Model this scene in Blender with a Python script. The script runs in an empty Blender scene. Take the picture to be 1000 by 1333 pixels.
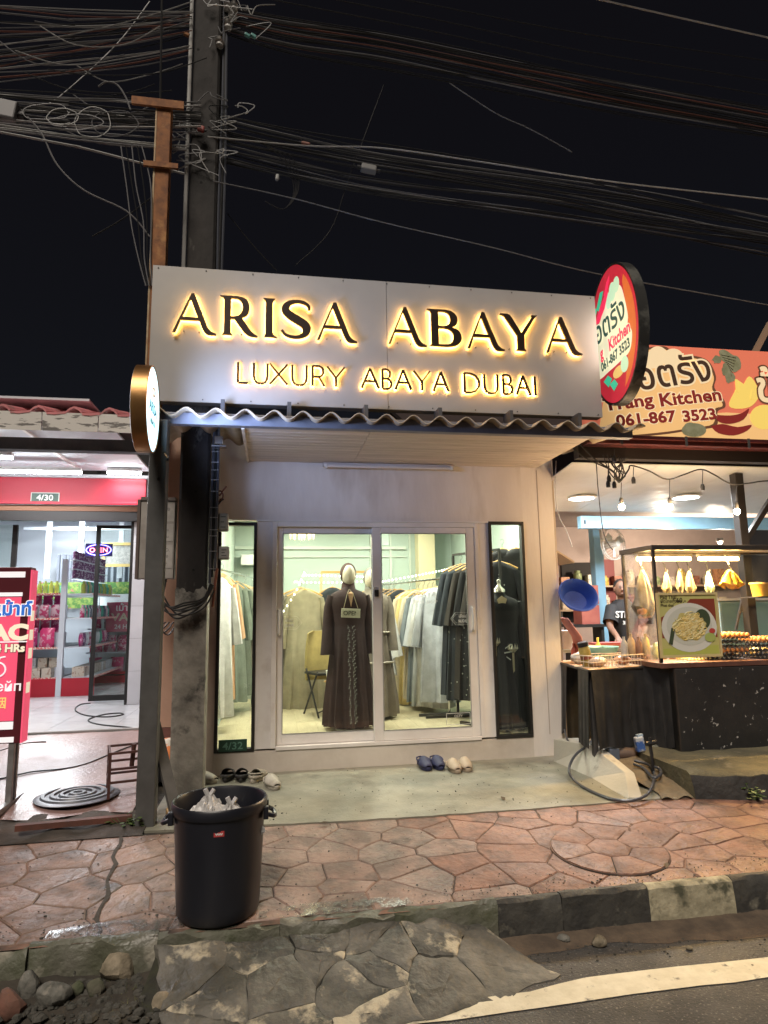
import bpy, math, random
import numpy as np
from mathutils import Vector, Matrix
random.seed(7)
SC = bpy.context.scene
COL = SC.collection
PI = math.pi

# ------------------------------------------------------------------ camera
FPX = 840.0                                   # focal length in pixels of the 1000 x 1333 photograph
YAW, PITCH, ROLL = (math.radians(a) for a in (9.86, 8.53, -0.91))
CAM = Vector((0.0, -6.0, 1.398))
_fw = Vector((math.sin(YAW)*math.cos(PITCH), math.cos(YAW)*math.cos(PITCH), math.sin(PITCH)))
_rt = Vector((math.cos(YAW), -math.sin(YAW), 0)); _up = _rt.cross(_fw)
RT = _rt*math.cos(ROLL) + _up*math.sin(ROLL)
UP = -_rt*math.sin(ROLL) + _up*math.cos(ROLL)
FW = _fw
cam = bpy.data.cameras.new('camera'); camo = bpy.data.objects.new('camera', cam); COL.objects.link(camo)
cam.sensor_fit = 'VERTICAL'; cam.sensor_height = 36.0; cam.lens = FPX/1333*36.0
cam.clip_start = 0.05; cam.clip_end = 2000
mw = Matrix(((RT.x, UP.x, -FW.x, CAM.x), (RT.y, UP.y, -FW.y, CAM.y), (RT.z, UP.z, -FW.z, CAM.z), (0, 0, 0, 1)))
camo.matrix_world = mw
SC.camera = camo

# ------------------------------------------------------------------ night sky, soft street light, exposure
world = bpy.data.worlds.new('World'); SC.world = world; world.use_nodes = True
wt = world.node_tree; bg = wt.nodes['Background']
sky = wt.nodes.new('ShaderNodeTexSky'); sky.sky_type = 'NISHITA'; sky.sun_disc = False
sky.sun_elevation = math.radians(52); sky.sun_rotation = math.radians(200); sky.air_density = 1.0; sky.dust_density = 2.0
wt.links.new(sky.outputs[0], bg.inputs['Color']); bg.inputs['Strength'].default_value = 0.0010
glow = wt.nodes.new('ShaderNodeBackground'); glow.inputs['Color'].default_value = (1.0, .62, .48, 1); glow.inputs['Strength'].default_value = 0.0015   # town light on the night haze
addn = wt.nodes.new('ShaderNodeAddShader'); wt.links.new(bg.outputs[0], addn.inputs[0]); wt.links.new(glow.outputs[0], addn.inputs[1]); wt.links.new(addn.outputs[0], wt.nodes['World Output'].inputs['Surface'])
sun = bpy.data.lights.new('street_glow', 'SUN'); suno = bpy.data.objects.new('street_glow', sun); COL.objects.link(suno)
sun.energy = 1.5; sun.angle = math.radians(22); sun.color = (1.0, 0.89, 0.77)
_el, _az = math.radians(52), math.radians(200)      # from behind the camera, a little to its left
suno.rotation_euler = Vector((math.sin(_az)*math.cos(_el), math.cos(_az)*math.cos(_el), math.sin(_el))).to_track_quat('Z', 'Y').to_euler()
SC.view_settings.view_transform = 'Standard'; SC.view_settings.look = 'None'
SC.view_settings.exposure = 1.0; SC.view_settings.gamma = 1.0; SC.view_settings.use_curve_mapping = False
cy = SC.cycles
cy.max_bounces = 8; cy.diffuse_bounces = 3; cy.glossy_bounces = 3; cy.transmission_bounces = 6; cy.transparent_max_bounces = 16
cy.caustics_reflective = False; cy.caustics_refractive = False; cy.sample_clamp_indirect = 4.0; cy.use_denoising = True

# ------------------------------------------------------------------ pixel of the photograph -> point of the place
def ray(px, py): return RT*((px-500)/FPX) - UP*((py-666.5)/FPX) + FW
def W(px, py, Y=0.0):
    d = ray(px, py); return CAM + d*((Y-CAM.y)/d.y)
def G(px, py, z=0.0):
    d = ray(px, py); return CAM + d*((z-CAM.z)/d.z)
def XP(px, py, x):
    d = ray(px, py); return CAM + d*((x-CAM.x)/d.x)

# ------------------------------------------------------------------ mesh builder
class MB:
    def __init__(s): s.v = []; s.f = []
    def add(s, vs, fs):
        n = len(s.v); s.v += [tuple(p) for p in vs]; s.f += [tuple(i+n for i in f) for f in fs]; return s
    def box(s, x0, x1, y0, y1, z0, z1):
        return s.add([(x0,y0,z0),(x1,y0,z0),(x1,y1,z0),(x0,y1,z0),(x0,y0,z1),(x1,y0,z1),(x1,y1,z1),(x0,y1,z1)],
                     [(0,3,2,1),(4,5,6,7),(0,1,5,4),(1,2,6,5),(2,3,7,6),(3,0,4,7)])
    def cbox(s, c, d, rz=0.0, rx=0.0, ry=0.0):
        m = Matrix.Rotation(rz, 3, 'Z') @ Matrix.Rotation(ry, 3, 'Y') @ Matrix.Rotation(rx, 3, 'X')
        c = Vector(c); hx, hy, hz = d[0]/2, d[1]/2, d[2]/2
        vs = [c + m @ Vector((x*hx, y*hy, z*hz)) for z in (-1,1) for x, y in ((-1,-1),(1,-1),(1,1),(-1,1))]
        return s.add(vs, [(0,3,2,1),(4,5,6,7),(0,1,5,4),(1,2,6,5),(2,3,7,6),(3,0,4,7)])
    def bar(s, a, b, w, h=None):                 # square bar between two points
        a, b = Vector(a), Vector(b); h = h or w; d = (b-a).normalized()
        t = Vector((0,0,1)) if abs(d.z) < .9 else Vector((0,1,0))
        p = d.cross(t).normalized(); q = p.cross(d)
        vs = [e + p*i*w/2 + q*j*h/2 for e in (a, b) for i, j in ((-1,-1),(1,-1),(1,1),(-1,1))]
        return s.add(vs, [(0,3,2,1),(4,5,6,7),(0,1,5,4),(1,2,6,5),(2,3,7,6),(3,0,4,7)])
    def tube(s, pts, r, n=6, cap=True, radii=None):
        pts = [Vector(p) for p in pts]; m = len(pts); rings = []
        prev = None
        for i, p in enumerate(pts):
            d = (pts[min(i+1, m-1)] - pts[max(i-1, 0)])
            d = d.normalized() if d.length > 1e-9 else Vector((0,0,1))
            if prev is None:
                t = Vector((0,0,1)) if abs(d.z) < .9 else Vector((1,0,0))
                u = d.cross(t).normalized()
            else:
                u = (prev - d*prev.dot(d))
                u = u.normalized() if u.length > 1e-6 else d.orthogonal().normalized()
            prev = u; w = d.cross(u); rr = radii[i] if radii else r
            rings.append([p + (u*math.cos(2*PI*k/n) + w*math.sin(2*PI*k/n))*rr for k in range(n)])
        return s.loft(rings, cap)
    def loft(s, rings, cap=True, closed=True):
        n = len(rings[0]); vs = [p for r in rings for p in r]; fs = []
        for i in range(len(rings)-1):
            for k in range(n if closed else n-1):
                a, b = i*n+k, i*n+(k+1) % n
                fs.append((a, b, b+n, a+n))
        if cap and closed:
            fs.append(tuple(range(n-1, -1, -1))); fs.append(tuple((len(rings)-1)*n+k for k in range(n)))
        return s.add(vs, fs)
    def lathe(s, prof, c=(0,0,0), n=24, sx=1.0, sy=1.0, cap=True, axis='Z'):
        rings = []
        for r, z in prof:
            ring = []
            for k in range(n):
                a = 2*PI*k/n; p = (r*sx*math.cos(a), r*sy*math.sin(a), z)
                if axis == 'Y': p = (p[0], p[2], -p[1])
                if axis == 'X': p = (p[2], p[0], p[1])
                ring.append((c[0]+p[0], c[1]+p[1], c[2]+p[2]))
            rings.append(ring)
        return s.loft(rings, cap)
    def ell(s, c, r, n=14, m=8, jit=0.0, rng=random):
        rings = []
        for i in range(m+1):
            t = PI*i/m; q = max(math.sin(t), 1e-3)
            rings.append([(c[0]+r[0]*q*math.cos(2*PI*k/n)*(1+rng.uniform(-jit, jit)), c[1]+r[1]*q*math.sin(2*PI*k/n)*(1+rng.uniform(-jit, jit)),
                           c[2]-r[2]*math.cos(t)*(1+rng.uniform(-jit, jit))) for k in range(n)])
        return s.loft(rings, True)
    def prism(s, poly, o, ux, uy, depth):        # polygon (2d) placed at o along ux, uy; thickness along -normal
        o, ux, uy = Vector(o), Vector(ux), Vector(uy); nrm = ux.cross(uy).normalized(); n = len(poly)
        f = [o + ux*x + uy*y for x, y in poly]; b = [p - nrm*depth for p in f]
        return s.add(f+b, [tuple(range(n)), tuple(range(2*n-1, n-1, -1))] + [(i, i+n, (i+1) % n+n, (i+1) % n) for i in range(n)])
    def quad(s, a, b, c, d): return s.add([a, b, c, d], [(0,1,2,3)])
    def grid(s, fn, nu, nv):
        vs = [fn(i/nu, j/nv) for j in range(nv+1) for i in range(nu+1)]
        return s.add(vs, [(j*(nu+1)+i, j*(nu+1)+i+1, (j+1)*(nu+1)+i+1, (j+1)*(nu+1)+i) for j in range(nv) for i in range(nu)])

def tag(o, label=None, cat=None, group=None, kind=None):
    if label: o['label'] = label
    if cat: o['category'] = cat
    if group: o['group'] = group
    if kind: o['kind'] = kind
    return o
def thing(name, label, cat, loc=(0,0,0), rz=0.0, group=None):
    o = bpy.data.objects.new(name, None); COL.objects.link(o); o.empty_display_size = .1
    o.location = loc; o.rotation_euler = (0, 0, rz)
    return tag(o, label, cat, group)
def origin(o):
    p = Vector((0,0,0))
    while o: p = p + o.location; o = o.parent
    return p
def obj(name, mb, mat, parent=None, smooth=False, bevel=0.0, local=False, sub=0, solid=0.0):
    """one mesh object; vertices are in world space unless local"""
    me = bpy.data.meshes.new(name)
    off = Vector((0,0,0)) if (local or parent is None) else origin(parent)
    me.from_pydata([(v[0]-off.x, v[1]-off.y, v[2]-off.z) for v in mb.v], [], mb.f); me.update()
    if smooth:
        me.polygons.foreach_set('use_smooth', [True]*len(me.polygons))
        try: me.set_sharp_from_angle(angle=math.radians(42))
        except Exception: pass
    o = bpy.data.objects.new(name, me); COL.objects.link(o)
    if mat: me.materials.append(mat)
    if parent: o.parent = parent
    if solid:
        m = o.modifiers.new('solid', 'SOLIDIFY'); m.thickness = solid; m.offset = 0
    if sub:
        m = o.modifiers.new('sub', 'SUBSURF'); m.levels = sub; m.render_levels = sub
    if bevel:
        m = o.modifiers.new('bevel', 'BEVEL'); m.width = bevel; m.segments = 2; m.limit_method = 'ANGLE'; m.angle_limit = math.radians(40)
    return o
def recentre(o):                                  # put a top-level mesh's origin at its base
    me = o.data; n = len(me.vertices)
    co = np.empty(n*3); me.vertices.foreach_get('co', co); co = co.reshape(-1, 3)
    c = np.array([(co[:,0].min()+co[:,0].max())/2, (co[:,1].min()+co[:,1].max())/2, co[:,2].min()])
    me.vertices.foreach_set('co', (co-c).ravel()); me.update(); o.location = c
    return o
def single(name, mb, mat, label, cat, group=None, **k):
    return tag(recentre(obj(name, mb, mat, **k)), label, cat, group)
def struct(name, mb, mat, parent=None, **k):
    o = obj(name, mb, mat, parent, **k)
    if parent is None: o['kind'] = 'structure'
    return o
def dup(root, loc=None, rz=None, label=None, mats=None):
    r = root.copy(); COL.objects.link(r)
    if loc is not None: r.location = loc
    if rz is not None: r.rotation_euler[2] = rz
    if label: r['label'] = label
    def rec(src, par):
        for ch in list(src.children):
            c = ch.copy(); COL.objects.link(c); c.parent = par
            if mats and ch.name.split('.')[0] in mats:
                c.data = c.data.copy(); c.data.materials[0] = mats[ch.name.split('.')[0]]
            rec(ch, c)
    rec(root, r)
    return r
def text(name, s, size, mat, parent, o, ux, uy, bold=0.0, extrude=0.0015, align='LEFT', sx=1.0, shear=0.0, label=None):
    """lettering as flat solid geometry; o is the start of the base line, ux/uy the writing directions"""
    c = bpy.data.curves.new('t', 'FONT'); c.body = s; c.size = 1.0; c.offset = bold; c.align_x = align; c.extrude = 0.5; c.resolution_u = 3
    c.shear = shear
    t = bpy.data.objects.new('t', c); COL.objects.link(t)
    me0 = bpy.data.meshes.new_from_object(t.evaluated_get(bpy.context.evaluated_depsgraph_get()))
    ux, uy = Vector(ux).normalized(), Vector(uy).normalized(); nz = ux.cross(uy)
    o = Vector(o); mb = MB()
    mb.v = [tuple(o + ux*v.co.x*size*sx + uy*v.co.y*size + nz*v.co.z*2*extrude) for v in me0.vertices]
    mb.f = [tuple(p.vertices) for p in me0.polygons]
    bpy.data.objects.remove(t); bpy.data.meshes.remove(me0); bpy.data.curves.remove(c)
    r = obj(name, mb, mat, parent)
    if label: r['label'] = label
    return r

# ------------------------------------------------------------------ materials
MATS = {}
def M(name, col, rough=.6, metal=0.0, col2=None, scale=6.0, lo=.35, hi=.65, bump=0.0, bscale=40.0, spec=.5, detail=4.0,
      col3=None, scale3=2.0, lo3=.55, hi3=.7, rough2=None, rand=0.0, coat=0.0, stretch=(1,1,1), trans=0.0, sub=0.0):
    if name in MATS: return MATS[name]
    m = bpy.data.materials.new(name); m.use_nodes = True; t = m.node_tree; N = t.nodes; L = t.links
    b = N['Principled BSDF']
    b.inputs['Roughness'].default_value = rough; b.inputs['Metallic'].default_value = metal
    b.inputs['Base Color'].default_value = (*col, 1); b.inputs['Specular IOR Level'].default_value = spec
    if coat: b.inputs['Coat Weight'].default_value = coat
    if trans: b.inputs['Transmission Weight'].default_value = trans
    vec = None
    if col2 or bump or col3 or rand or rough2 is not None:
        tc = N.new('ShaderNodeTexCoord'); oi = N.new('ShaderNodeObjectInfo')
        mu = N.new('ShaderNodeMath'); mu.operation = 'MULTIPLY'; mu.inputs[1].default_value = 37.0; L.new(oi.outputs['Random'], mu.inputs[0])
        ad = N.new('ShaderNodeVectorMath'); ad.operation = 'ADD'; L.new(tc.outputs['Object'], ad.inputs[0]); L.new(mu.outputs[0], ad.inputs[1])
        mp = N.new('ShaderNodeVectorMath'); mp.operation = 'MULTIPLY'; L.new(ad.outputs[0], mp.inputs[0]); mp.inputs[1].default_value = stretch
        vec = mp.outputs[0]
    def noise(sc, lo, hi, det=detail):
        n = N.new('ShaderNodeTexNoise'); n.inputs['Scale'].default_value = sc; n.inputs['Detail'].default_value = det; n.inputs['Roughness'].default_value = .62
        L.new(vec, n.inputs['Vector'])
        r = N.new('ShaderNodeMapRange'); r.inputs[1].default_value = lo; r.inputs[2].default_value = hi
        L.new(n.outputs[0], r.inputs[0]); return r.outputs[0]
    def mix(f, a, c2):
        x = N.new('ShaderNodeMix'); x.data_type = 'RGBA'
        L.new(f, x.inputs[0])
        if isinstance(a, tuple): x.inputs[6].default_value = (*a, 1)
        else: L.new(a, x.inputs[6])
        x.inputs[7].default_value = (*c2, 1); return x.outputs[2]
    cur = col; f1 = None
    if col2: f1 = noise(scale, lo, hi); cur = mix(f1, cur, col2)
    if col3: cur = mix(noise(scale3, lo3, hi3), cur, col3)
    if rand:
        h = N.new('ShaderNodeHueSaturation'); r = N.new('ShaderNodeMapRange'); r.inputs[3].default_value = 1-rand; r.inputs[4].default_value = 1+rand
        L.new(oi.outputs['Random'], r.inputs[0]); L.new(r.outputs[0], h.inputs['Value'])
        if isinstance(cur, tuple): h.inputs['Color'].default_value = (*cur, 1)
        else: L.new(cur, h.inputs['Color'])
        cur = h.outputs[0]
    if not isinstance(cur, tuple): L.new(cur, b.inputs['Base Color'])
    if rough2 is not None:
        r = N.new('ShaderNodeMapRange'); r.inputs[3].default_value = rough; r.inputs[4].default_value = rough2
        L.new(noise(scale*.6, .38, .62), r.inputs[0]); L.new(r.outputs[0], b.inputs['Roughness'])
    if bump:
        n = N.new('ShaderNodeTexNoise'); n.inputs['Scale'].default_value = bscale; n.inputs['Detail'].default_value = 5; L.new(vec, n.inputs['Vector'])
        bp = N.new('ShaderNodeBump'); bp.inputs['Strength'].default_value = 1.0; bp.inputs['Distance'].default_value = bump
        L.new(n.outputs[0], bp.inputs['Height']); L.new(bp.outputs[0], b.inputs['Normal'])
    MATS[name] = m; return m
def EM(name, col, strength):                      # a lamp's own surface, or print with an added glow
    if name in MATS: return MATS[name]
    m = bpy.data.materials.new(name); m.use_nodes = True; b = m.node_tree.nodes['Principled BSDF']
    b.inputs['Base Color'].default_value = (.8, .8, .8, 1); b.inputs['Emission Color'].default_value = (*col, 1); b.inputs['Emission Strength'].default_value = strength
    MATS[name] = m; return m
def GLASS(name, tint=(.93, .98, .95), refl=1.0, dirt=0.0, ior=1.5):
    if name in MATS: return MATS[name]
    m = bpy.data.materials.new(name); m.use_nodes = True; t = m.node_tree; N = t.nodes; L = t.links; N.clear()
    out = N.new('ShaderNodeOutputMaterial'); tr = N.new('ShaderNodeBsdfTransparent'); gl = N.new('ShaderNodeBsdfGlossy')
    tr.inputs[0].default_value = (*tint, 1); gl.inputs['Roughness'].default_value = .03; gl.inputs[0].default_value = (refl,)*3+(1,)
    fr = N.new('ShaderNodeFresnel'); ge = N.new('ShaderNodeNewGeometry'); mr = N.new('ShaderNodeMapRange'); mr.inputs[3].default_value = ior; mr.inputs[4].default_value = 1/ior   # same reflection leaving the pane as entering it
    L.new(ge.outputs['Backfacing'], mr.inputs[0]); L.new(mr.outputs[0], fr.inputs[0])
    mx = N.new('ShaderNodeMixShader'); L.new(fr.outputs[0], mx.inputs[0]); L.new(tr.outputs[0], mx.inputs[1]); L.new(gl.outputs[0], mx.inputs[2])
    last = mx.outputs[0]
    if dirt:
        df = N.new('ShaderNodeBsdfDiffuse'); df.inputs[0].default_value = (.7, .7, .66, 1)
        tc = N.new('ShaderNodeTexCoord'); ns = N.new('ShaderNodeTexNoise'); ns.inputs['Scale'].default_value = 5; ns.inputs['Detail'].default_value = 6
        L.new(tc.outputs['Object'], ns.inputs['Vector'])
        r = N.new('ShaderNodeMapRange'); r.inputs[1].default_value = .4; r.inputs[2].default_value = .8; r.inputs[4].default_value = dirt; L.new(ns.outputs[0], r.inputs[0])
        m2 = N.new('ShaderNodeMixShader'); L.new(r.outputs[0], m2.inputs[0]); L.new(last, m2.inputs[1]); L.new(df.outputs[0], m2.inputs[2]); last = m2.outputs[0]
    L.new(last, out.inputs[0]); MATS[name] = m; return m
def lamp(name, kind, loc, energy, col, size=.1, size_y=None, aim=None, parent=None):
    l = bpy.data.lights.new(name, kind); l.energy = energy; l.color = col
    if kind == 'AREA':
        l.size = size
        if size_y: l.shape = 'RECTANGLE'; l.size_y = size_y
    else: l.shadow_soft_size = size
    o = bpy.data.objects.new(name, l); COL.objects.link(o)
    o.location = Vector(loc) - (origin(parent) if parent else Vector((0,0,0)))
    if aim is not None: o.rotation_euler = Vector(aim).to_track_quat('-Z', 'Y').to_euler()
    if parent: o.parent = parent
    return o

# shared materials
DARKSTEEL = M('dark_steel_paint', (.06,.06,.065), .5, .2, (.09,.085,.08), 9, bump=.0006)
GREYSTEEL = M('grey_steel_paint', (.10,.10,.098), .5, .15, (.07,.07,.068), 5, bump=.0006, bscale=25)
RUST = M('rusty_steel', (.30,.13,.05), .8, .2, (.16,.07,.035), 14, bump=.001, col3=(.42,.22,.09), scale3=6)
WHITEPAINT = M('white_upvc', (.74,.71,.68), .38, 0, (.66,.62,.59), 3, col3=(.56,.51,.46), scale3=4, lo3=.60, hi3=.8)
BLACKPLASTIC = M('black_plastic', (.012,.012,.014), .38, 0, (.02,.02,.022), 5, bump=.0005, bscale=60)
BLACKRUBBER = M('black_rubber_cable', (.018,.018,.018), .55)
BLACKPAINT = M('black_frame_paint', (.014,.013,.012), .45)
CLEAR = GLASS('clear_glass', (.93,.97,.945))
CHROME = M('polished_steel', (.6,.6,.6), .18, 1.0)
WHITEPLASTIC = M('white_plastic', (.75,.75,.73), .4)
# ================================================================== the ground
ZR = -0.245                                       # road
def zs(y):                                        # pavement falls gently to the kerb
    return 0.0 if y > -1.44 else -0.06*(-1.44-y)/1.2 if y > -2.64 else -0.06
EARTH = M('dark_earth', (.05,.042,.032), .95, 0, (.025,.022,.018), 7, bump=.01, bscale=30)
struct('ground', MB().box(-300, 300, -300, 300, -1.2, -.40), EARTH)
ASPHALT = M('worn_asphalt', (.07,.067,.063), .85, 0, (.032,.031,.031), 2.2, bump=.010, bscale=90, col3=(.17,.16,.145), scale3=75, lo3=.58, hi3=.68, rough2=.55)
def road_pt(u, v):
    return (-14+30*u, -40+37.2*v, ZR)
struct('road', MB().box(-60, 60, -60, -2.71, -.39, ZR), ASPHALT)
LINEP = M('worn_road_paint', (.62,.57,.44), .7, 0, (.50,.45,.33), 10, bump=.002, bscale=90, col3=(.10,.09,.08), scale3=16, lo3=.62, hi3=.74)
LU = [G(*q, ZR) for q in ((430,1331),(520,1316),(600,1304),(708,1290),(740,1276),(860,1262),(1000,1248))]; LL = [G(*q, ZR) for q in ((430,1352),(520,1338),(600,1327),(680,1316),(800,1299),(1000,1274))]
LXU, LYU = [p.x for p in LU]+[9], [p.y for p in LU]+[LU[-1].y+.05]; LXL, LYL = [p.x for p in LL]+[9], [p.y for p in LL]+[LL[-1].y+.05]
mb = MB(); top, bot = [], []
rr = random.Random(3)
for i in range(60):
    t = i/59; x = -.6 + 9*t*t + 1.6*t
    yu = float(np.interp(x, LXU, LYU)) + rr.uniform(-.005, .005); yl = float(np.interp(x, LXL, LYL)) + rr.uniform(-.005, .005)
    top.append((x, max(yu, yl+.012), ZR+.004)); bot.append((x, yl, ZR+.004))
for i in range(59): mb.quad(bot[i], bot[i+1], top[i+1], top[i])
struct('road_marking', mb, LINEP)
# dirt washed up along the kerb
DIRT = M('washed_up_dirt', (.13,.095,.065), .95, 0, (.07,.052,.038), 9, bump=.006, bscale=70)
mb = MB(); n = 70; rows = []
for i in range(n+1):
    x = .9 + 8*i/n; w = .17 + .05*math.sin(x*3.1) + rr.uniform(-.02, .02)
    rows.append([(x, -2.672, ZR+.03), (x, -2.72, ZR+.022), (x, -2.672-w*.7, ZR+.010), (x, -2.672-w, ZR+.0015)])
mb.loft(rows, False, False); struct('gutter', mb, DIRT, smooth=True)

# ---- stamped concrete pavement: a bed, and every stamped stone a piece of its own
BED = M('pavement_joint', (.20,.115,.08), .9, 0, (.035,.026,.021), 2.4, lo=.42, hi=.58, bump=.003)
mb = MB(); mb.grid(lambda u, v: (-9+18*u, -1.44-1.22*v, zs(-1.44-1.22*v)-.0055), 20, 6)
mb.box(-9, 9, -2.64, -1.44, -.39, -.085)
pavement = struct('pavement', mb, BED)
STONE = M('stamped_concrete', (.27,.140,.095), .72, 0, (.15,.078,.056), 5, lo=.40, hi=.60, bump=.020, bscale=19, col3=(.060,.042,.034), scale3=3.4, lo3=.56, hi3=.72, rand=.12, rough2=.48, detail=9)
STONE2 = M('stamped_concrete_pale', (.265,.175,.138), .72, 0, (.145,.10,.08), 5, lo=.40, hi=.60, bump=.020, bscale=19, col3=(.065,.052,.045), scale3=3.2, lo3=.55, hi3=.70, rand=.12, rough2=.45, detail=9)
def clip(poly, px, py, nx, ny):                   # keep the side where (p-P).n <= 0
    out = []
    for i in range(len(poly)):
        a, b = poly[i], poly[(i+1) % len(poly)]
        da, db = (a[0]-px)*nx+(a[1]-py)*ny, (b[0]-px)*nx+(b[1]-py)*ny
        if da <= 0: out.append(a)
        if da*db < 0:
            t = da/(da-db); out.append((a[0]+(b[0]-a[0])*t, a[1]+(b[1]-a[1])*t))
    return out
def voronoi(seeds, box):
    cells = []
    for i, (x, y) in enumerate(seeds):
        poly = box if isinstance(box, list) else [(box[0],box[2]),(box[1],box[2]),(box[1],box[3]),(box[0],box[3])]
        for j, (u, v) in enumerate(seeds):
            if i == j: continue
            dx, dy = u-x, v-y; d = math.hypot(dx, dy)
            if d > 2.2: continue
            poly = clip(poly, (x+u)/2, (y+v)/2, dx/d, dy/d)
            if len(poly) < 3: break
        cells.append(poly)
    return cells
def shrink(poly, e):
    cx = sum(p[0] for p in poly)/len(poly); cyy = sum(p[1] for p in poly)/len(poly); out = list(poly)
    for i in range(len(poly)):
        a, b = poly[i], poly[(i+1) % len(poly)]; dx, dy = b[0]-a[0], b[1]-a[1]; d = math.hypot(dx, dy)
        if d < 1e-6: continue
        out = clip(out, a[0]-dy/d*e, a[1]+dx/d*e, dy/d, -dx/d)
        if len(out) < 3: return []
    return out
def wobble(poly, rng, step=.09, amp=.006):       # uneven hand-pressed edges
    out = []
    for i in range(len(poly)):
        a, b = poly[i], poly[(i+1) % len(poly)]; d = math.hypot(b[0]-a[0], b[1]-a[1]); k = max(1, int(d/step))
        for j in range(k):
            t = j/k; w = amp if j else amp*.4
            out.append((a[0]+(b[0]-a[0])*t+rng.uniform(-w, w), a[1]+(b[1]-a[1])*t+rng.uniform(-w, w)))
    return out
def slab(poly, ztop, th, ch=.008, rng=random, dome=.004, zf=None, rough=0.0):
    """a slab with chamfered rim and slightly uneven top"""
    cx = sum(p[0] for p in poly)/len(poly); cyy = sum(p[1] for p in poly)/len(poly); n = len(poly)
    zf = zf or (lambda x, y: 0.0); m = MB()
    def ring(k, dz):
        return [(cx+(x-cx)*k, cyy+(y-cyy)*k, ztop+zf(cx+(x-cx)*k, cyy+(y-cyy)*k)+dz) for x, y in poly]
    size = sum(math.hypot(x-cx, y-cyy) for x, y in poly)/n; k1 = 1-ch/size
    rings = [ring(1, -th), ring(1, -ch*.8), ring(k1, 0), ring(k1*.62, dome*rng.uniform(.2, 1.2))]
    if rough:
        rings = rings[:3] + [[(x, y, z+rng.uniform(-rough, rough)) for x, y, z in ring(k1*k, dome)] for k in (.86, .7, .54, .38, .2)]
        rings[2] = [(x, y, z+rng.uniform(-rough*1.6, 0)) for x, y, z in rings[2]]
    vs = [p for r in rings for p in r]; fs = []; nr = len(rings)-1
    for i in range(nr):
        for k in range(n): fs.append((i*n+k, i*n+(k+1) % n, (i+1)*n+(k+1) % n, (i+1)*n+k))
    vs.append((cx, cyy, ztop+zf(cx, cyy)+dome*rng.uniform(.2, 1.3))); fs += [(nr*n+k, nr*n+(k+1) % n, (nr+1)*n) for k in range(n)]
    return m.add(vs, fs)
from mathutils import noise as mnoise
def warp(poly, a, f=4.2, lim=True):              # one smooth field bends every joint, so neighbours keep their gap
    out = []
    for x, y in poly:
        k = min(1, max(0, (-1.445-y)/.06))*min(1, max(0, (y+2.62)/.06)) if lim else 1
        out.append((x+a*k*mnoise.noise((x*f, y*f, 1.7)), y+a*k*mnoise.noise((x*f, y*f, 9.3))))
    return out
rs = random.Random(11); seeds = []
xs = -2.6
rows_y = [-1.54, -1.74, -1.95, -2.16, -2.36, -2.55]
for r, yy in enumerate(rows_y):
    x = -2.7 + (r % 2)*.17
    while x < 5.4:
        seeds.append((x+rs.uniform(-.09, .09), yy+rs.uniform(-.07, .07))); x += rs.uniform(.20, .46)
COVER = Vector((1.98, -2.20)); CR = .335
for poly in voronoi(seeds, (-2.8, 5.5, -2.62, -1.445)):
    q = shrink(poly, .0032) if len(poly) > 2 else []
    if len(q) < 3: continue
    cx = sum(p[0] for p in q)/len(q); cyy = sum(p[1] for p in q)/len(q)
    if abs(cx) > 9: continue
    q = warp(wobble(q, rs, .045, .0022), .022)
    o = obj('stone', slab(q, rs.uniform(-.0012, .0012), .03, .006, rs, .0012, lambda x, y: zs(y)), STONE2 if cx < 1.05 + .25*math.sin(cyy*9) else STONE, pavement)
# control joint: a wandering saw-cut gap crossing the pavement on the left
mb = MB(); pts = [(-.93+.15*t+.012*math.sin(t*21)+rs.uniform(-.006,.006), -1.45-1.18*t) for t in np.linspace(0, 1, 24)]
L_, R_ = [], []
for i, (x, y) in enumerate(pts):
    L_.append((x-.010+rs.uniform(-.004,.004), y, zs(y)+.006)); R_.append((x+.010+rs.uniform(-.004,.004), y, zs(y)+.006))
mb.loft([L_, R_], False, False); obj('joint', mb, M('joint_mud', (.035,.03,.025), .95, 0, (.06,.05,.04), 20, bump=.004), pavement)
# round cover stamped into the pavement
cov = thing('manhole_cover', 'round stamped-concrete manhole cover set flush in the terracotta pavement near the striped kerb', 'manhole cover', (COVER.x, COVER.y, zs(COVER.y)))
circ = [(COVER.x+CR*1.014*math.cos(2*PI*k/40), COVER.y+CR*1.014*math.sin(2*PI*k/40)) for k in range(40)]
obj('ring', slab(circ, 0.0065, .01, .002, rs, 0, lambda x, y: zs(y)), BED, cov)
inner = [(COVER.x+CR*math.cos(2*PI*k/40), COVER.y+CR*math.sin(2*PI*k/40)) for k in range(40)]
cs = [(COVER.x+.02, COVER.y+.02)] + [(COVER.x+.24*math.cos(2*PI*k/7+.3), COVER.y+.24*math.sin(2*PI*k/7+.3)) for k in range(7)]
for poly in voronoi(cs, inner):
    q = shrink(poly, .0035)
    if len(q) > 2: obj('stone', slab(q, .0125, .012, .004, rs, .002, lambda x, y: zs(y)), STONE, cov, smooth=True)

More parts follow.
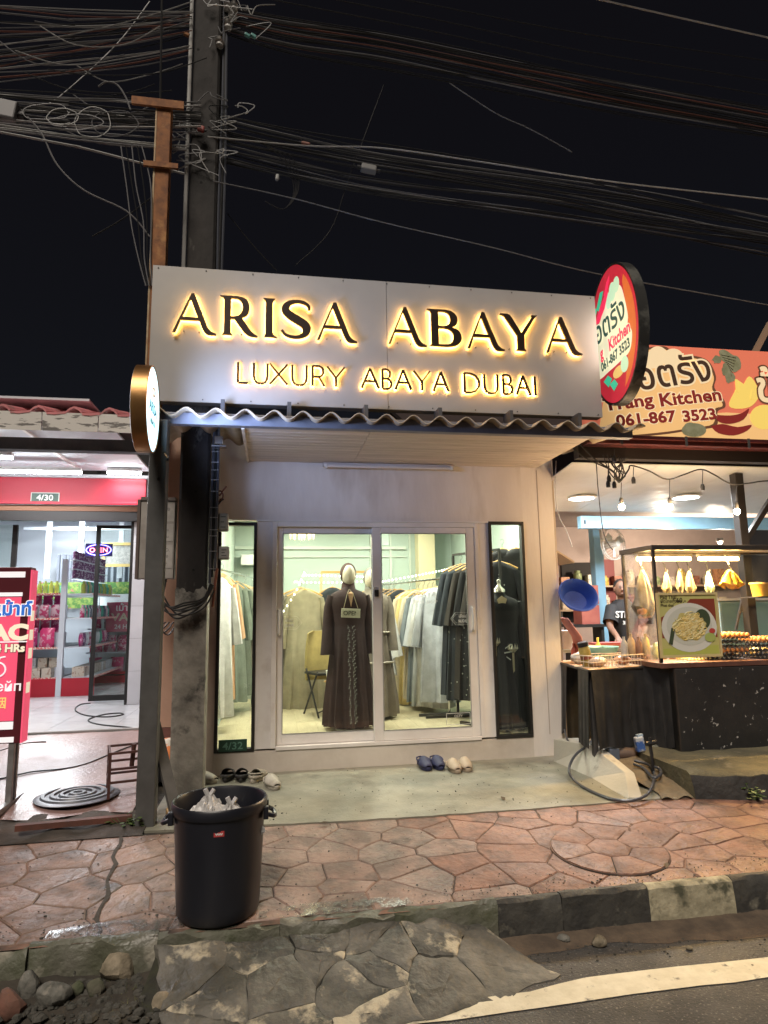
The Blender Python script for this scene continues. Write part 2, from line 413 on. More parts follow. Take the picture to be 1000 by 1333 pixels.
# ---- concrete apron before the shop
APRON = M('apron_concrete', (.27,.255,.20), .6, 0, (.165,.16,.125), 2.6, lo=.38, hi=.62, bump=.003, bscale=60, col3=(.10,.09,.07), scale3=2.2, lo3=.58, hi3=.72, rough2=.32, detail=8)
mb = MB(); poly = []
for i in range(40):
    t = i/39; x = -.80+4.6*t; poly.append((x, -1.436-.05*math.sin(x*1.3)+rs.uniform(-.008, .008)-.05*max(0, x-1.5)))
vs = [(x, y, .008) for x, y in poly] + [(x, .2, 0.004) for x, y in poly]
m2 = MB(); m2.add(vs, [(i, i+1, i+41, i+40) for i in range(39)])
m2.add([(x, y, .008) for x, y in poly]+[(x, y, -.05) for x, y in poly], [(i+1, i, i+40, i+41) for i in range(39)])
struct('apron', m2, APRON)
struct('subfloor', MB().box(-9, 9, -1.43, 12, -.39, -.006), EARTH)

# ---- kerb: painted blocks on the right, bare broken concrete on the left
KB = M('kerb_black_paint', (.026,.025,.023), .75, 0, (.055,.052,.044), 7, bump=.008, bscale=30, col3=(.15,.14,.11), scale3=8, lo3=.60, hi3=.72)
KW = M('kerb_white_paint', (.40,.36,.25), .8, 0, (.20,.18,.12), 9, bump=.008, bscale=30, col3=(.07,.07,.045), scale3=7, lo3=.52, hi3=.64)
KM = M('mossy_concrete', (.13,.125,.10), .8, 0, (.07,.075,.045), 5, bump=.012, bscale=24, col3=(.28,.26,.21), scale3=4, lo3=.6, hi3=.72, rough2=.4)
kerb = struct('kerb', MB().box(-9, 9, -2.655, -2.622, -.39, -.09), KM)
def kerb_stone(x0, x1, m, drop=0.0):
    rk = random.Random(int(x0*100)); n = max(2, int((x1-x0)/.06)); rings = []; kj = 2.6 if m is KM else 1.0
    for i in range(n+1):
        x = x0+.0012+(x1-x0-.0024)*i/n; j = lambda a: rk.uniform(-a, a)*kj
        rings.append([(x, -2.62, -.39), (x, -2.615+j(.006), -.056-drop), (x, -2.650+j(.004), -.052-drop+j(.004)), (x, -2.672+j(.006), -.066-drop+j(.006)),
                      (x, -2.678+j(.006), -.14+j(.01)), (x, -2.684+j(.008), ZR-.01), (x, -2.684, -.39)][::-1])
    obj('kerb_stone', MB().loft(rings, True), m, kerb, smooth=True)
edges = [(-4.2,-3.5,KM,.0),(-3.5,-2.8,KM,.0),(-2.8,-2.2,KM,.01),(-2.2,-1.6,KM,.004),(-1.6,-1.05,KM,.012),(-1.05,-.5,KM,.004),(-.5,.05,KM,.01),(.05,.6,KM,.006),(.6,1.12,KM,.004),
         (1.12,1.46,KB,.004),(1.46,1.94,KB,0),(1.94,2.43,KW,0),(2.43,2.92,KB,0),(2.92,3.41,KW,0),(3.41,3.9,KB,0),(3.9,4.4,KW,0),(4.4,4.9,KB,0),(4.9,5.4,KW,0)]
for a in edges: kerb_stone(*a)
# wet film where water runs over the kerb
def wet(name):
    m = bpy.data.materials.new(name); m.use_nodes = True; t = m.node_tree; N, L = t.nodes, t.links; b = N['Principled BSDF']; out = N['Material Output']
    b.inputs['Base Color'].default_value = (.10,.10,.09,1); b.inputs['Roughness'].default_value = .22; b.inputs['Specular IOR Level'].default_value = .9
    tc = N.new('ShaderNodeTexCoord'); n1 = N.new('ShaderNodeTexNoise'); n1.inputs['Scale'].default_value = 13; n1.inputs['Detail'].default_value = 8; n1.inputs['Roughness'].default_value = .7; L.new(tc.outputs['Object'], n1.inputs['Vector'])
    r = N.new('ShaderNodeMapRange'); r.inputs[1].default_value = .44; r.inputs[2].default_value = .66; L.new(n1.outputs[0], r.inputs[0])
    n2 = N.new('ShaderNodeTexNoise'); n2.inputs['Scale'].default_value = 60; n2.inputs['Detail'].default_value = 3; L.new(tc.outputs['Object'], n2.inputs['Vector'])
    bp = N.new('ShaderNodeBump'); bp.inputs['Distance'].default_value = .0011; L.new(n2.outputs[0], bp.inputs['Height']); L.new(bp.outputs[0], b.inputs['Normal'])
    tr = N.new('ShaderNodeBsdfTransparent'); mx = N.new('ShaderNodeMixShader'); L.new(r.outputs[0], mx.inputs[0]); L.new(tr.outputs[0], mx.inputs[1]); L.new(b.outputs[0], mx.inputs[2]); L.new(mx.outputs[0], out.inputs[0]); return m
WETM = wet('wet_film')
for x0, x1 in ((-.05, .70), (-1.0, -.38)):
    up, dn = [], []
    for i in range(26):
        t = i/25; x = x0+(x1-x0)*t; e = max(.05, math.sin(PI*t))**.5
        up.append((x, -2.56+.05*e, zs(-2.56+.05*e)+.006)); dn.append((x, -2.612-.03*e, zs(-2.64)+.0115))
    struct('puddle', MB().loft([dn, up], False, False), WETM)

# ---- broken concrete ramp up to the kerb
RAMP = M('cracked_ramp_concrete', (.15,.14,.118), .8, 0, (.050,.049,.041), 3.2, lo=.38, hi=.62, bump=.014, bscale=24, col3=(.42,.37,.27), scale3=3.0, lo3=.545, hi3=.60, rough2=.5, rand=.12, detail=10)
ramp = struct('ramp', MB().add([(-.5,-2.67,-.13),(.72,-2.67,-.15),(.95,-2.95,-.262),(.85,-3.08,-.29),(.3,-3.26,-.29),(-.35,-3.26,-.29),(-.55,-3.0,-.25)], [(6,5,4,3,2,1,0)]), M('crack_soil', (.02,.019,.015), .95, 0, (.035,.036,.02), 12, bump=.006))
outline = [(-.5,-2.69),(-.42,-3.02),(-.22,-3.24),(.18,-3.25),(.6,-3.21),(1.02,-3.10),(1.30,-2.99),(1.20,-2.84),(1.02,-2.69)]
rq = random.Random(21)
rsd = [(-.36,-2.80),(-.20,-2.98),(-.03,-2.76),(.02,-2.95),(.25,-2.74),(.33,-2.98),(.45,-2.75),(.52,-2.83),(.76,-2.75),(.74,-3.00),(1.02,-2.90),(.08,-3.17),(-.25,-3.14),(.42,-3.18),(.24,-2.83),(.47,-2.86)]
for poly in voronoi(rsd, outline):
    q = shrink(poly, .0017) if len(poly) > 2 else []
    if len(q) < 3: continue
    q = warp(wobble(q, rq, .03, .005), .05, 5.5, False); tx, ty, tz = rq.uniform(-.014, .014), rq.uniform(-.014, .014), rq.uniform(-.003, .003)
    cx = sum(p[0] for p in q)/len(q); cyy = sum(p[1] for p in q)/len(q)
    zf = lambda x, y: max(ZR+.006, -.088-.155*min(1, max(0, (-2.68-y)/.54))**.9 - .22*max(0, x-.78) + .012*mnoise.noise((x*6, y*6, 4))) + tx*(x-cx)+ty*(y-cyy)+tz
    obj('concrete_slab', slab(q, 0, .06, .006, rq, .002, zf, .0042), RAMP, ramp, smooth=True)

# ---- rubble at the lower left
ROCKM = [M('rock_grey', (.17,.165,.145), .85, 0, (.06,.06,.05), 12, bump=.012, bscale=24, col3=(.22,.20,.17), scale3=20), M('rock_tan', (.27,.225,.16), .85, 0, (.10,.085,.055), 12, bump=.012, bscale=24, col3=(.28,.24,.18), scale3=20),
         M('rock_mossy', (.065,.075,.04), .9, 0, (.11,.10,.075), 10, bump=.012, bscale=24), M('rock_red', (.20,.085,.06), .85, 0, (.13,.07,.05), 7, bump=.006, bscale=24)]
def rock(px, py, w, h, m, label, seed, zc=ZR):
    r = random.Random(seed); p = G(px, py, zc); mb = MB(); mb.ell((0,0,0), (1,1,1), 9, 6)
    ax = [Vector((r.gauss(0,1), r.gauss(0,1), r.gauss(0,1))).normalized() for _ in range(7)]; lim = [r.uniform(.55, .9) for _ in ax]
    out = []
    for v in mb.v:
        v = Vector(v)
        for a, l in zip(ax, lim):
            d = v.dot(a)
            if d > l: v = v - a*(d-l)*.9
        out.append((p.x+v.x*w*(1.5 if px < 300 else 1.25), p.y+v.y*w*1.15, p.z+(.03 if px < 300 else 0)+h*.9+v.z*h*(1.45 if px < 300 else 1.0)))
    mb.v = out
    return single('rock', mb, ROCKM[m], label, 'rock', 'loose rocks heaped below the pavement edge', bevel=.004, smooth=True)
rock(95, 1282, .045, .05, 0, 'grey squarish rock standing just below the pavement edge, left of the big tan rock', 1)
rock(154, 1282, .062, .048, 1, 'largest tan rock in the rubble, close to the cracked ramp', 2)
rock(82, 1280, .04, .05, 2, 'moss-green rock tucked against the left side of the grey squarish rock', 3)
rock(68, 1318, .055, .038, 0, 'wide pale grey rock at the front of the rubble heap', 4)
rock(36, 1310, .032, .048, 0, 'upright grey rock left of the wide pale rock', 5)
rock(123, 1306, .026, .032, 2, 'small mossy stone in front of the big tan rock', 6)
rock(10, 1333, .05, .045, 3, 'reddish rock at the lower left corner of the rubble', 7)
rock(210, 1322, .03, .026, 1, 'small brownish stone beside the weeds before the ramp', 8)
rock(98, 1306, .025, .025, 2, 'little dark mossy stone between the wide pale rock and the small mossy one', 9)
def gutter_rock(px, py, w, h, m, label, s): rock(px, py, w, h, m, label, s)
rock(734, 1228, .028, .022, 0, 'small grey stone lying against the black kerb beside the ramp', 10)
rock(780, 1232, .035, .026, 1, 'broken brown brick lump lying in the gutter below the striped kerb', 11)
rock(897, 1236, .016, .008, 1, 'flat little brown chip in the gutter below the white kerb block', 12)
mb = MB(); rg = random.Random(31)
for _ in range(300):
    px, py = rg.uniform(-40, 225), rg.uniform(1262, 1345); p = G(px, py, ZR); s = rg.uniform(.006, .026)
    mb.ell((p.x, p.y, p.z+.03+s*.3), (s*rg.uniform(.8,1.3), s*rg.uniform(.7,1.2), s*.7), 6, 4, .12, rg)
for _ in range(500):
    x = rg.uniform(1.0, 5); y = -2.69-abs(rg.gauss(0, .16)); s = rg.uniform(.002, .007)
    mb.ell((x, y, ZR+s*.5), (s*rg.uniform(.8,1.4), s, s*.7), 5, 3, .12, rg)
g = single('gravel', mb, M('dark_gravel', (.075,.07,.06), .9, 0, (.03,.03,.024), 30, bump=.004), 'loose gravel and grit scattered along the foot of the kerb', 'gravel'); g['kind'] = 'stuff'
mb = MB()
mb.grid(lambda u, v: (-9+8.75*u+ .0, -2.66-.75*v, ZR+.012+.05*(1-v)**2+.018*math.sin(u*71)*math.cos(v*7)-.03*v), 90, 8)
struct('soil', mb, EARTH, smooth=True)
mb = MB()
for _ in range(1500):                                # grit and crumbs trodden over the pavement and apron
    x, y = rg.uniform(-2.4, 4.2), rg.choice((rg.uniform(-2.6, -.1), -2.62+abs(rg.gauss(0, .12)))); s = rg.uniform(.0015, .0045)*(1.6 if rg.random() < .06 else 1)
    if y > -1.4 and not -.7 < x < 2.6: continue
    mb.ell((x, y, (zs(y)+.004 if y < -1.44 else .009)+s*.3), (s*rg.uniform(.8,1.6), s, s*.6), 5, 3, .15, rg)
g = single('grit', mb, M('dark_gravel', (.075,.07,.06), .9), 'dark grit and crumbs scattered over the pavement and apron', 'grit'); g['kind'] = 'stuff'
PALEG = M('pale_crumbs', (.42,.38,.32), .9); mb = MB()
for _ in range(350):
    x, y = rg.uniform(-2.4, 4.2), rg.uniform(-2.6, -1.46); s = rg.uniform(.0015, .004); mb.ell((x, y, zs(y)+.004+s*.3), (s*rg.uniform(.8,2), s, s*.5), 5, 3, .15, rg)
g = single('grit', mb, PALEG, 'pale crumbs and paper specks scattered over the pavement', 'grit'); g['kind'] = 'stuff'
# grass tufts and seedlings
LEAF = M('weed_leaf', (.055,.10,.025), .6, 0, (.09,.13,.04), 9)
DRYG = M('dry_grass', (.16,.15,.06), .8, 0, (.08,.10,.03), 9)
mb = MB()
def blade(mb, p, h, w, a, lean):
    d = Vector((math.cos(a), math.sin(a), 0)); s = Vector((-d.y, d.x, 0))*w
    q = [p + d*lean*t*t + Vector((0,0,h*t*(1-.25*t))) for t in (0, .5, 1)]
    mb.add([q[0]-s, q[0]+s, q[1]+s*.8, q[1]-s*.8, q[2]], [(0,1,2,3), (3,2,4)])
for cxp, cyp, n, hh in ((175, 1290, 60, .05), (205, 1275, 60, .05), (230, 1300, 50, .04), (150, 1320, 50, .04), (60, 1270, 30, .04), (255, 1250, 40, .03), (195, 1310, 60, .045), (385, 1305, 30, .03)):
    for _ in range(n):
        p = G(cxp+rg.gauss(0, 14), cyp+rg.gauss(0, 7), ZR+.01); blade(mb, p, hh*rg.uniform(.5, 1.3), .0015, rg.uniform(0, 6.3), rg.uniform(.0, .05))
g = single('grass', mb, DRYG, 'thin grass and weeds growing among the rubble', 'grass'); g['kind'] = 'stuff'
def weed(p, n, size, label, seed):
    r = random.Random(seed); t = thing('weed', label, 'weed', p)
    for i in range(n):
        a = r.uniform(0, 6.28); h = r.uniform(.4, 1)*size; q = Vector((math.cos(a)*size*.5*r.random(), math.sin(a)*size*.4*r.random(), 0)); tip = q*2.0+Vector((0,0,h))
        mb = MB().tube([q*.3, q*1.2+Vector((0,0,h*.6)), tip], .0018, 4); obj('stem', mb, LEAF, t, local=True)
        mb = MB()
        for k in range(4):
            b = a+r.uniform(-1.6, 1.6); L = size*r.uniform(.35, .55); d = Vector((math.cos(b), math.sin(b), r.uniform(-.25, .35))); s = Vector((-d.y, d.x, 0))*L*.34; c = tip - Vector((0,0,h*.22*k))
            mb.add([c, c+d*L*.45+s, c+d*L, c+d*L*.45-s], [(0,1,2,3)])
        obj('leaf', mb, LEAF, t, local=True)
weed(G(978, 1040, .0)+Vector((0,-.03,0)), 6, .10, 'small green weed sprouting beside the mossy concrete step', 5)
weed(G(163, 1080, .0), 9, .09, 'low weed growing at the foot of the grey steel post', 8)
weed(G(180, 1073, .02), 5, .07, 'tiny seedling behind the low weed at the steel post', 9)
# litter: fallen leaves, caps
for px, py, lab in ((422, 1072, 'dry brown leaf lying on the edge of the shop apron'), (655, 1040, 'dark dead leaf lying on the apron right of the cream clogs'), (868, 1128, 'dark dead leaf lying on the stamped round cover')):
    p = G(px, py, .01); a = rg.uniform(0, 3); d = Vector((math.cos(a), math.sin(a), 0)); s = Vector((-d.y, d.x, 0))
    mb = MB().add([p-d*.04+Vector((0,0,.004)), p+s*.016+Vector((0,0,.010)), p+d*.045+Vector((0,0,.006)), p-s*.016+Vector((0,0,.012)), p+Vector((0,0,.005))], [(0,4,1),(1,4,2),(2,4,3),(3,4,0)])
    single('leaf_litter', mb, M('dead_leaf', (.07,.045,.025), .8), lab, 'dead leaf', 'dead leaves on the ground')
# ================================================================== the abaya shop
FLOORZ = .2
WALLM = M('shop_wall_paint', (.70,.65,.60), .6, 0, (.62,.565,.515), 2.2, bump=.0014, bscale=30, col3=(.48,.41,.35), scale3=1.6, lo3=.55, hi3=.76, stretch=(1.6,1,.45))
TANM = M('tan_wall_paint', (.42,.27,.20), .7, 0, (.36,.23,.17), 2.5, bump=.0015, bscale=30)
BROWNM = M('brown_skirting_paint', (.10,.035,.03), .6, 0, (.13,.06,.05), 6)
PLINTHM = M('plinth_paint', (.58,.53,.47), .6, 0, (.45,.40,.34), 2.2, bump=.0015, bscale=30, col3=(.30,.26,.20), scale3=2.2, lo3=.62, hi3=.78)
INWALL = M('shop_inner_wall', (.40,.48,.43), .7, 0, (.36,.44,.39), 1.2)
shop = thing('abaya_shop', 'pale plastered abaya shop with sliding glass doors under a corrugated eave', 'shop', (.9, 0, 0))
def wall(x0, x1, z0, z1, m=WALLM, y0=0.0, y1=.10, name='wall'): return obj(name, MB().box(x0, x1, y0, y1, z0, z1), m, shop)
wall(-.93, -.62, .42, 3.0, TANM); wall(-.93, -.62, -.05, .417, BROWNM)
wall(-.62, -.487, -.05, 3.0, M('pier_paint', (.55,.47,.39), .65, 0, (.46,.38,.30), 2.5, bump=.0015))
wall(-.487, 2.434, 2.228, 3.0); wall(2.434, 2.76, -.02, 3.0)
wall(-.143, -.006, .2, 2.228, WHITEPAINT); wall(1.967, 2.072, .2, 2.228, WHITEPAINT)
wall(-.487, 2.434, -.05, .183, PLINTHM, -.012, .09, 'plinth')
obj('trim', MB().box(-.15, 2.44, -.016, .0, 2.212, 2.226), WHITEPAINT, shop)
obj('seam_strip', MB().box(2.60, 2.606, -.004, 0, .2, 2.75), M('seam', (.38,.31,.26), .7), shop)
# side windows
def side_window(x0, x1, z0, z1):
    f = MB(); t = .028
    f.box(x0, x0+t, -.02, .05, z0, z1); f.box(x1-t, x1, -.02, .05, z0, z1); f.box(x0+t, x1-t, -.02, .05, z1-t, z1); f.box(x0+t, x1-t, -.02, .05, z0, z0+t)
    w = obj('window', f, BLACKPAINT, shop, bevel=.002)
    obj('pane', MB().box(x0+t, x1-t, .012, .017, z0+t, z1-t), CLEAR, w); return w
side_window(-.487, -.143, .186, 2.2); side_window(2.072, 2.434, .186, 2.226)
# door frame and two sliding leaves
f = MB(); f.box(-.006, .04, -.012, .09, .2, 2.21); f.box(1.925, 1.967, -.012, .09, .2, 2.21); f.box(.04, 1.925, -.012, .09, 2.165, 2.21); f.box(.04, 1.925, -.022, .09, .183, .215)
obj('door_frame', f, WHITEPAINT, shop, bevel=.003)
def leaf(x0, x1, y, z0, z1, gx0, gx1, gz0, gz1, hx):
    m = MB(); y0, y1 = y-.018, y+.018
    m.box(x0, gx0, y0, y1, z0, z1); m.box(gx1, x1, y0, y1, z0, z1); m.box(gx0, gx1, y0, y1, gz1, z1); m.box(gx0, gx1, y0, y1, z0, gz0)
    d = obj('sliding_door', m, WHITEPAINT, shop, bevel=.004)
    obj('pane', MB().box(gx0, gx1, y-.003, y+.003, gz0, gz1), CLEAR, d)
    b = MB(); e = .008
    b.box(gx0, gx0+e, y0-.003, y0, gz0, gz1); b.box(gx1-e, gx1, y0-.003, y0, gz0, gz1); b.box(gx0+e, gx1-e, y0-.003, y0, gz1-e, gz1); b.box(gx0+e, gx1-e, y0-.003, y0, gz0, gz0+e)
    obj('gasket', b, M('grey_gasket', (.25,.24,.23), .6), d)
    h = MB().tube([(hx, y0, 1.40), (hx, y0-.035, 1.385), (hx, y0-.042, 1.34), (hx, y0-.042, 1.24), (hx, y0-.035, 1.195), (hx, y0, 1.18)], .011, 8)
    obj('handle', h, WHITEPLASTIC, d, smooth=True)
    obj('handle_plate', MB().box(hx-.02, hx+.02, y0-.004, y0-.0005, 1.16, 1.42), WHITEPLASTIC, d)
    return d
dl = leaf(.041, .985, .055, .217, 2.163, .093, .926, .305, 2.108, .062)
dr = leaf(.921, 1.924, .012, .217, 2.163, 1.008, 1.842, .302, 2.108, 1.878)
obj('lock_hasp', MB().tube([(.955+.028*math.cos(a), -.012, 1.575+.028*math.sin(a)) for a in [PI*k/8 for k in range(9)]], .006, 6).box(.927-.004, .983+.004, -.018, -.0065, 1.55, 1.575), WHITEPLASTIC, dr)
obj('lock', MB().box(.937, .977, -.028, -.0185, 1.51, 1.575), BLACKPLASTIC, dr, bevel=.004)
# door stickers (flat film on the panes)
STK = M('white_sticker_film', (.70,.70,.66), .5)
def arrow(cx, z, y, sgn, w, h, par):
    P = [(-w/2,-h/2),(w*.22,-h/2),(w/2,0),(w*.22,h/2),(-w/2,h/2)]; P = [(x*sgn, v) for x, v in P]; m = MB()
    for k in range(5):
        a, b = P[k], P[(k+1) % 5]; m.bar((cx+a[0], y, z+a[1]), (cx+b[0], y, z+b[1]), .006, .001)
    P2 = [(x*.82, v*.72) for x, v in P]
    for k in range(5):
        a, b = P2[k], P2[(k+1) % 5]; m.bar((cx+a[0], y, z+a[1]), (cx+b[0], y, z+b[1]), .003, .001)
    s = obj('sticker', m, STK, par)
    c = cx-.03*sgn*1.0
    text('lettering', 'เลื่อน', .036, STK, s, (c, y, z+.010), (1,0,0), (0,0,1), .012, .0005, 'CENTER'); text('lettering', 'SLIDE', .034, STK, s, (c, y, z-.034), (1,0,0), (0,0,1), .014, .0005, 'CENTER')
arrow(.185, 1.285, .049, 1, .17, .115, dl); arrow(1.755, 1.295, .006, -1, .17, .115, dr)
def boxsticker(x0, x1, z0, z1, y, lines, par, size):
    m = MB(); t = .004
    m.box(x0, x1, y-.0006, y, z1-t, z1); m.box(x0, x1, y-.0006, y, z0, z0+t); m.box(x0, x0+t, y-.0006, y, z0+t, z1-t); m.box(x1-t, x1, y-.0006, y, z0+t, z1-t)
    s = obj('sticker', m, STK, par)
    for k, l in enumerate(lines): text('lettering', l, size, STK, s, ((x0+x1)/2, y-.001, z1-.012-size*(k+.85)), (1,0,0), (0,0,1), .006, .0004, 'CENTER')
boxsticker(1.03, 1.115, 1.545, 1.635, .008, ['24H', 'CCTV'], dr, .026)
boxsticker(1.60, 1.83, .325, .43, .008, ['CCTV'], dr, .03)
text('lettering', 'ABAYA', .075, STK, dr, (1.30, .0075, 1.50), (1,0,0), (0,0,1), -.012, .0004); text('lettering', 'ARISA SHOP', .045, STK, dr, (1.30, .0075, 1.44), (1,0,0), (0,0,1), -.01, .0004)
# house number 4/32
NUM = M('dark_green_plate', (.012,.055,.035), .45)
pl = obj('number_plate', MB().box(-.445, -.205, -.028, -.021, .196, .296), NUM, shop, bevel=.003)
NUMT = M('faded_green_lettering', (.12,.25,.20), .5)
text('lettering', '4/32', .085, NUMT, pl, (-.325, -.0285, .215), (1,0,0), (0,0,1), .012, .0008, 'CENTER', 1.15)
# soffit: narrow planks under the eave
SOF = M('soffit_board', (.62,.54,.46), .6, 0, (.50,.43,.36), 3, stretch=(.25,3,3), bump=.0008, rand=.05)
ys = np.linspace(-1.13, -.003, 27)
for i in range(26):
    for x0, x1 in ((-.22, .745), (.75, 2.60)):
        obj('soffit_plank', MB().box(x0, x1, ys[i]+.0025, ys[i+1]-.0025, 2.776+(.0012 if i % 2 else 0), 2.79), SOF, shop)
obj('soffit_backing', MB().box(-.22, 2.6, -1.13, -.003, 2.792, 2.80), M('soffit_gap', (.10,.08,.065), .8), shop)
obj('soffit_rim', MB().box(-.245, -.222, -1.13, -.003, 2.765, 2.84), SOF, shop)
# front beam, roof sheet
obj('beam', MB().box(-.92, 2.95, -1.205, -1.135, 2.772, 2.86), M('painted_steel_beam', (.20,.21,.25), .45, .2, (.15,.155,.19), 5, bump=.0006), shop, bevel=.004)
for x in (-.4, .1, .7, 1.3, 1.9, 2.5): obj('bracket', MB().box(x, x+.03, -1.15, -1.0, 2.862, 2.99), DARKSTEEL, shop)
SHEET = M('fibre_cement_sheet', (.40,.33,.24), .8, 0, (.30,.24,.17), 7, bump=.002, bscale=60, col3=(.14,.11,.08), scale3=3, lo3=.58, hi3=.72)
def wave(x): return .032*math.sin((x+.47)/.2115*2*PI)
n = 230; mb = MB()
def rp(u, v):
    x = -.94+3.95*u; y = -1.30+1.22*v; return (x, y, 2.838+.10*v+wave(x))
mb.grid(rp, n, 3); obj('roof_sheet', mb, SHEET, shop, smooth=True, solid=.009)
# fluorescent batten (unlit) on the wall under the soffit
b = obj('light_batten', MB().box(.46, 1.73, -.055, -.001, 2.735, 2.772), M('batten_white', (.58,.53,.50), .5), shop, bevel=.004)
obj('tube', MB().tube([(.50, -.075, 2.732), (1.69, -.075, 2.732)], .013, 8), M('unlit_tube', (.68,.64,.60), .3), b, smooth=True)
for x in (.48, 1.70): obj('end_cap', MB().box(x-.012, x+.012, -.092, -.056, 2.716, 2.75), WHITEPLASTIC, b)
# the room
room = [('inner_wall', (-.60, -.55, .101, 3.7, FLOORZ, 2.75)), ('inner_wall', (2.72, 2.76, .101, 3.7, FLOORZ, 2.75)), ('inner_wall', (-.55, 2.72, 3.65, 3.7, FLOORZ, 2.75))]
for nme, bx in room: obj(nme, MB().box(*bx), INWALL, shop)
obj('ceiling', MB().box(-.6, 2.76, .101, 3.7, 2.752, 2.80), M('ceiling_white', (.60,.68,.62), .8), shop)
FLR = M('pale_wood_floor', (.62,.54,.36), .32, 0, (.54,.46,.29), 5, stretch=(5,.6,1), rough2=.45)
fl = obj('floor', MB().box(-.55, 2.72, .091, 3.65, .12, FLOORZ-.006), FLR, shop)
for i in range(16):
    x0 = -.55+i*.2044
    for j, (a, b2) in enumerate(((.095, 1.3+.5*(i % 2)), (1.305+.5*(i % 2), 2.5+.4*(i % 2)), (2.505+.4*(i % 2), 3.648))):
        obj('floor_plank', MB().box(x0+.0012, x0+.2032, a, b2-.002, FLOORZ-.005, FLOORZ), M('floor_plank_wood', (.64,.56,.37), .30, 0, (.54,.46,.29), 4, stretch=(6,.7,1), rand=.06), shop)
TRIM = M('room_trim', (.46,.52,.46), .5)
obj('skirting', MB().box(-.55, 2.72, 3.60, 3.649, FLOORZ+.001, FLOORZ+.14), TRIM, shop); obj('ledge', MB().box(-.55, .55, 3.35, 3.599, FLOORZ+.001, FLOORZ+.08), TRIM, shop)
obj('wall_rail', MB().box(-.549, 2.0, 3.61, 3.649, 2.29, 2.335), TRIM, shop); obj('wall_rail', MB().box(-.549, 2.0, 3.625, 3.649, 2.17, 2.185), TRIM, shop)
for x in (1.45, 1.75, 2.05): obj('wall_panel_batten', MB().box(x, x+.03, 3.62, 3.649, 1.5, 2.75), TRIM, shop)
obj('wall_panel', MB().box(1.50, 1.74, 3.635, 3.649, 2.35, 2.68), M('pale_green_panel', (.5,.62,.56), .5), shop)
obj('column', MB().box(2.15, 2.40, 3.40, 3.649, FLOORZ, 2.75), M('yellowish_column', (.62,.55,.36), .6), shop)
obj('air_conditioner', MB().box(-.45, -.20, 3.45, 3.6, 2.05, 2.2), WHITEPLASTIC, shop, bevel=.01)
# ceiling lamps of the shop
for x, y in ((.35, 1.1), (1.55, 1.1), (.35, 2.7), (1.7, 2.7), (-.2, .7), (2.35, .7)):
    l = obj('ceiling_light', MB().lathe([(.11, 0), (.11, -.02), (.09, -.03)], (x, y, 2.751), 20), WHITEPLASTIC, shop)
    obj('diffuser', MB().lathe([(.088, -.0305), (.06, -.036), (.001, -.037)], (x, y, 2.751), 20), EM('shop_led', (1.0, .95, .80), 9), l)
    lamp('shop_lamp', 'AREA', (x, y, 2.70), 19, (1.0, .95, .80), .2, aim=(0,0,-1))
ch = thing('chandelier', 'golden glowing crystal chandelier hanging near the top of the left door', 'chandelier', (.37, 2.3, 2.42))
obj('rod', MB().tube([(0,0,.33), (0,0,.02)], .008, 6), M('brass', (.6,.42,.15), .3, 1.0), ch, local=True)
obj('canopy', MB().lathe([(.16, .03), (.18, 0), (.16, -.02)], n=20), M('brass', (.6,.42,.15), .3, 1.0), ch, local=True)
for k in range(20):
    a = 2*PI*k/20; r = .155 if k % 2 else .11
    obj('crystal', MB().lathe([(.002, -.02), (.014, -.05), (.002, -.12)], (r*math.cos(a), r*math.sin(a), 0), 6), EM('chandelier_crystal', (1.0, .60, .18), 2.0), ch, local=True)
lamp('chandelier_bulb', 'POINT', (.37, 2.3, 2.24), 7, (1.0, .70, .35), .12)

# ================================================================== the illuminated sign
sign = thing('shop_sign', 'large silver sign board reading ARISA ABAYA with halo-lit dark letters over the eave', 'shop sign', (.92, -1.0, 2.995))
ACP = M('silver_composite_panel', (.36,.35,.335), .42, .2, (.315,.305,.295), 1.3, bump=.0015, bscale=2.2, rough2=.5)
SX0, SX1, SY, SZ0, SZ1 = -.947, 2.775, -1.05, 2.992, 4.094
for x0, x1 in ((SX0, .907), (.911, SX1)): obj('panel', MB().box(x0, x1, SY, SY+.012, SZ0, SZ1), ACP, sign)
fr = MB(); fr.box(SX0, SX1, SY+.0125, -.95, SZ1-.03, SZ1-.002); fr.box(SX0, SX1, SY+.0125, -.95, SZ0+.002, SZ0+.03); fr.box(SX0+.001, SX0+.03, SY+.0125, -.95, SZ0+.03, SZ1-.03); fr.box(SX1-.03, SX1-.001, SY+.0125, -.95, SZ0+.03, SZ1-.03)
obj('frame', fr, GREYSTEEL, sign)
obj('back', MB().box(SX0+.03, SX1-.03, -.958, -.951, SZ0+.03, SZ1-.03), GREYSTEEL, sign)
for i in range(11):
    x = SX0+.04+(SX1-SX0-.08)*i/10
    for z in (SZ0+.02, SZ1-.02): obj('screw', MB().lathe([(.006, 0), (.006, .003), (.003, .005)], (x, SY, z), 8, axis='Y').box(0,0,0,0,0,0) if False else MB().tube([(x, SY, z), (x, SY-.004, z)], .006, 6), DARKSTEEL, sign)
def smooth_loop(pts, n=4):
    return pts
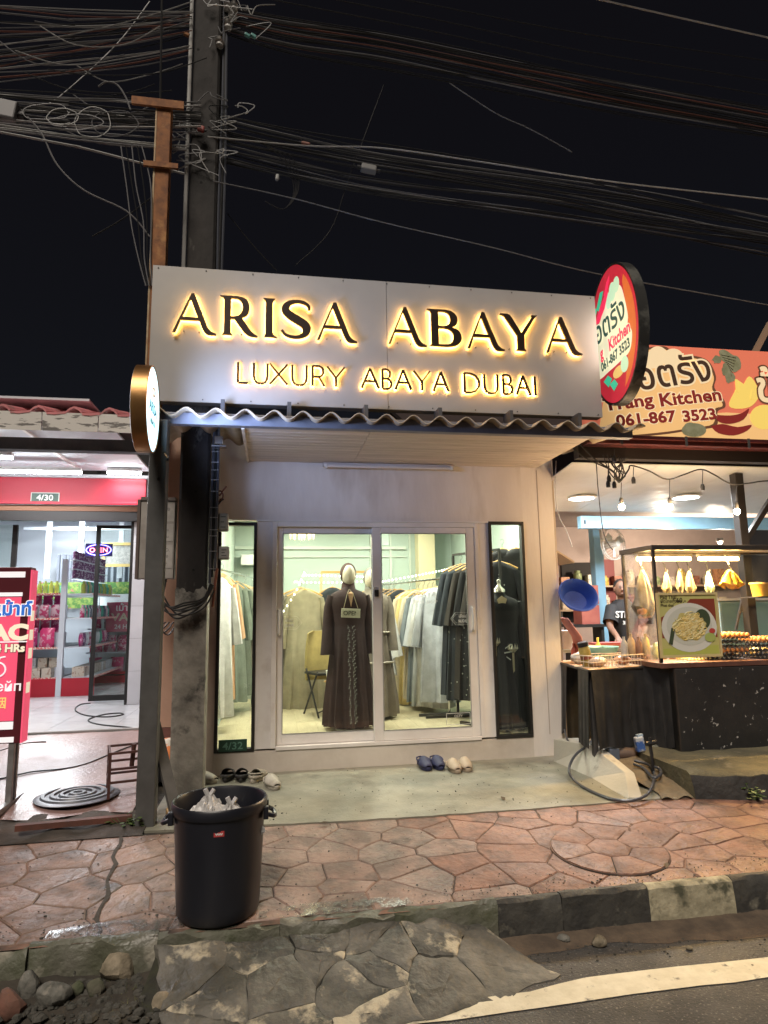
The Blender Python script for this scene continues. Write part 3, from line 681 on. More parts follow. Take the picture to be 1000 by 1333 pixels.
def shape2d(loops, ex, off=0.0):
    c = bpy.data.curves.new('s', 'CURVE'); c.dimensions = '2D'; c.fill_mode = 'BOTH'; c.extrude = ex/2; c.offset = off
    for lp in loops:
        s = c.splines.new('POLY'); s.points.add(len(lp)-1); s.use_cyclic_u = True
        for p, q in zip(s.points, lp): p.co = (q[0], q[1], 0, 1)
    t = bpy.data.objects.new('s', c); COL.objects.link(t)
    me = bpy.data.meshes.new_from_object(t.evaluated_get(bpy.context.evaluated_depsgraph_get()))
    r = ([tuple(v.co) for v in me.vertices], [tuple(p.vertices) for p in me.polygons])
    bpy.data.objects.remove(t); bpy.data.meshes.remove(me); bpy.data.curves.remove(c); return r
def catmull(p, n=5):
    out = []
    for i in range(len(p)-1):
        a, b, c, d = p[max(i-1,0)], p[i], p[i+1], p[min(i+2, len(p)-1)]
        for k in range(n):
            t = k/n
            out.append(tuple(.5*((2*b[j])+(-a[j]+c[j])*t+(2*a[j]-5*b[j]+4*c[j]-d[j])*t*t+(-a[j]+3*b[j]-3*c[j]+d[j])*t**3) for j in range(len(b))))
    out.append(tuple(p[-1])); return out
def sstroke(pw):
    q = catmull(pw, 4); L_, R_ = [], []
    for i, (x, y, w) in enumerate(q):
        dx, dy = q[min(i+1, len(q)-1)][0]-q[max(i-1,0)][0], q[min(i+1, len(q)-1)][1]-q[max(i-1,0)][1]; d = math.hypot(dx, dy)
        L_.append((x-dy/d*w/2, y+dx/d*w/2)); R_.append((x+dy/d*w/2, y-dx/d*w/2))
    return L_+R_[::-1]
def arc(a, n=4): return catmull(a, n)
LET = {
 'A': (1.15, [[(0,0),(.47,1.0),(.55,1.0)] + arc([(.87,.27),(.93,.14),(1.02,.05),(1.15,.0)]) + arc([(1.15,-.025),(1.0,-.04),(.88,-.01),(.79,.10),(.69,.315)]) + [(.205,.315),(.075,.0)], [(.235,.385),(.655,.385),(.452,.85)]]),
 'R': (.98, [[(-.06,1.0)] + [(.03,.955),(.06,.88),(.06,.06),(.02,0),(.29,0),(.24,.06),(.24,.41),(.33,.41)] + arc([(.60,.08),(.70,.01),(.82,-.025),(.97,-.02)]) + arc([(.97,.0),(.86,.06),(.76,.16),(.54,.45)]) + arc([(.55,.455),(.67,.52),(.735,.64),(.735,.78),(.67,.91),(.56,.975),(.42,1.0)]), arc([(.24,.94),(.38,.94),(.50,.88),(.55,.76),(.54,.63),(.47,.52),(.36,.475),(.24,.475)], 3)]),
 'I': (.34, [[(0,1.0),(.04,.95),(.06,.90),(.06,.08),(.03,0),(.36,-.01),(.27,.05),(.24,.12),(.24,.90),(.26,.95),(.30,1.0)]]),
 'S': (.66, [sstroke([(.60,.76,.05),(.585,.86,.06),(.50,.94,.075),(.36,.965,.08),(.21,.92,.11),(.125,.80,.15),(.14,.68,.17),(.24,.57,.19),(.38,.47,.20),(.51,.36,.19),(.55,.24,.17),(.51,.12,.13),(.40,.045,.09),(.25,.035,.07),(.12,.09,.06),(.05,.20,.05)])]),
 'B': (.80, [[(-.05,1.0),(.02,.955),(.05,.89),(.05,.06),(.0,0)] + arc([(.46,0),(.64,.03),(.765,.13),(.80,.27),(.755,.41),(.66,.495),(.57,.525)], 3) + arc([(.57,.53),(.66,.585),(.705,.68),(.70,.81),(.63,.92),(.53,.98),(.40,1.0)], 3), arc([(.23,.945),(.37,.945),(.475,.90),(.525,.80),(.52,.68),(.465,.59),(.36,.55),(.23,.55)], 3), arc([(.23,.49),(.40,.49),(.53,.44),(.595,.34),(.59,.20),(.53,.10),(.41,.055),(.23,.055)], 3)]),
 'Y': (1.02, [[(-.06,1.0),(.15,1.0),(.22,.965),(.27,.90),(.53,.49),(.82,.90),(.86,.96),(.85,1.0),(1.02,1.0),(.95,.94),(.61,.42),(.61,.07),(.65,0),(.36,0),(.41,.07),(.41,.41)] + arc([(.10,.86),(.04,.94),(-.06,.98)])]),
}
FACE = M('dark_bronze_letter', (.035,.022,.013), .38, .5, (.05,.03,.018), 5)
HALO = EM('halo_led', (1.0, .50, .10), 34)
HALO2 = EM('halo_led_small', (1.0, .48, .10), 46)
def put_letter(ch, px0, py0, px1, py1, ztop):
    a, b = W(px0, py0, SY-.03), W(px1, py1, SY-.03); w, loops = LET[ch]; x0 = min(min(p[0] for p in l) for l in loops); x1 = max(max(p[0] for p in l) for l in loops)
    sx = (b.x-a.x)/(x1-x0); h = ztop-3.535
    lps = [[((x-x0)*sx, y*h) for x, y in l] for l in loops]
    v, f = shape2d(lps, .022); m = MB().add([(a.x+x, SY-.034-z, 3.535+y) for x, y, z in v], [t[::-1] for t in f])
    L = obj('letter', m, FACE, sign); L['label'] = 'big letter %s of the upper line' % ch
    v, f = shape2d(lps, .004, -.004); m = MB().add([(a.x+x, SY-.0195-z, 3.535+y) for x, y, z in v], [t[::-1] for t in f]); obj('led_back', m, HALO, L)
    for lx, ly in ((.25, .15), (.6, .5)): obj('standoff', MB().tube([(a.x+lx*sx*w, SY-.02, 3.535+.06*h), (a.x+lx*sx*w, SY, 3.535+.06*h)], .004, 5), DARKSTEEL, L)
for c in (('A',224.8,431,281.8,431), ('R',285.5,440,335.5,440), ('I',342.5,440,361,440), ('S',365.5,440,404.8,440), ('A',412.8,445,465,445),
          ('A',505.6,450,555.5,450), ('B',556.5,450,601,450), ('A',608.5,455,656.8,455), ('Y',652.5,455,701,455), ('A',711,460,757.6,460)): put_letter(*c, 3.858)
row2 = [('L',308,324.6),('U',328.8,349.6),('X',349.8,375.8),('U',379,400.8),('R',405.6,423.8),('Y',424.8,450.4),('A',469.5,495),('B',497,511.4),('A',513.6,537),('Y',538,561.6),('A',563.2,585.6),('D',604,625.6),('U',629.8,649.6),('B',654.4,668.8),('A',671.4,691.8),('I',696,698)]
def sbar(a, b, w): 
    dx, dy = b[0]-a[0], b[1]-a[1]; d = math.hypot(dx, dy); ox, oy = -dy/d*w/2, dx/d*w/2
    return [(a[0]+ox, a[1]+oy), (b[0]+ox, b[1]+oy), (b[0]-ox, b[1]-oy), (a[0]-ox, a[1]-oy)]
def thin(pts, w): return sstroke([(x, y, w) for x, y in pts])
THIN = {'L': [[(0,1),(0,0),(1,0)]], 'U': [[(0,1),(0,.38),(.06,.17),(.22,.04),(.5,0),(.78,.04),(.94,.17),(1,.38),(1,1)]], 'X': [[(0,1),(1,0)],[(1,1),(0,0)]],
        'R': [[(0,0),(0,1),(.55,1),(.80,.94),(.92,.78),(.88,.60),(.72,.49),(.50,.46),(0,.46)],[(.55,.46),(1,0)]], 'Y': [[(0,1),(.5,.45),(1,1)],[(.5,.45),(.5,0)]],
        'A': [[(0,0),(.5,1),(1,0)],[(.19,.36),(.81,.36)]], 'B': [[(0,0),(0,1),(.5,1),(.78,.93),(.86,.77),(.78,.59),(.52,.525),(0,.525)],[(.52,.525),(.86,.45),(1,.27),(.88,.08),(.55,0),(0,0)]],
        'D': [[(0,0),(0,1),(.40,1),(.75,.90),(.96,.68),(1,.5),(.96,.32),(.75,.10),(.40,0),(0,0)]], 'I': [[(0,0),(0,1)]]}
for ch, p0, p1 in row2:
    a = W(p0, 505, SY-.03); b = W(p1, 505, SY-.03); w = b.x-a.x-.018; x0 = a.x+.009
    if ch == 'I': w, x0 = 0, (a.x+b.x)/2
    z0, h = 3.152, .166; m, e = MB(), MB()
    for k, path in enumerate(THIN[ch]):
        for i in range(len(path)-1):
            (xa, ya), (xb, yb) = path[i], path[i+1]; j = .0004*((i % 2)+2*k)
            m.bar((x0+xa*w, SY-.023-j, z0+ya*h), (x0+xb*w, SY-.023-j, z0+yb*h), .0195, .014); e.bar((x0+xa*w, SY-.0125-j*.5, z0+ya*h), (x0+xb*w, SY-.0125-j*.5, z0+yb*h), .018, .002)
    L = obj('letter', m, FACE, sign); L['label'] = 'small thin letter %s of the lower line' % ch
    obj('led_back', e, HALO2, L); obj('standoff', MB().tube([(x0, SY-.022, z0+.08), (x0, SY, z0+.08)], .003, 5), DARKSTEEL, L)
# ================================================================== clothes, mannequins and small things in the abaya shop
def cloth(name, col, col2=None, rough=.85):
    return M('cloth_'+name, col, rough, 0, col2 or tuple(c*.75 for c in col), 8, bump=.002, bscale=22, detail=6)
HANGW = M('hanger_wood', (.55,.33,.11), .45, 0, (.48,.27,.08), 12)
def garment_mesh(w, L, seed, hem=.30, depth=.07, sleeve=.58, cuff=.09, flare=.10):
    r = random.Random(seed); mb = MB(); n = 44; ph = r.uniform(0, 6); k1, k2 = r.choice((7, 8, 9)), r.choice((12, 13, 15))
    prof = [(0, .05, .035), (-.025, .10, .045), (-.06, w*.72, .05), (-.095, w, .045), (-.18, w*.97, depth*.8), (-.40, w*.92, depth)]
    for i in range(1, 9):
        t = i/8; prof.append((-.40-(L*r.uniform(.985,1.015)-.40)*t, w*.92+(hem-w*.92)*t, depth*(1+.7*t)))
    rings = []
    for z, rx, ry in prof:
        t = min(1, max(0, -z/L)); ring = []
        for k in range(n):
            a = 2*PI*k/n; f = 1+t*(.24*math.sin(k1*a+ph)+.16*math.sin(k2*a+2*ph))
            ring.append((rx*math.cos(a)*(1+.03*t*math.sin(k2*a)), ry*math.sin(a)*f*1.0 + .012*t*math.sin(5*a+ph), z + (.012*math.sin(3*a+ph) if t > .99 else 0)))
        rings.append(ring)
    mb.loft(rings[::-1], True)
    for s in (-1, 1):
        rings = []
        for i in range(8):
            t = i/7; x = s*(w*.86+flare*t**.8); z = -.10-sleeve*t; rr = .062+(cuff-.062)*t; ring = []
            for k in range(18):
                a = 2*PI*k/18; f = 1+.16*t*math.sin(5*a+ph)
                ring.append((x+rr*.62*math.cos(a)*f, rr*math.sin(a)*f*.8-.01, z+s*rr*.3*math.cos(a)*t*.4))
            rings.append(ring)
        mb.loft(rings if s < 0 else rings, True)
    return mb
def hanger_part(t, w):
    m = MB().tube([(-w*.95,0,-.075),(-w*.55,0,-.03),(0,0,.01),(w*.55,0,-.03),(w*.95,0,-.075)], .011, 6)
    h = obj('hanger', m, HANGW, t, local=True, smooth=True)
    obj('hook', MB().tube([(0,0,.01),(0,0,.055),(.022,0,.075),(.022,0,.10),(0,0,.115),(-.02,0,.10)], .003, 5), CHROME, h, local=True)
def garment(loc, rz, w, L, mat, label, seed, group, decor=None, dmat=None, **k):
    t = thing('abaya', label, 'abaya', loc, rz, group)
    g = obj('gown', garment_mesh(w, L, seed, **k), mat, t, local=True, smooth=True)
    hanger_part(t, w)
    if decor:
        r = random.Random(seed+5); m = MB()
        for _ in range(decor):
            z = -r.uniform(.12, L*.97); x = r.gauss(0, .03)+(r.choice((-1,1))*w*.55 if r.random() < .5 else w*.2); s = r.uniform(.003, .0065); y = -.085-.055*(-z/L)
            m.add([(x-s, y, z), (x, y-.003, z-s*1.6), (x+s, y, z), (x, y-.003, z+s*1.6)], [(0,1,2,3)])
        obj('embroidery', m, dmat or M('silver_embroidery', (.62,.64,.6), .4, .2), t, local=True)
    return t
cB = cloth('black', (.014,.014,.016)); cB2 = cloth('blackbrown', (.03,.024,.02)); cN = cloth('navy', (.025,.032,.042)); cG = cloth('darkgrey', (.075,.075,.07)); cGB = cloth('bluegrey', (.20,.23,.25))
cW = cloth('white', (.74,.73,.72)); cWB = cloth('icewhite', (.60,.62,.66)); cCr = cloth('cream', (.72,.62,.46)); cY = cloth('buttercream', (.74,.58,.26)); cBe = cloth('olivebeige', (.30,.26,.165)); cBe2 = cloth('greybeige', (.25,.23,.185))
cPk = cloth('peach', (.60,.36,.20)); cSage = cloth('sage', (.16,.19,.15)); cMar = cloth('maroon', (.030,.010,.009)); cTaupe = cloth('taupe', (.20,.165,.13)); cHij = cloth('hijab_brown', (.07,.03,.024))
RG = 'abayas hanging on the clothes rails in the shop'
# back rail, from far to near: colour order as it hangs
railA = [(500, 768, 3.05, cG, 'dark grey abaya at the far end of the back rail'), (507, 768, 2.85, cB2, 'brown-black abaya second from the far end of the back rail'), (514, 768, 2.65, cG, 'charcoal abaya left of the cream ones on the back rail'),
         (521, 768, 2.5, cN, 'dark slate abaya right beside the cream gowns on the back rail'),
         (533, 770, 2.3, cCr, 'cream abaya with printed motif, leftmost pale gown on the back rail'), (539, 769, 2.15, cY, 'butter-yellow abaya between two pale gowns on the back rail'), (545, 768, 2.0, cCr, 'cream abaya next to the grey-blue gown on the back rail'),
         (551, 768, 1.85, cGB, 'grey-blue abaya with dark cuff hanging among the pale gowns'), (557, 767, 1.72, cWB, 'ice-white abaya hanging right of the grey-blue gown'), (563, 766, 1.58, cW, 'bright white abaya near the middle of the right glass door'), (569, 765, 1.45, cWB, 'pale grey-white abaya just left of the dark navy gowns')]
for i, (px, py, Y, m, lab) in enumerate(railA):
    p = W(px, py, Y); p.z = max(p.z, 1.62)
    garment(p, -.55+.1*math.sin(i*2.1), .20, 1.36+.04*math.sin(i*1.7), m, lab, 100+i, RG, 50 if m in (cCr,) else None, M('gold_embroidery', (.40,.30,.12), .5, .2), hem=.24, depth=.05)
a, b = W(492, 757, 3.2), W(580, 752, 1.3)
rk = thing('clothes_rail', 'long clothes rail at the back carrying grey, cream and white abayas', 'clothes rail', (a.x, a.y, FLOORZ))
a.z, b.z = 1.735, 1.74
obj('rail', MB().tube([a, b], .013, 8), CHROME, rk, smooth=True)
for q in (a, b): obj('post', MB().tube([q, (q.x, q.y, FLOORZ)], .013, 8), CHROME, rk)
obj('foot', MB().bar((b.x-.35, b.y, FLOORZ+.015), (b.x+.3, b.y, FLOORZ+.015), .03), DARKSTEEL, rk)
# near rail of black gowns
railB = [(580, 748, 1.15, cN, 'navy-black abaya with pale embroidered front, leftmost on the near rail', 90), (588, 745, 1.05, cN, 'dark navy abaya second from the left on the near rail', 60), (597, 741, .95, cB2, 'brown-black sequinned abaya in the middle of the near rail', 70),
         (606, 738, .85, cB, 'glossy black abaya with silver spots on the near rail', 90), (616, 735, .75, cB2, 'dark brown-black abaya beside the right door stile', 60), (628, 731, .66, cB, 'black abaya hidden behind the door jamb', 50),
         (634, 718, .72, cB, 'black abaya behind the headless mannequin, left one', 40), (652, 714, .66, cB, 'black abaya with gold hanger showing above the headless mannequin', None)]
for i, (px, py, Y, m, lab, d) in enumerate(railB):
    p = W(px+20, py, Y); p.z = 1.88 if i < 6 else 2.02
    garment(p, -.35+.08*math.sin(i*1.3), .22, 1.46, m, lab, 200+i, RG, d, hem=.27, depth=.06)
a, b = W(590, 726, 1.2), W(650, 715, .5); a.z = b.z = 2.0
rk = thing('clothes_rail', 'black square-tube clothes rail full of black abayas behind the right door', 'clothes rail', (a.x, a.y, FLOORZ))
obj('rail', MB().bar(a, b, .025), BLACKPAINT, rk)
for q in (a, b): obj('post', MB().bar((q.x, q.y, 1.987), (q.x, q.y, FLOORZ), .025), BLACKPAINT, rk)
for q in (a, b): obj('foot', MB().bar((q.x-.38, q.y-.05, FLOORZ+.014), (q.x+.28, q.y-.05, FLOORZ+.014), .026), BLACKPAINT, rk)
obj('foot', MB().bar((1.95, .75, FLOORZ+.016), (2.25, .25, FLOORZ+.016), .03), BLACKPAINT, rk)
# left part of the shop
GL = 'abayas hanging on the left side of the shop'
def at(px, py, Y): return W(px, py, Y)
garment(at(397, 768, 2.35), .06, .235, 1.50, cBe, 'long olive-beige abaya facing the left glass door', 301, GL, hem=.30, depth=.08, sleeve=.62)
garment(at(392, 766, 2.5), .0, .25, 1.42, cBe2, 'grey-beige abaya hidden close behind the olive-beige one', 302, GL, hem=.29)
garment(at(433, 765, 2.5), -.3, .19, 1.05, cN, 'dark navy abaya between the beige gown and the dressed mannequin', 303, GL, 40, hem=.2)
garment(at(445, 768, 2.7), -.3, .2, 1.3, cB, 'black abaya behind the left shoulder of the dressed mannequin', 304, GL, hem=.25)
garment(at(482, 768, 2.6), -.3, .2, 1.3, cB, 'black abaya showing right of the mannequin head', 305, GL, hem=.25)
garment(at(490, 782, 2.0), -.3, .19, .9, cW, 'white short gown half hidden by the middle door stile', 306, GL, hem=.24)
garment(at(318, 762, 2.35), .55, .2, 1.34, cBe2, 'grey-beige abaya seen through the left side window', 307, GL, hem=.25)
garment(at(308, 758, 2.1), .6, .2, 1.34, cSage, 'sage-grey abaya second in the left side window', 308, GL, hem=.24)
garment(at(300, 757, 1.8), .65, .2, 1.36, cSage, 'darker sage abaya beside the white gown in the left side window', 309, GL, hem=.24)
garment(at(285, 752, .85), .9, .2, 1.38, cW, 'white gown with peach edge nearest the left side window frame', 310, GL, hem=.22)
garment(at(289, 748, 1.05), .9, .2, 1.30, cPk, 'peach abaya just behind the white gown in the left side window', 311, GL, hem=.2)
a, b = at(286, 742, .7), at(330, 752, 2.6); a.z = b.z = 1.82
rk = thing('clothes_rail', 'thin steel clothes rail running back behind the left side window', 'clothes rail', (a.x, a.y, FLOORZ))
obj('rail', MB().tube([a, b], .012, 8), CHROME, rk)
for q in (a, b): obj('post', MB().tube([q, (q.x, q.y, FLOORZ)], .012, 8), CHROME, rk)
a, b = at(418, 752, 2.75), at(478, 742, 2.75); a.z = b.z = 1.90
rk = thing('clothes_rail', 'beige wooden clothes rack frame behind the dressed mannequin', 'clothes rail', (a.x, a.y, FLOORZ))
obj('rail', MB().bar(a, b, .03), HANGW, rk)
for q in (a, b): obj('post', MB().bar((q.x, q.y, 1.885), (q.x, q.y, FLOORZ), .035), M('pale_wood', (.55,.45,.28), .5), rk)
# mannequins
FACEM = M('mannequin_skin', (.62,.54,.40), .45); 
def dress_mesh(prof, seed, k1=11, k2=19, amp=.17, n=96):
    r = random.Random(seed); ph = r.uniform(0, 6); H = prof[-1][0]; rings = []
    for z, rx, ry in prof:
        t = max(0, 1-z/1.0)**.8 if z < 1.0 else 0
        rings.append([(rx*math.cos(2*PI*k/n)*(1+t*amp*(.6*math.sin(k1*2*PI*k/n+ph)+.5*math.sin(k2*2*PI*k/n))), ry*math.sin(2*PI*k/n)*(1+t*amp*(.7*math.sin(k1*2*PI*k/n+ph)+.5*math.sin(k2*2*PI*k/n))), z) for k in range(n)])
    return MB().loft(rings, True)
PROF = [(.04,.255,.23),(.2,.25,.225),(.45,.225,.20),(.7,.20,.175),(.88,.185,.15),(1.0,.175,.13),(1.06,.172,.125),(1.15,.185,.13),(1.25,.20,.135),(1.31,.20,.125),(1.355,.185,.105),(1.385,.135,.085),(1.405,.08,.07),(1.44,.055,.058)]
def mannequin(label, loc, rz, dm, head, hij, seed, sc=1.0, tiers=False, prof=PROF):
    t = thing('mannequin', label, 'mannequin', loc, rz, 'dressed mannequins in the shop')
    obj('base', MB().lathe([(.15, 0), (.15, .008), (.02, .014), (.012, .06)], n=24), CHROME, t, local=True)
    d = dress_mesh([(z*sc, rx, ry) for z, rx, ry in prof], seed)
    dr_ = obj('dress', d, dm, t, local=True, smooth=True)
    for s in (-1, 1):
        pts = [(s*.165, 0, 1.335*sc), (s*.20, .005, 1.22*sc), (s*.215, 0, 1.05*sc), (s*.222, -.02, .90*sc), (s*.225, -.035, .74*sc)]
        obj('sleeve', MB().tube(pts, .06, 14, True, [.058, .06, .06, .066, .078]), dm, dr_, local=True, smooth=True)
    if tiers:
        for z in (.95, .62):
            k = 1.09; rx = .20 if z > .8 else .235
            obj('tier_trim', MB().lathe([(rx*k*.97, z*sc+.006), (rx*k+.012, z*sc), (rx*k, z*sc-.012)], n=40, sy=.84), M('pale_trim', (.40,.36,.30), .7), dr_, local=True)
    if head:
        obj('head', MB().ell((0, -.012, 1.555*sc), (.072, .088, .112), 20, 14).tube([(0,0,1.40*sc),(0,0,1.50*sc)], .05, 12), FACEM, t, local=True, smooth=True)
        sh = MB().ell((0, .022, 1.572*sc), (.087, .098, .116), 22, 14).lathe([(.095, 1.36*sc), (.075, 1.42*sc), (.066, 1.49*sc), (.07, 1.55*sc)], (0, .016, 0), 18)
        obj('headscarf', sh, hij, t, local=True, smooth=True)
    else:
        obj('neck_cap', MB().lathe([(.056, 1.435*sc), (.066, 1.45*sc), (.06, 1.48*sc), (.03, 1.51*sc), (.016, 1.54*sc), (.022, 1.56*sc), (.018, 1.585*sc), (.001, 1.595*sc)], n=20), M('silver_cap', (.65,.63,.55), .25, .9), t, local=True, smooth=True)
    return t, dr_
m1, d1 = mannequin('faceless mannequin in a maroon-black embroidered abaya and brown headscarf behind the left glass door', (.79, .80, FLOORZ), .05, cMar, True, cHij, 1)
mb = MB(); r = random.Random(2)
for s in (-1, 1):
    for i in range(26):
        z = .10+.92*i/25; x = s*.022+.008*math.sin(i*1.9); q = .0115; yy = -.262+.115*max(0, (z-.05)/.95)
        for a in (.7*s, -2.2*s, 2.4*s):
            mb.add([(x, yy, z), (x+q*math.cos(a)-.003, yy-.004, z+q*math.sin(a)), (x+1.9*q*math.cos(a), yy-.002, z+1.9*q*math.sin(a)), (x+q*math.cos(a)+.003, yy-.004, z+q*math.sin(a)-.003)], [(0,1,2,3)])
obj('embroidery', mb, M('silver_embroidery', (.62,.64,.6), .4, .2), d1, local=True)
obj('collar', MB().add([(-.03,-.14,1.36),(.0,-.15,1.22),(.03,-.14,1.36),(0,-.115,1.38)], [(0,1,2,3)]), cPk, d1, local=True)
pg = thing('open_plate', 'pale hanging plate with the word OPEN on a cord round the maroon mannequin neck', 'sign plate', (.79, .61, 1.36), .05)
obj('board', MB().cbox((0, 0, 0), (.195, .008, .092), 0, 0, .05), M('cream_plate', (.60,.57,.42), .5), pg, local=True, bevel=.003)
obj('cord', MB().tube([(-.075,0,.045),(-.03,.03,.20),(0,.09,.245),(.03,.03,.20),(.075,0,.045)], .0025, 5), M('pale_cord', (.5,.42,.26), .8), pg, local=True)
text('lettering', 'OPEN', .062, M('olive_letter', (.05,.045,.02), .6), pg, origin(pg)+Vector((-.0,-.006,-.022)), (1,.05,-.05), (.05,0,1), .01, .0006, 'CENTER', 1.0)
mannequin('mannequin in a taupe tiered dress and grey headscarf half hidden behind the middle door stile', (1.11, 1.35, FLOORZ), -.1, cTaupe, True, cloth('hijab_grey', (.22,.20,.17)), 3, .99, True, [(z, rx*1.05, ry*1.1) for z, rx, ry in PROF])
mR, dR = mannequin('headless mannequin with silver neck cap and black abaya behind the right side window', (2.28, .34, FLOORZ), -.1, cB, False, None, 4, .93)
obj('lapel', MB().add([(-.055,-.112,1.27),(.0,-.128,1.14),(.05,-.112,1.275),(0,-.10,1.31)], [(0,1,2,3)]), M('cream_lining', (.62,.52,.33), .7), dR, local=True)
obj('embroidery', MB().add([(.0+.03*math.cos(a)+.0, -.175, .78+.06*math.sin(a)) if False else v for v in [(-.01,-.19,.80),(.05,-.185,.84),(.06,-.185,.832),(-.01,-.19,.79),(-.02,-.19,.76),(.06,-.19,.77),(.06,-.19,.76),(-.02,-.19,.745),(0,-.19,.72),(.045,-.19,.69),(.04,-.19,.68),(0,-.19,.71)] for a in (0,)], [(0,1,2,3),(4,5,6,7),(8,9,10,11)]), M('silver_embroidery', (.62,.64,.6), .4, .2), dR, local=True)
# flower lamps at the foot of the right window
def tulip(px, py, Y, label):
    p = W(px, py, Y); t = thing('flower_stand', label, 'ornament', (p.x, p.y, FLOORZ), 0, 'crystal flower ornaments in the right window'); z = p.z-FLOORZ
    obj('stem', MB().tube([(0,0,0),(0,0,z-.03)], .011, 8), M('pale_brass', (.55,.48,.33), .35, .6), t, local=True, smooth=True)
    for k in range(9):
        a = 2*PI*k/9; c, s = math.cos(a), math.sin(a); u = Vector((-s, c, 0))
        P0, P1, P2 = Vector((.012*c,.012*s,z-.03)), Vector((.045*c,.045*s,z+.01)), Vector((.042*c,.042*s,z+.065))
        obj('petal', MB().add([P0, P1+u*.017, P2, P1-u*.017, P1+Vector((c,s,0))*.008], [(0,1,4),(1,2,4),(2,3,4),(3,0,4)]), M('crystal_petal', (.62,.58,.46), .2, .3), t, local=True)
    obj('foot', MB().lathe([(.07,0),(.07,.01),(.012,.02)], n=18), M('pale_brass', (.55,.48,.33), .35, .6), t, local=True)
tulip(645, 838+0, .22, 'crystal flower ornament on a pale stem, left one in the right window')
tulip(668, 846, .16, 'crystal flower ornament on a pale stem, right one in the right window')
# mustard folding chair
p = G(412, 905, FLOORZ); t = thing('folding_chair', 'black folding chair with mustard fabric back beside the beige gown', 'chair', (p.x, 1.75, FLOORZ), .4)
for s in (-1, 1):
    obj('leg', MB().tube([(s*.2,-.2,0),(s*.2,.12,.52)], .012, 6), BLACKPAINT, t, local=True); obj('leg', MB().tube([(s*.19,.2,0),(s*.19,-.14,.48),(s*.19,-.15,.5)], .012, 6), BLACKPAINT, t, local=True)
obj('seat', MB().box(-.21,.21,-.2,.16,.46,.49), BLACKPAINT, t, local=True, bevel=.01)
MUST = cloth('mustard', (.42,.32,.11))
mb = MB(); mb.loft([[(-.17*k*math.cos(0)+.34*k*i/9, .16+.05*math.sin(i*.7)*.5+.02*(z-.4), z) for i in range(10)]+[(.17*k-.34*k*i/9, .22+.03*math.cos(i)*.5, z) for i in range(10)] for z, k in ((.38,1.0),(.55,1.06),(.75,1.0),(.92,.86),(.95,.5))], True)
obj('backrest', mb, MUST, t, local=True, smooth=True)
obj('crossbar', MB().tube([(-.2,-.17,.05),(.2,.18,.06)], .008, 6), BLACKPAINT, t, local=True)
p = W(429, 880, 1.3); t = thing('paper_cup', 'white paper cup with a stick standing by the maroon mannequin', 'cup', (p.x, 1.3, p.z-.05))
obj('cup', MB().lathe([(.028,0),(.038,.10),(.041,.102),(.041,.11),(.03,.115)], n=16), WHITEPLASTIC, t, local=True, smooth=True); obj('stick', MB().tube([(0,0,.1),(.004,0,.26)], .004, 5), HANGW, t, local=True)
obj('stool_leg', MB().tube([(0,0,-.001),(0,0,-(p.z-.05-FLOORZ))], .012, 6).lathe([(.06,-.012),(.06,-.002)], n=12), HANGW, t, local=True)
# fairy lights
def fairy(pts, n, label):
    pts = [Vector(p) for p in pts]; t = thing('fairy_lights', label, 'fairy lights', pts[0], 0, 'strings of fairy lights in the shop'); q = catmull([tuple(p-pts[0]) for p in pts], 8)
    obj('wire', MB().tube(q, .0015, 4), M('clear_wire', (.4,.4,.36), .5), t, local=True); first = None
    for i in range(n):
        f = i/(n-1)*(len(q)-1); k = min(int(f), len(q)-2); a = Vector(q[k]).lerp(Vector(q[k+1]), f-k)-Vector((0,.004,.006))
        if first is None: first = obj('bulb', MB().ell((0,0,0), (.0085,.0085,.0105), 8, 6), EM('fairy_bulb', (1.0, .93, .72), 7), t, local=True); b = first
        else: b = first.copy(); COL.objects.link(b); b.parent = t
        b.location = a
fairy([at(366, 800, 1.6), at(385, 770, 2.1), at(396, 745, 2.2)], 10, 'short rising string of fairy lights left of the beige gown')
fairy([at(396, 748, 2.3), at(430, 749, 2.4), at(470, 750, 2.5), at(486, 752, 2.6)], 24, 'upper row of fairy lights strung behind the mannequin head')
fairy([at(384, 757, 3.3), at(430, 758, 3.3), at(484, 756, 3.3)], 20, 'lower faint row of fairy lights along the back wall')
fairy([at(496, 757, 3.1), at(540, 749, 2.2), at(580, 741, 1.4), at(600, 736, 1.2)], 30, 'string of fairy lights wound along the back clothes rail')
fairy([at(302, 800, 1.9), at(312, 790, 2.0), at(322, 812, 2.2), at(330, 780, 2.3)], 14, 'string of fairy lights draped over gowns in the left side window')

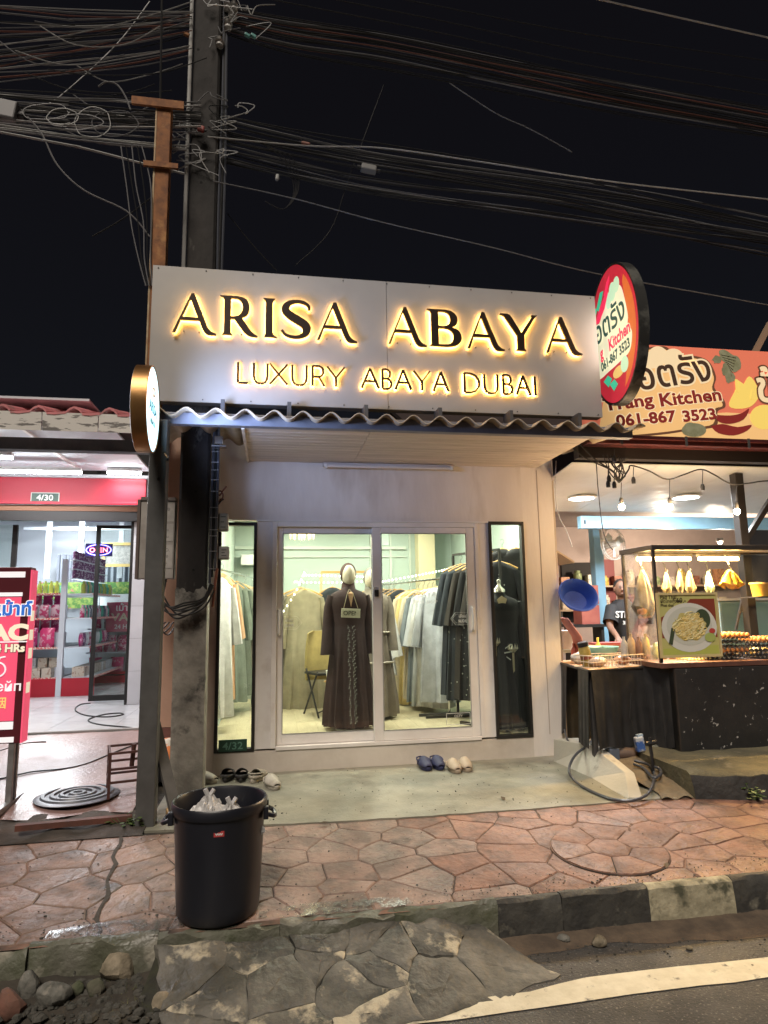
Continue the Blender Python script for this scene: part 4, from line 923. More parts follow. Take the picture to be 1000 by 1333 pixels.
# ================================================================== shoes
def clog(label, p, rz, mat, L=.25, group=None, strap=True):
    t = thing('clog', label, 'shoe', p, rz, group); n = 22; pr = []
    for k in range(n):
        a = 2*PI*k/n; y = -math.cos(a)*L/2; w = (.046+.012*math.cos(a)) * 1.0; pr.append((w*math.sin(a)*(1.0 if abs(math.sin(a)) else 1), y))
    rings = [[(x*k, y*k, z) for x, y in pr] for z, k in ((0,.95),(.012,1.0),(.026,1.0),(.03,.96))]
    obj('sole', MB().loft(rings, True), mat, t, local=True, smooth=True)
    mb = MB(); rings = []
    for i in range(8):                              # vamp: toe at -y
        s = i/7; y = -L*.47+L*.56*s; w = .056*math.sin(PI*min(.5, .12+.5*s))**.7; h = .018+.052*s**.7; ring = []
        for k in range(11):
            a = PI*k/10; ring.append((w*math.cos(a), y+.02*math.sin(a)*s, .026+h*math.sin(a)))
        rings.append(ring)
    u = obj('upper', mb.loft(rings, False, False), mat, t, local=True, smooth=True, solid=.004)
    sd = MB(); 
    side = [(.054*math.cos(a), L*.09+L*.37*math.sin(a), .05) for a in [PI*k/12 for k in range(13)]]
    sd.loft([[(x, y, .027) for x, y, z in side], [(x*1.02, y*1.02, .048+.01*math.sin(PI*i/12)) for i, (x, y, z) in enumerate(side)]], False, False)
    obj('heel_rim', sd, mat, t, local=True, smooth=True, solid=.006)
    obj('insole', MB().loft([[(x*.80, y*.86, .031) for x, y in pr], [(x*.78, y*.84, .033) for x, y in pr]], True), M('dark_insole', (.05,.045,.04), .8), t, local=True)
    if strap: obj('strap', MB().tube([(.052, .01, .06),(.056, .05, .066),(.04, .10, .072),(0, .12, .074),(-.04, .10, .072),(-.056, .05, .066),(-.052, .01, .06)], .006, 6), mat, t, local=True, smooth=True)
    return t
NAVY = M('navy_foam', (.025,.03,.09), .6, 0, (.018,.02,.06), 8); CREAM = M('cream_foam', (.46,.37,.28), .6, 0, (.38,.30,.22), 8); BLK = M('black_foam', (.02,.019,.018), .6); PALE = M('pale_foam', (.42,.39,.33), .65, 0, (.30,.27,.22), 9)
def gp(px, py): p = G(px, py, .008); return (p.x, p.y, .009)
clog('left navy clog of the pair on the apron before the sliding doors', gp(553, 1000), .10, NAVY, .24); clog('right navy clog of the pair, next to the cream clogs', gp(570, 999), .02, NAVY, .24)
clog('left cream clog of the pair beside the navy clogs', gp(591, 1003), .06, CREAM, .24, strap=False); clog('right cream clog of the pair, furthest right on the apron', gp(606, 1001), -.06, CREAM, .24, strap=False)
clog('left black slipper of the pair showing behind the bin rim', gp(297, 1014), 3.0, BLK, .25, strap=False); clog('right black slipper of the pair behind the bin rim', gp(315, 1014), 3.1, BLK, .25, strap=False)
clog('pale beige clog standing right of the black slippers against the plinth', gp(336, 1015), 2.7, PALE, .25); clog('dirty white clog lying outermost right behind the bin', gp(354, 1024), .35, PALE, .25, strap=False)
clog('pale clog half hidden behind the left edge of the bin', gp(266, 1018), 1.0, PALE, .25)
# ================================================================== the grocery shop on the left
LZ = .28
FORE = M('forecourt_concrete', (.26,.17,.155), .5, 0, (.20,.125,.115), 2.2, bump=.003, bscale=40, col3=(.12,.085,.075), scale3=1.8, lo3=.58, hi3=.76, rough2=.28, detail=8)
MUD = M('muddy_edge', (.075,.06,.05), .9, 0, (.035,.03,.025), 6, bump=.008, bscale=26)
re_ = random.Random(5); mb = MB()
def fz(y): return .05 + (LZ-.02-.05)*min(1, max(0, (y+1.1)/1.9))
mb.grid(lambda u, v: (-8+7.07*u - 0, -1.10+.04*math.sin(u*60)+2.0*v, fz(-1.1+2.0*v)), 60, 8)
struct('forecourt', mb, FORE, smooth=True)
mb = MB(); mb.grid(lambda u, v: (-8+7.2*u, -1.455+.40*v, .006+.046*v**.7+.014*math.sin(u*131)*math.sin(v*5)), 90, 6); struct('soil', mb, MUD, smooth=True)
TILE = M('white_floor_tile', (.55,.56,.57), .22, 0, (.47,.48,.49), 3, rand=.05)
floor = struct('tile_floor', MB().box(-8, -.95, .90, 6.6, .1, LZ-.006), M('tile_grout', (.25,.25,.25), .8))
for i in range(9):
    for j in range(9):
        x0, y0 = -6.35+.6*i, .905+.6*j
        if j and x0 < -4.6 and j < 3: pass
        obj('tile', MB().box(x0+.002, min(x0+.598, -.952), y0+.002, y0+.598, LZ-.03, LZ), TILE, floor)
gs = thing('grocery_shop', 'brightly lit grocery shop with red fascia and pink roof tiles at the left', 'shop', (-2.5, 3.0, LZ))
YF = 2.5                                           # fascia plane
WT = M('white_wall_tile', (.62,.63,.65), .3, 0, (.56,.57,.59), 3, rand=.05); RED = M('red_fascia_paint', (.36,.010,.028), .5, 0, (.31,.008,.024), 1.5, bump=.001, bscale=3)
def lp(px, py, Y=YF): return W(px, py, Y)
z0, z1, zt = lp(90, 657).z, lp(90, 622).z, lp(90, 672).z
xr = lp(190, 640).x
obj('fascia', MB().box(-6.5, xr, YF, YF+.08, z0+.01, z1), RED, gs, bevel=.006)
obj('fascia_lip', MB().box(-6.5, xr, YF-.03, YF-.001, z0, z0+.035), RED, gs, bevel=.004)
obj('wood_lintel', MB().box(-6.5, xr, YF+.02, YF+.1, z0-.075, z0-.002), M('brown_lintel', (.22,.10,.05), .6), gs)
obj('header', MB().box(-6.5, xr, YF+.03, YF+.12, zt-.05, z0-.078), BLACKPAINT, gs)
p = lp(59, 648); pl = obj('number_plate', MB().box(p.x-.155, p.x+.155, YF-.012, YF-.0005, p.z-.05, p.z+.055), NUM, gs, bevel=.003)
obj('rim', MB().box(p.x-.165, p.x+.165, YF-.008, YF-.0008, p.z-.06, p.z+.065), M('pale_plate_rim', (.5,.55,.5), .5), pl)
text('lettering', '4/30', .10, M('white_lettering', (.7,.72,.68), .5), pl, (p.x, YF-.0125, p.z-.033), (1,0,0), (0,0,1), .014, .001, 'CENTER', 1.1)
# white tiled column
cx0, cx1 = lp(170, 800, 2.62).x, lp(188, 800, 2.62).x+.25
obj('column', MB().box(cx0, cx1, 2.63, 3.0, LZ, z0-.08), M('grout_grey', (.35,.35,.36), .8), gs)
zz = LZ+.004
while zz < z0-.12:
    h = min(.40, z0-.085-zz); obj('wall_tile', MB().box(cx0, cx0+.148, 2.622, 2.632, zz, zz+h-.004), WT, gs); obj('wall_tile', MB().box(cx0+.152, cx1, 2.622, 2.632, zz, zz+h-.004), WT, gs); zz += .40
obj('column_edge', MB().box(cx0-.035, cx0-.002, 2.62, 2.75, LZ, z0-.08), BLACKPAINT, gs)
# door leaf and glazing bars
YG = 2.95
gA, gB = lp(115, 914, YG).x, lp(172, 905, YG).x
m = MB(); t = .05; zt2 = zt-.055
m.box(gA, gA+t, YG-.02, YG+.02, LZ+.02, zt2); m.box(gB-t, gB, YG-.02, YG+.02, LZ+.02, zt2); m.box(gA+t, gB-t, YG-.02, YG+.02, LZ+.02, LZ+.09); m.box(gA+t, gB-t, YG-.02, YG+.02, zt2-.04, zt2)
d = obj('glass_door', m, BLACKPAINT, gs, bevel=.003); obj('pane', MB().box(gA+t, gB-t, YG-.004, YG+.004, LZ+.09, zt2-.04), CLEAR, d)
x20 = lp(20, 700, YG).x
m = MB(); m.box(x20-.03, x20+.03, YG-.02, YG+.02, LZ+.02, zt2); m.box(-6.0, x20-.03, YG-.02, YG+.02, LZ+.02, LZ+.09)
d = obj('side_light', m, BLACKPAINT, gs); obj('pane', MB().box(-6.0, x20-.03, YG-.004, YG+.004, LZ+.09, zt2), CLEAR, d)
# porch ceiling, lamps, front beam and pink roof tiles
YE = -.42
zb = W(90, 588, YE).z
obj('porch_ceiling', MB().box(-6.5, xr+.05, YE+.06, YF-.001, z1+.10, z1+.12), M('porch_ceiling_white', (.62,.67,.72), .6, 0, (.56,.61,.66), 2), gs)
for x in (-4.6, -3.4, -2.4): obj('ceiling_joist', MB().box(x, x+.03, YE+.06, YF-.001, z1+.07, z1+.099), WHITEPLASTIC, gs)
obj('roof_beam', MB().box(-6.5, -.96, YE-.05, YE+.05, zb, zb+.10), DARKSTEEL, gs)
SB = M('soffit_print', (.74,.72,.68), .6, 0, (.20,.19,.18), 9, lo=.53, hi=.57, stretch=(.5,1,2.4), rand=.05)
for i in range(14):
    x1 = -.97-.42*i; obj('eave_board', MB().add([(x1-.412, YE-.262, zb+.105), (x1, YE-.262, zb+.105), (x1, YE-.278, zb+.25), (x1-.412, YE-.278, zb+.25), (x1-.412, YE-.247, zb+.107), (x1, YE-.247, zb+.107), (x1, YE-.263, zb+.252), (x1-.412, YE-.263, zb+.252)], [(0,1,2,3),(7,6,5,4),(0,4,5,1),(1,5,6,2),(2,6,7,3),(3,7,4,0)]), SB, gs)
PINK = M('pink_roof_tile', (.62,.22,.23), .6, 0, (.48,.16,.17), 6, bump=.002, rand=.1, col3=(.22,.14,.13), scale3=5)
x = -.98
while x > -6.4:
    rings = []
    for yy, zz in ((YE-.28, zb+.262), (YE+.05, zb+.34), (YE+.35, zb+.42)):
        sec = [(x, 0), (x-.025, .028), (x-.06, .045), (x-.095, .028), (x-.12, 0), (x-.20, -.012), (x-.262, -.010)]
        rings.append([(a, yy, zz+b) for a, b in sec] + [(a, yy, zz+b-.018) for a, b in sec[::-1]])
    obj('roof_tile', MB().loft(rings, True), PINK, gs, smooth=False)
    x -= .265
obj('roof', MB().add([(-6.6,YE-.1,zb+.26),(-.95,YE-.1,zb+.26),(-.95,3.2,zb+1.0),(-6.6,3.2,zb+1.0)], [(0,1,2,3)]), M('roof_underlay', (.12,.06,.06), .8), gs)
PORCHLED = EM('porch_tube', (.95, .97, 1.0), 26)
for (pa, pb, Y, px) in (((-60, 613), (106, 615), 1.9, 0), ((140, 616), (184, 615), 2.3, 1), ((-90, 591), (16, 598), .9, 2)):
    a, b = W(*pa, Y), W(*pb, Y); a.z = b.z = (a.z+b.z)/2
    ft = obj('light_batten', MB().bar(a+Vector((0,0,.035)), b+Vector((0,0,.035)), .05, .04), WHITEPLASTIC, gs); obj('tube', MB().tube([a, b], .018, 8), PORCHLED, ft)
    lamp('porch_lamp', 'AREA', (a+b)/2-Vector((0,.03,.06)), 22 if px != 1 else 6, (1.0,.95,.97), (b-a).length, .05, aim=(0,-.15,-1))
# shop room
XL, XR, YB = -7.2, -.96, 6.6
INW = M('grocery_wall', (.46,.50,.55), .6)
obj('inner_wall', MB().box(XL, XR+.2, YB, YB+.1, LZ, 3.3), INW, gs); obj('inner_wall', MB().box(XR+.1, XR+.2, 3.05, YB-.001, LZ, 3.3), INW, gs); obj('inner_wall', MB().box(XL-.1, XL, 2.6, YB-.001, LZ, 3.3), INW, gs)
obj('outer_wall', MB().box(XR, XR+.028, .11, 3.045, -.05, 3.2), TANM, gs)
obj('ceiling', MB().box(XL, XR+.1, YF+.13, YB-.001, 3.12, 3.16), M('grocery_ceiling', (.72,.73,.76), .7), gs)
PART = M('partition_frame', (.48,.52,.57), .45)
YP = 5.9
for px in (62, 105, 157, 200):
    x = W(px, 720, YP).x; obj('partition_post', MB().box(x-.04, x+.04, YP, YP+.05, 2.0, 3.115), PART, gs)
zr = W(100, 690, YP).z
obj('partition_rail', MB().box(W(30,700,YP).x, XR, YP-.005, YP+.045, zr, zr+.05), PART, gs)
CURT = M('grey_curtain', (.20,.22,.26), .8, 0, (.15,.17,.20), 9, stretch=(6,6,.2))
x0, x1 = W(74, 740, 6.3).x, W(182, 740, 6.3).x; za, zc = W(100, 722, 6.3).z, W(100, 775, 6.3).z
obj('curtain', MB().grid(lambda u, v: (x0+(x1-x0)*u, 6.3+.03*math.sin(u*90), zc+(za-zc)*v), 160, 1), CURT, gs, smooth=True)
# foliage strip, printed film along the partition foot
FOL = M('foliage_print', (.05,.14,.03), .5, 0, (.20,.26,.06), 16, lo=.47, hi=.58, col3=(.40,.10,.12), scale3=12, lo3=.63, hi3=.66)
x0, x1 = W(52, 780, 5.85).x, XR; z_a, z_b = W(100, 758, 5.85).z, W(100, 792, 5.85).z
obj('foliage_film', MB().box(x0, x1, 5.83, 5.84, z_b, z_a), FOL, gs)
for px, py, Y in ((40, 677, 3.9), (75, 685, 4.9), (95, 693, 5.6)):
    p = W(px, py, Y); l = obj('ceiling_light', MB().lathe([(.19, 0), (.20, -.03), (.16, -.05)], (p.x, p.y, 3.119), 24), WHITEPLASTIC, gs)
    obj('diffuser', MB().lathe([(.158, -.051), (.1, -.06), (.001, -.063)], (p.x, p.y, 3.119), 24), EM('round_led', (1, 1, 1), 6), l); lamp('grocery_lamp', 'AREA', (p.x, p.y, 3.03), 36, (.92,.97,1.0), .35, aim=(0,0,-1))
# OPEN neon sign and framed picture
p = W(129, 716, 3.05); ns = thing('neon_sign', 'lit blue and red OPEN neon sign hanging behind the grocery glass', 'neon sign', p)
obj('board', MB().cbox((0, 0, 0), (.34, .02, .17)), M('neon_board', (.03,.02,.12), .4), ns, local=True, bevel=.004)
el = [(.155*math.cos(a), -.016, .07*math.sin(a)) for a in [2*PI*k/32 for k in range(33)]]
obj('neon_ring', MB().tube(el, .006, 5), EM('neon_blue', (.12, .10, 1.0), 7), ns, local=True)
text('lettering', 'OPEN', .085, EM('neon_red', (1.0, .10, .14), 6), ns, p+Vector((0, -.014, -.03)), (1,0,0), (0,0,1), .01, .002, 'CENTER', 1.05)
p = W(158, 722, 5.7); fm = thing('picture_frame', 'gold framed document hanging on the grocery back partition', 'picture', p)
obj('frame', MB().box(-.31,.31,-.015,.015,.16,.21).box(-.31,.31,-.015,.015,-.21,-.16).box(-.31,-.26,-.015,.015,-.16,.16).box(.26,.31,-.015,.015,-.16,.16), M('gold_frame', (.55,.40,.16), .4, .4), fm, local=True)
obj('print', MB().box(-.26,.26,0,.01,-.16,.16), M('print_grey', (.42,.40,.38), .5, 0, (.25,.24,.24), 22), fm, local=True)
# ---- shelves and goods
SHW = M('shelf_white_steel', (.62,.65,.70), .4, .1); SHR = M('shelf_red_kick', (.42,.015,.03), .4)
def pillow(w, h, d, seed=0):
    r = random.Random(seed); m = MB(); n = 6
    def side(s):
        def fn(u, v):
            e = (math.sin(PI*u)*math.sin(PI*v))**.45 if 0 < u < 1 and 0 < v < 1 else 0
            return ((u-.5)*w*(1-.05*math.sin(PI*v)), s*d/2*e, v*h)
        return fn
    m.grid(side(-1), n, n); m.grid(side(1), n, n); return m
PKC = [M('pack_pink', (.62,.05,.17), .3, 0, (.66,.35,.42), 14, lo=.52, hi=.56, rand=.1), M('pack_magenta', (.40,.02,.15), .3, 0, (.6,.3,.4), 16, lo=.55, hi=.58, rand=.15), M('pack_pale', (.60,.40,.45), .35, 0, (.45,.05,.14), 16, lo=.5, hi=.54, rand=.1)]
BOXC = [M('box_cream', (.50,.44,.36), .5, 0, (.30,.20,.15), 18, lo=.55, hi=.6, rand=.15), M('box_white', (.58,.60,.60), .5, 0, (.30,.33,.36), 22, lo=.58, hi=.62, rand=.1), M('box_green', (.06,.38,.26), .5, 0, (.35,.5,.4), 20, lo=.58, hi=.62, rand=.1), M('bottle_dark', (.03,.04,.06), .3, 0, (.12,.14,.18), 15, rand=.3), M('pack_yellow', (.52,.50,.06), .4, 0, (.25,.35,.08), 14, rand=.2), M('can_violet', (.16,.05,.14), .35, .3, (.5,.42,.48), 30, lo=.52, hi=.56, rand=.2)]
protos = {}; CNT = {}
NTH = 'first second third fourth fifth sixth seventh eighth ninth tenth eleventh twelfth thirteenth fourteenth fifteenth sixteenth seventeenth eighteenth nineteenth twentieth twenty-first twenty-second twenty-third twenty-fourth'.split()
def goods(kind, p, rz, label, cat, group, mats):
    r = random.Random(int(p[0]*1000)+int(p[1]*1931)+int(p[2]*777)); m = mats[r.randrange(len(mats))]; key = kind+m.name
    if key not in protos:
        if kind == 'snack_bag': mb = pillow(.20, .27, .09)
        elif kind == 'small_bag': mb = pillow(.13, .19, .06)
        elif kind == 'box': mb = MB().box(-.06,.06,-.08,.08,0,.13)
        elif kind == 'can': mb = MB().lathe([(.026,0),(.032,.006),(.032,.11),(.026,.12)], n=10)
        else: mb = MB().lathe([(.03,0),(.032,.01),(.032,.12),(.014,.15),(.014,.18)], n=10)
        protos[key] = mb
        me = obj(kind, mb, m, None, smooth=kind != 'box'); protos[key] = me; o = me
    else: o = protos[key].copy(); COL.objects.link(o)
    if '%s' in label:
        CNT[label] = CNT.get(label, -1)+1; label = label % NTH[CNT[label]]
    o.location = p; o.rotation_euler = (0, 0, rz); tag(o, label, cat, group); return o
# gondola: end upright at px 76
gx = W(76, 905, 3.75).x; gy = 3.75
gon = thing('display_shelf', 'white steel gondola shelf packed with goods inside the grocery doorway', 'shelf unit', (gx-.4, gy+.9, LZ))
obj('upright', MB().box(gx-.035, gx+.035, gy-.03, gy+.03, LZ, 2.16), SHW, gon)
obj('upright', MB().box(gx-.035, gx+.035, gy+1.75, gy+1.81, LZ, 2.16), SHW, gon); obj('upright', MB().box(gx-1.0, gx-.94, gy-.03, gy+.03, LZ, 2.16), SHW, gon)
obj('back_panel', MB().box(gx-.50, gx-.48, gy+.03, gy+1.75, LZ+.26, 1.62), SHW, gon)
obj('kick', MB().box(gx-.94, gx-.036, gy-.02, gy, LZ, LZ+.24), SHR, gon); obj('kick', MB().box(gx+.02, gx+.04, gy+.03, gy+1.75, LZ, LZ+.24), SHR, gon); obj('kick', MB().box(gx+.036, gx+.46, gy-.02, gy, LZ, LZ+.24), SHR, gon)
SHZ = [LZ+.25, LZ+.66, LZ+1.06, LZ+1.40]
for i, z in enumerate(SHZ):
    w = .44 if i == 0 else .36
    obj('shelf', MB().box(gx-.94, gx-.036, gy, gy+.40, z-.018, z), SHW, gon)
    obj('shelf', MB().box(gx+.036, gx+w, gy+.03, gy+1.75, z-.018, z), SHW, gon)
    obj('shelf', MB().box(gx-.48, gx-.036, gy+.41, gy+1.75, z-.018, z), SHW, gon)
kinds = [('box', BOXC[:2], 'boxed goods lined up on the lowest gondola shelf', 'box', .135), ('small_bag', PKC+BOXC[2:3]+BOXC[1:2]+BOXC[5:6], 'pink packets standing on the second gondola shelf', 'packet', .15), ('bottle', BOXC[3:4]+BOXC[2:3]+PKC[2:]+BOXC[1:2], 'dark and green bottles on the third gondola shelf', 'bottle', .075), ('bottle', BOXC[4:5]+BOXC[2:3]+BOXC[:1], 'yellow and green bottles on the fourth gondola shelf', 'bottle', .078)]
for i, z in enumerate(SHZ):
    k, ms, lab, cat, st = kinds[i]; y = gy+.12; lab1 = '%s '+('box from the front on the lowest gondola shelf side','pink packet from the front on the second gondola shelf side','dark or green bottle from the front on the third gondola shelf side','yellow or green bottle from the front on the fourth gondola shelf side')[i]
    while y < gy+1.70: goods(k, (gx+.22, y, z), PI/2, lab1, cat, lab, ms); y += st
    x = gx-.88; k2 = ('box', 'snack_bag', 'small_bag', 'bottle')[i]
    lab2 = ('boxes on the bottom shelf of the gondola end', 'big pink bags on the second shelf of the gondola end', 'pink packets on the third shelf of the gondola end', 'yellow packs on the upper shelf of the gondola end')[i]
    while x < gx-.1: goods(k2, (x, gy+.10, z), 0, '%s '+('box from the left on the bottom shelf of the gondola end','big pink bag from the left on the gondola end','pink packet from the left on the third shelf of the gondola end','yellow bottle from the left on the upper shelf of the gondola end')[i], cat if i != 3 else 'bottle', lab2, (BOXC[:1], PKC, PKC, BOXC[4:5])[i]); x += (.14, .22, .15, .075)[i]
PRS = M('price_strip', (.62,.10,.10), .45, 0, (.66,.62,.55), 60, lo=.5, hi=.52)
for i, z in enumerate(SHZ):
    w = .44 if i == 0 else .36
    obj('price_strip', MB().box(gx-.94, gx-.036, gy-.006, gy-.001, z-.022, z+.008), PRS, gon); obj('price_strip', MB().box(gx+w+.001, gx+w+.006, gy+.03, gy+1.75, z-.022, z+.008), PRS, gon)
    x = gx-.86; k2, st, ms2, dz = (('box', .145, BOXC[:2], .132), ('small_bag', .14, PKC, .20), ('small_bag', .145, PKC+BOXC[2:3], .185), ('can', .07, BOXC[5:6]+BOXC[2:3], .125))[i]
    lab3 = '%s '+('upper stacked box from the left on the gondola end', 'upper pink packet from the left on the gondola end', 'upper packet from the left on the third gondola end shelf', 'small can from the left on the upper gondola end shelf')[i]; g3 = ('stacked boxes', 'upper packets', 'third shelf packets', 'upper cans')[i]+' of the gondola end'
    if i != 3: obj('riser', MB().box(gx-.92, gx-.05, gy+.17, gy+.38, z+.001, z+dz-.002), SHW, gon)
    else: dz = .0
    while x < gx-.08: goods(k2, (x, gy+.24 if i != 3 else gy+.22, z+dz), 0, lab3, 'packet' if i in (1, 2) else 'box' if i == 0 else 'can', g3, ms2); x += st
for row in range(3):                                # card of hanging sachets and cans at the top
    y = gy+.08
    while y < gy+1.70:
        goods('can', (gx+.10, y, SHZ[3]+.22+.13*row), 0, '%s violet can from the front in the '+('lowest','middle','top')[row]+' row above the gondola', 'can', 'violet cans on top of the gondola', BOXC[5:6]); y += .075
for row in range(3): obj('can_ledge', MB().box(gx+.036, gx+.14, gy+.03, gy+1.75, SHZ[3]+.208+.13*row, SHZ[3]+.2185+.13*row), SHW, gon)
# back wall shelving with pink bags
yb = 5.35; bx0, bx1 = W(112, 850, yb).x, XR+.05
bs = thing('display_shelf', 'wall shelf with rows of pink snack bags behind the grocery glass door', 'shelf unit', ((bx0+bx1)/2, yb+.2, LZ))
obj('back_panel', MB().box(bx0, bx1, yb+.40, yb+.43, LZ, 1.72), WT, bs); obj('kick', MB().box(bx0, bx1, yb, yb+.02, LZ, LZ+.18), SHR, bs)
bz = [W(140, py, yb).z for py in (878, 849, 818)]
for j, z in enumerate(bz + [W(140, 791, yb).z]): obj('shelf', MB().box(bx0, bx1, yb, yb+.40, z-.02, z), SHW, bs)
for j, z in enumerate(bz):
    x = bx0+.13; st = (.34, .21, .17)[j]
    while x < bx1-.1:
        goods('snack_bag' if j < 2 else 'small_bag', (x, yb+.09, z), 0, '%s '+('large pink crisp bag from the left on the lowest wall shelf', 'pink crisp bag from the left on the middle wall shelf', 'small pink packet from the left on the top wall shelf')[j], 'snack bag', 'pink bags on wall shelf row %s' % ('low', 'middle', 'top')[j], PKC[:1] if j == 0 else PKC); x += st
p = W(162, 803, yb-.05); pr = single('poster', MB().box(p.x-.28, p.x+.28, p.y, p.y+.008, p.z-.24, p.z+.24), M('pink_poster', (.52,.07,.14), .5, 0, (.56,.20,.24), 5), 'pink poster with AC lettering behind the grocery door glass', 'poster')
pr['label'] = 'pink printed poster with AC lettering hung on the wall shelf behind the door glass'
text('lettering', 'เม้าท์', .15, WHITEPLASTIC, pr, p+Vector((0,-.003,.10)), (1,0,0), (0,0,1), .015, .001, 'CENTER'); text('lettering', 'VAC', .17, M('cream_print', (.62,.58,.42), .5), pr, p+Vector((0,-.003,-.06)), (1,0,0), (0,0,1), .03, .001, 'CENTER', 1.2); text('lettering', '24 HRs', .10, WHITEPLASTIC, pr, p+Vector((0,-.003,-.19)), (1,0,0), (0,0,1), .02, .001, 'CENTER')

# ================================================================== things on the forecourt
sb = thing('standing_sign', 'red standing sign with blue Thai word, VAC and 24 HRs on steel legs', 'standing sign', (-2.1, -.80, fz(-.8)))
BX0, BX1, BY = -2.60, -1.752, -.885
zA, zB = W(47, 738, BY).z, W(40, 967, BY).z
PNK = EM('pink_sign_print', (.70,.07,.14), .42); PNK.node_tree.nodes['Principled BSDF'].inputs['Base Color'].default_value = (.66,.08,.15,1); litm = lambda n_, c_: (EM(n_, c_, .45), EM(n_, c_, .45).node_tree.nodes['Principled BSDF'].inputs['Base Color'].__setattr__('default_value', (*c_, 1)))[0]  # print given a glow of its own to brighten the sign
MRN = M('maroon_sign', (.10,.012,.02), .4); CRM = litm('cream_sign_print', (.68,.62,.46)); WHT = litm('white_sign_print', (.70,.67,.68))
obj('box', MB().box(BX0, BX1, BY+.012, BY+.125, zB, zA), MRN, sb, bevel=.004)
obj('side_strip', MB().box(BX1+.001, BX1+.012, BY+.012, BY+.125, zB, zA-.02), PNK, sb)
def band(py0, py1, m, x1=BX1-.012, t=.004): 
    a, b = W(30, py0, BY).z, W(30, py1, BY).z; return obj('panel', MB().box(BX0, x1, BY+.0115-t, BY+.0115, b, a), m, sb)
band(744, 751.5, WHT, BX1-.035); band(771, 776, WHT, BX1-.045); band(777, 938, PNK, BX1-.05); band(939, 949, WHT, BX1-.05); band(959, 966, WHT, BX1-.04)
def stext(s, px, py, size, m, bold, sx=1.0, back=None, bb=.05):
    p = W(px, py, BY)
    if back: text('lettering', s, size, back, sb, p+Vector((0,.0055,0)), (1,0,0), (0,0,1), bold+bb, .0012, 'RIGHT', sx)
    text('lettering', s, size, m, sb, p+Vector((0,.0035,0)), (1,0,0), (0,0,1), bold, .0012, 'RIGHT', sx)
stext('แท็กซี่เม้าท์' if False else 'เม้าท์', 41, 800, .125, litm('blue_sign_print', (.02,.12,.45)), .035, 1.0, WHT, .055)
stext('VAC', 36, 832, .15, CRM, .055, 1.25); stext('24 HRs', 32, 848, .075, CRM, .04, 1.05, MRN, .03)
obj('rule', MB().box(BX0, W(35,834,BY).x, BY+.003, BY+.0072, W(30,836,BY).z, W(30,834.5,BY).z), WHT, sb)
c = W(0, 870, BY); obj('emblem', MB().tube([c+Vector((.055*math.cos(a)-.02, .004, .05*math.sin(a)-.01)) for a in [2*PI*k/24 for k in range(25)]], .006, 5).tube([c+Vector((-.02,.004,.05)), c+Vector((-.0,.004,.075)), c+Vector((.03,.004,.08))], .006, 5), WHT, sb)
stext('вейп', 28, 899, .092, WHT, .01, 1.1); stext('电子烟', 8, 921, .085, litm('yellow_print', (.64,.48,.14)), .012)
for py in (801, 826, 850, 895): 
    z = W(52, py, BY).z; obj('side_mark', MB().box(BX1+.0125, BX1+.014, BY+.03, BY+.10, z-.04, z+.035), CRM, sb)
STL = M('galvanised_steel', (.34,.34,.34), .42, .7, (.24,.24,.24), 12)
for dy in (.03, .10): obj('leg', MB().box(BX1-.075, BX1-.035, BY+dy-.012, BY+dy+.02, fz(BY)+.03, zB-.001), STL, sb, bevel=.003)
for dy in (.03, .10): obj('leg', MB().box(BX0+.035, BX0+.075, BY+dy-.012, BY+dy+.02, fz(BY)+.03, zB-.001), STL, sb, bevel=.003)
for x in (BX1-.055, BX0+.055): obj('foot', MB().box(x-.02, x+.02, BY-.20, BY+.30, fz(BY)-.012, fz(BY)+.029), STL, sb, bevel=.003)
# round ribbed cover lying on the ground
p = G(101, 1041, .06); lid = thing('drain_cover', 'round dark ribbed cover with concentric rings lying before the grocery', 'round cover', (p.x, p.y, fz(p.y)-.004)); LID = M('grey_lid', (.085,.09,.11), .42, .1, (.06,.06,.07), 8, bump=.001)
obj('disc', MB().lathe([(.285,0),(.29,.006),(.275,.012),(.25,.015),(.001,.015)], n=56), LID, lid, local=True, smooth=True)
for r_, h in ((.235,.026),(.175,.028),(.115,.029),(.05,.03)): obj('ring', MB().lathe([(r_-.022,.0145),(r_-.018,h),(r_+.004,h),(r_+.014,.0145)], n=48, cap=False), LID, lid, local=True, smooth=True)
# cables on the forecourt
def cord(pts, r, label, name='cord', z=.012, m=BLACKRUBBER, zf=fz, group=None):
    q = []
    for x, y in pts:
        p = G(x, y, .06)
        for _ in range(12): p = G(x, y, zf(p.y))
        q.append(tuple(p+Vector((0,0,r))))
    return single(name, MB().tube(catmull(q, 5), r, 6), m, label, 'cord', group, smooth=True)
cord([(-20,1018),(10,1013),(40,1006),(80,1002),(110,996),(140,984),(165,974),(178,970)], .006, 'thin black cord crossing the pink forecourt behind the standing sign')
cord([(0,978),(20,972),(34,968),(60,966)], .005, 'thin black cord running along the left under the standing sign')
fl2 = lambda y: LZ if y > .9 else fz(y)
cord([(118,916),(104,918),(98,925),(112,932),(140,934),(160,931),(155,929),(135,931),(118,936),(116,940),(130,944),(160,947),(178,949)], .007, 'black cord coiled loosely on the white tiles of the grocery entrance', zf=fl2)
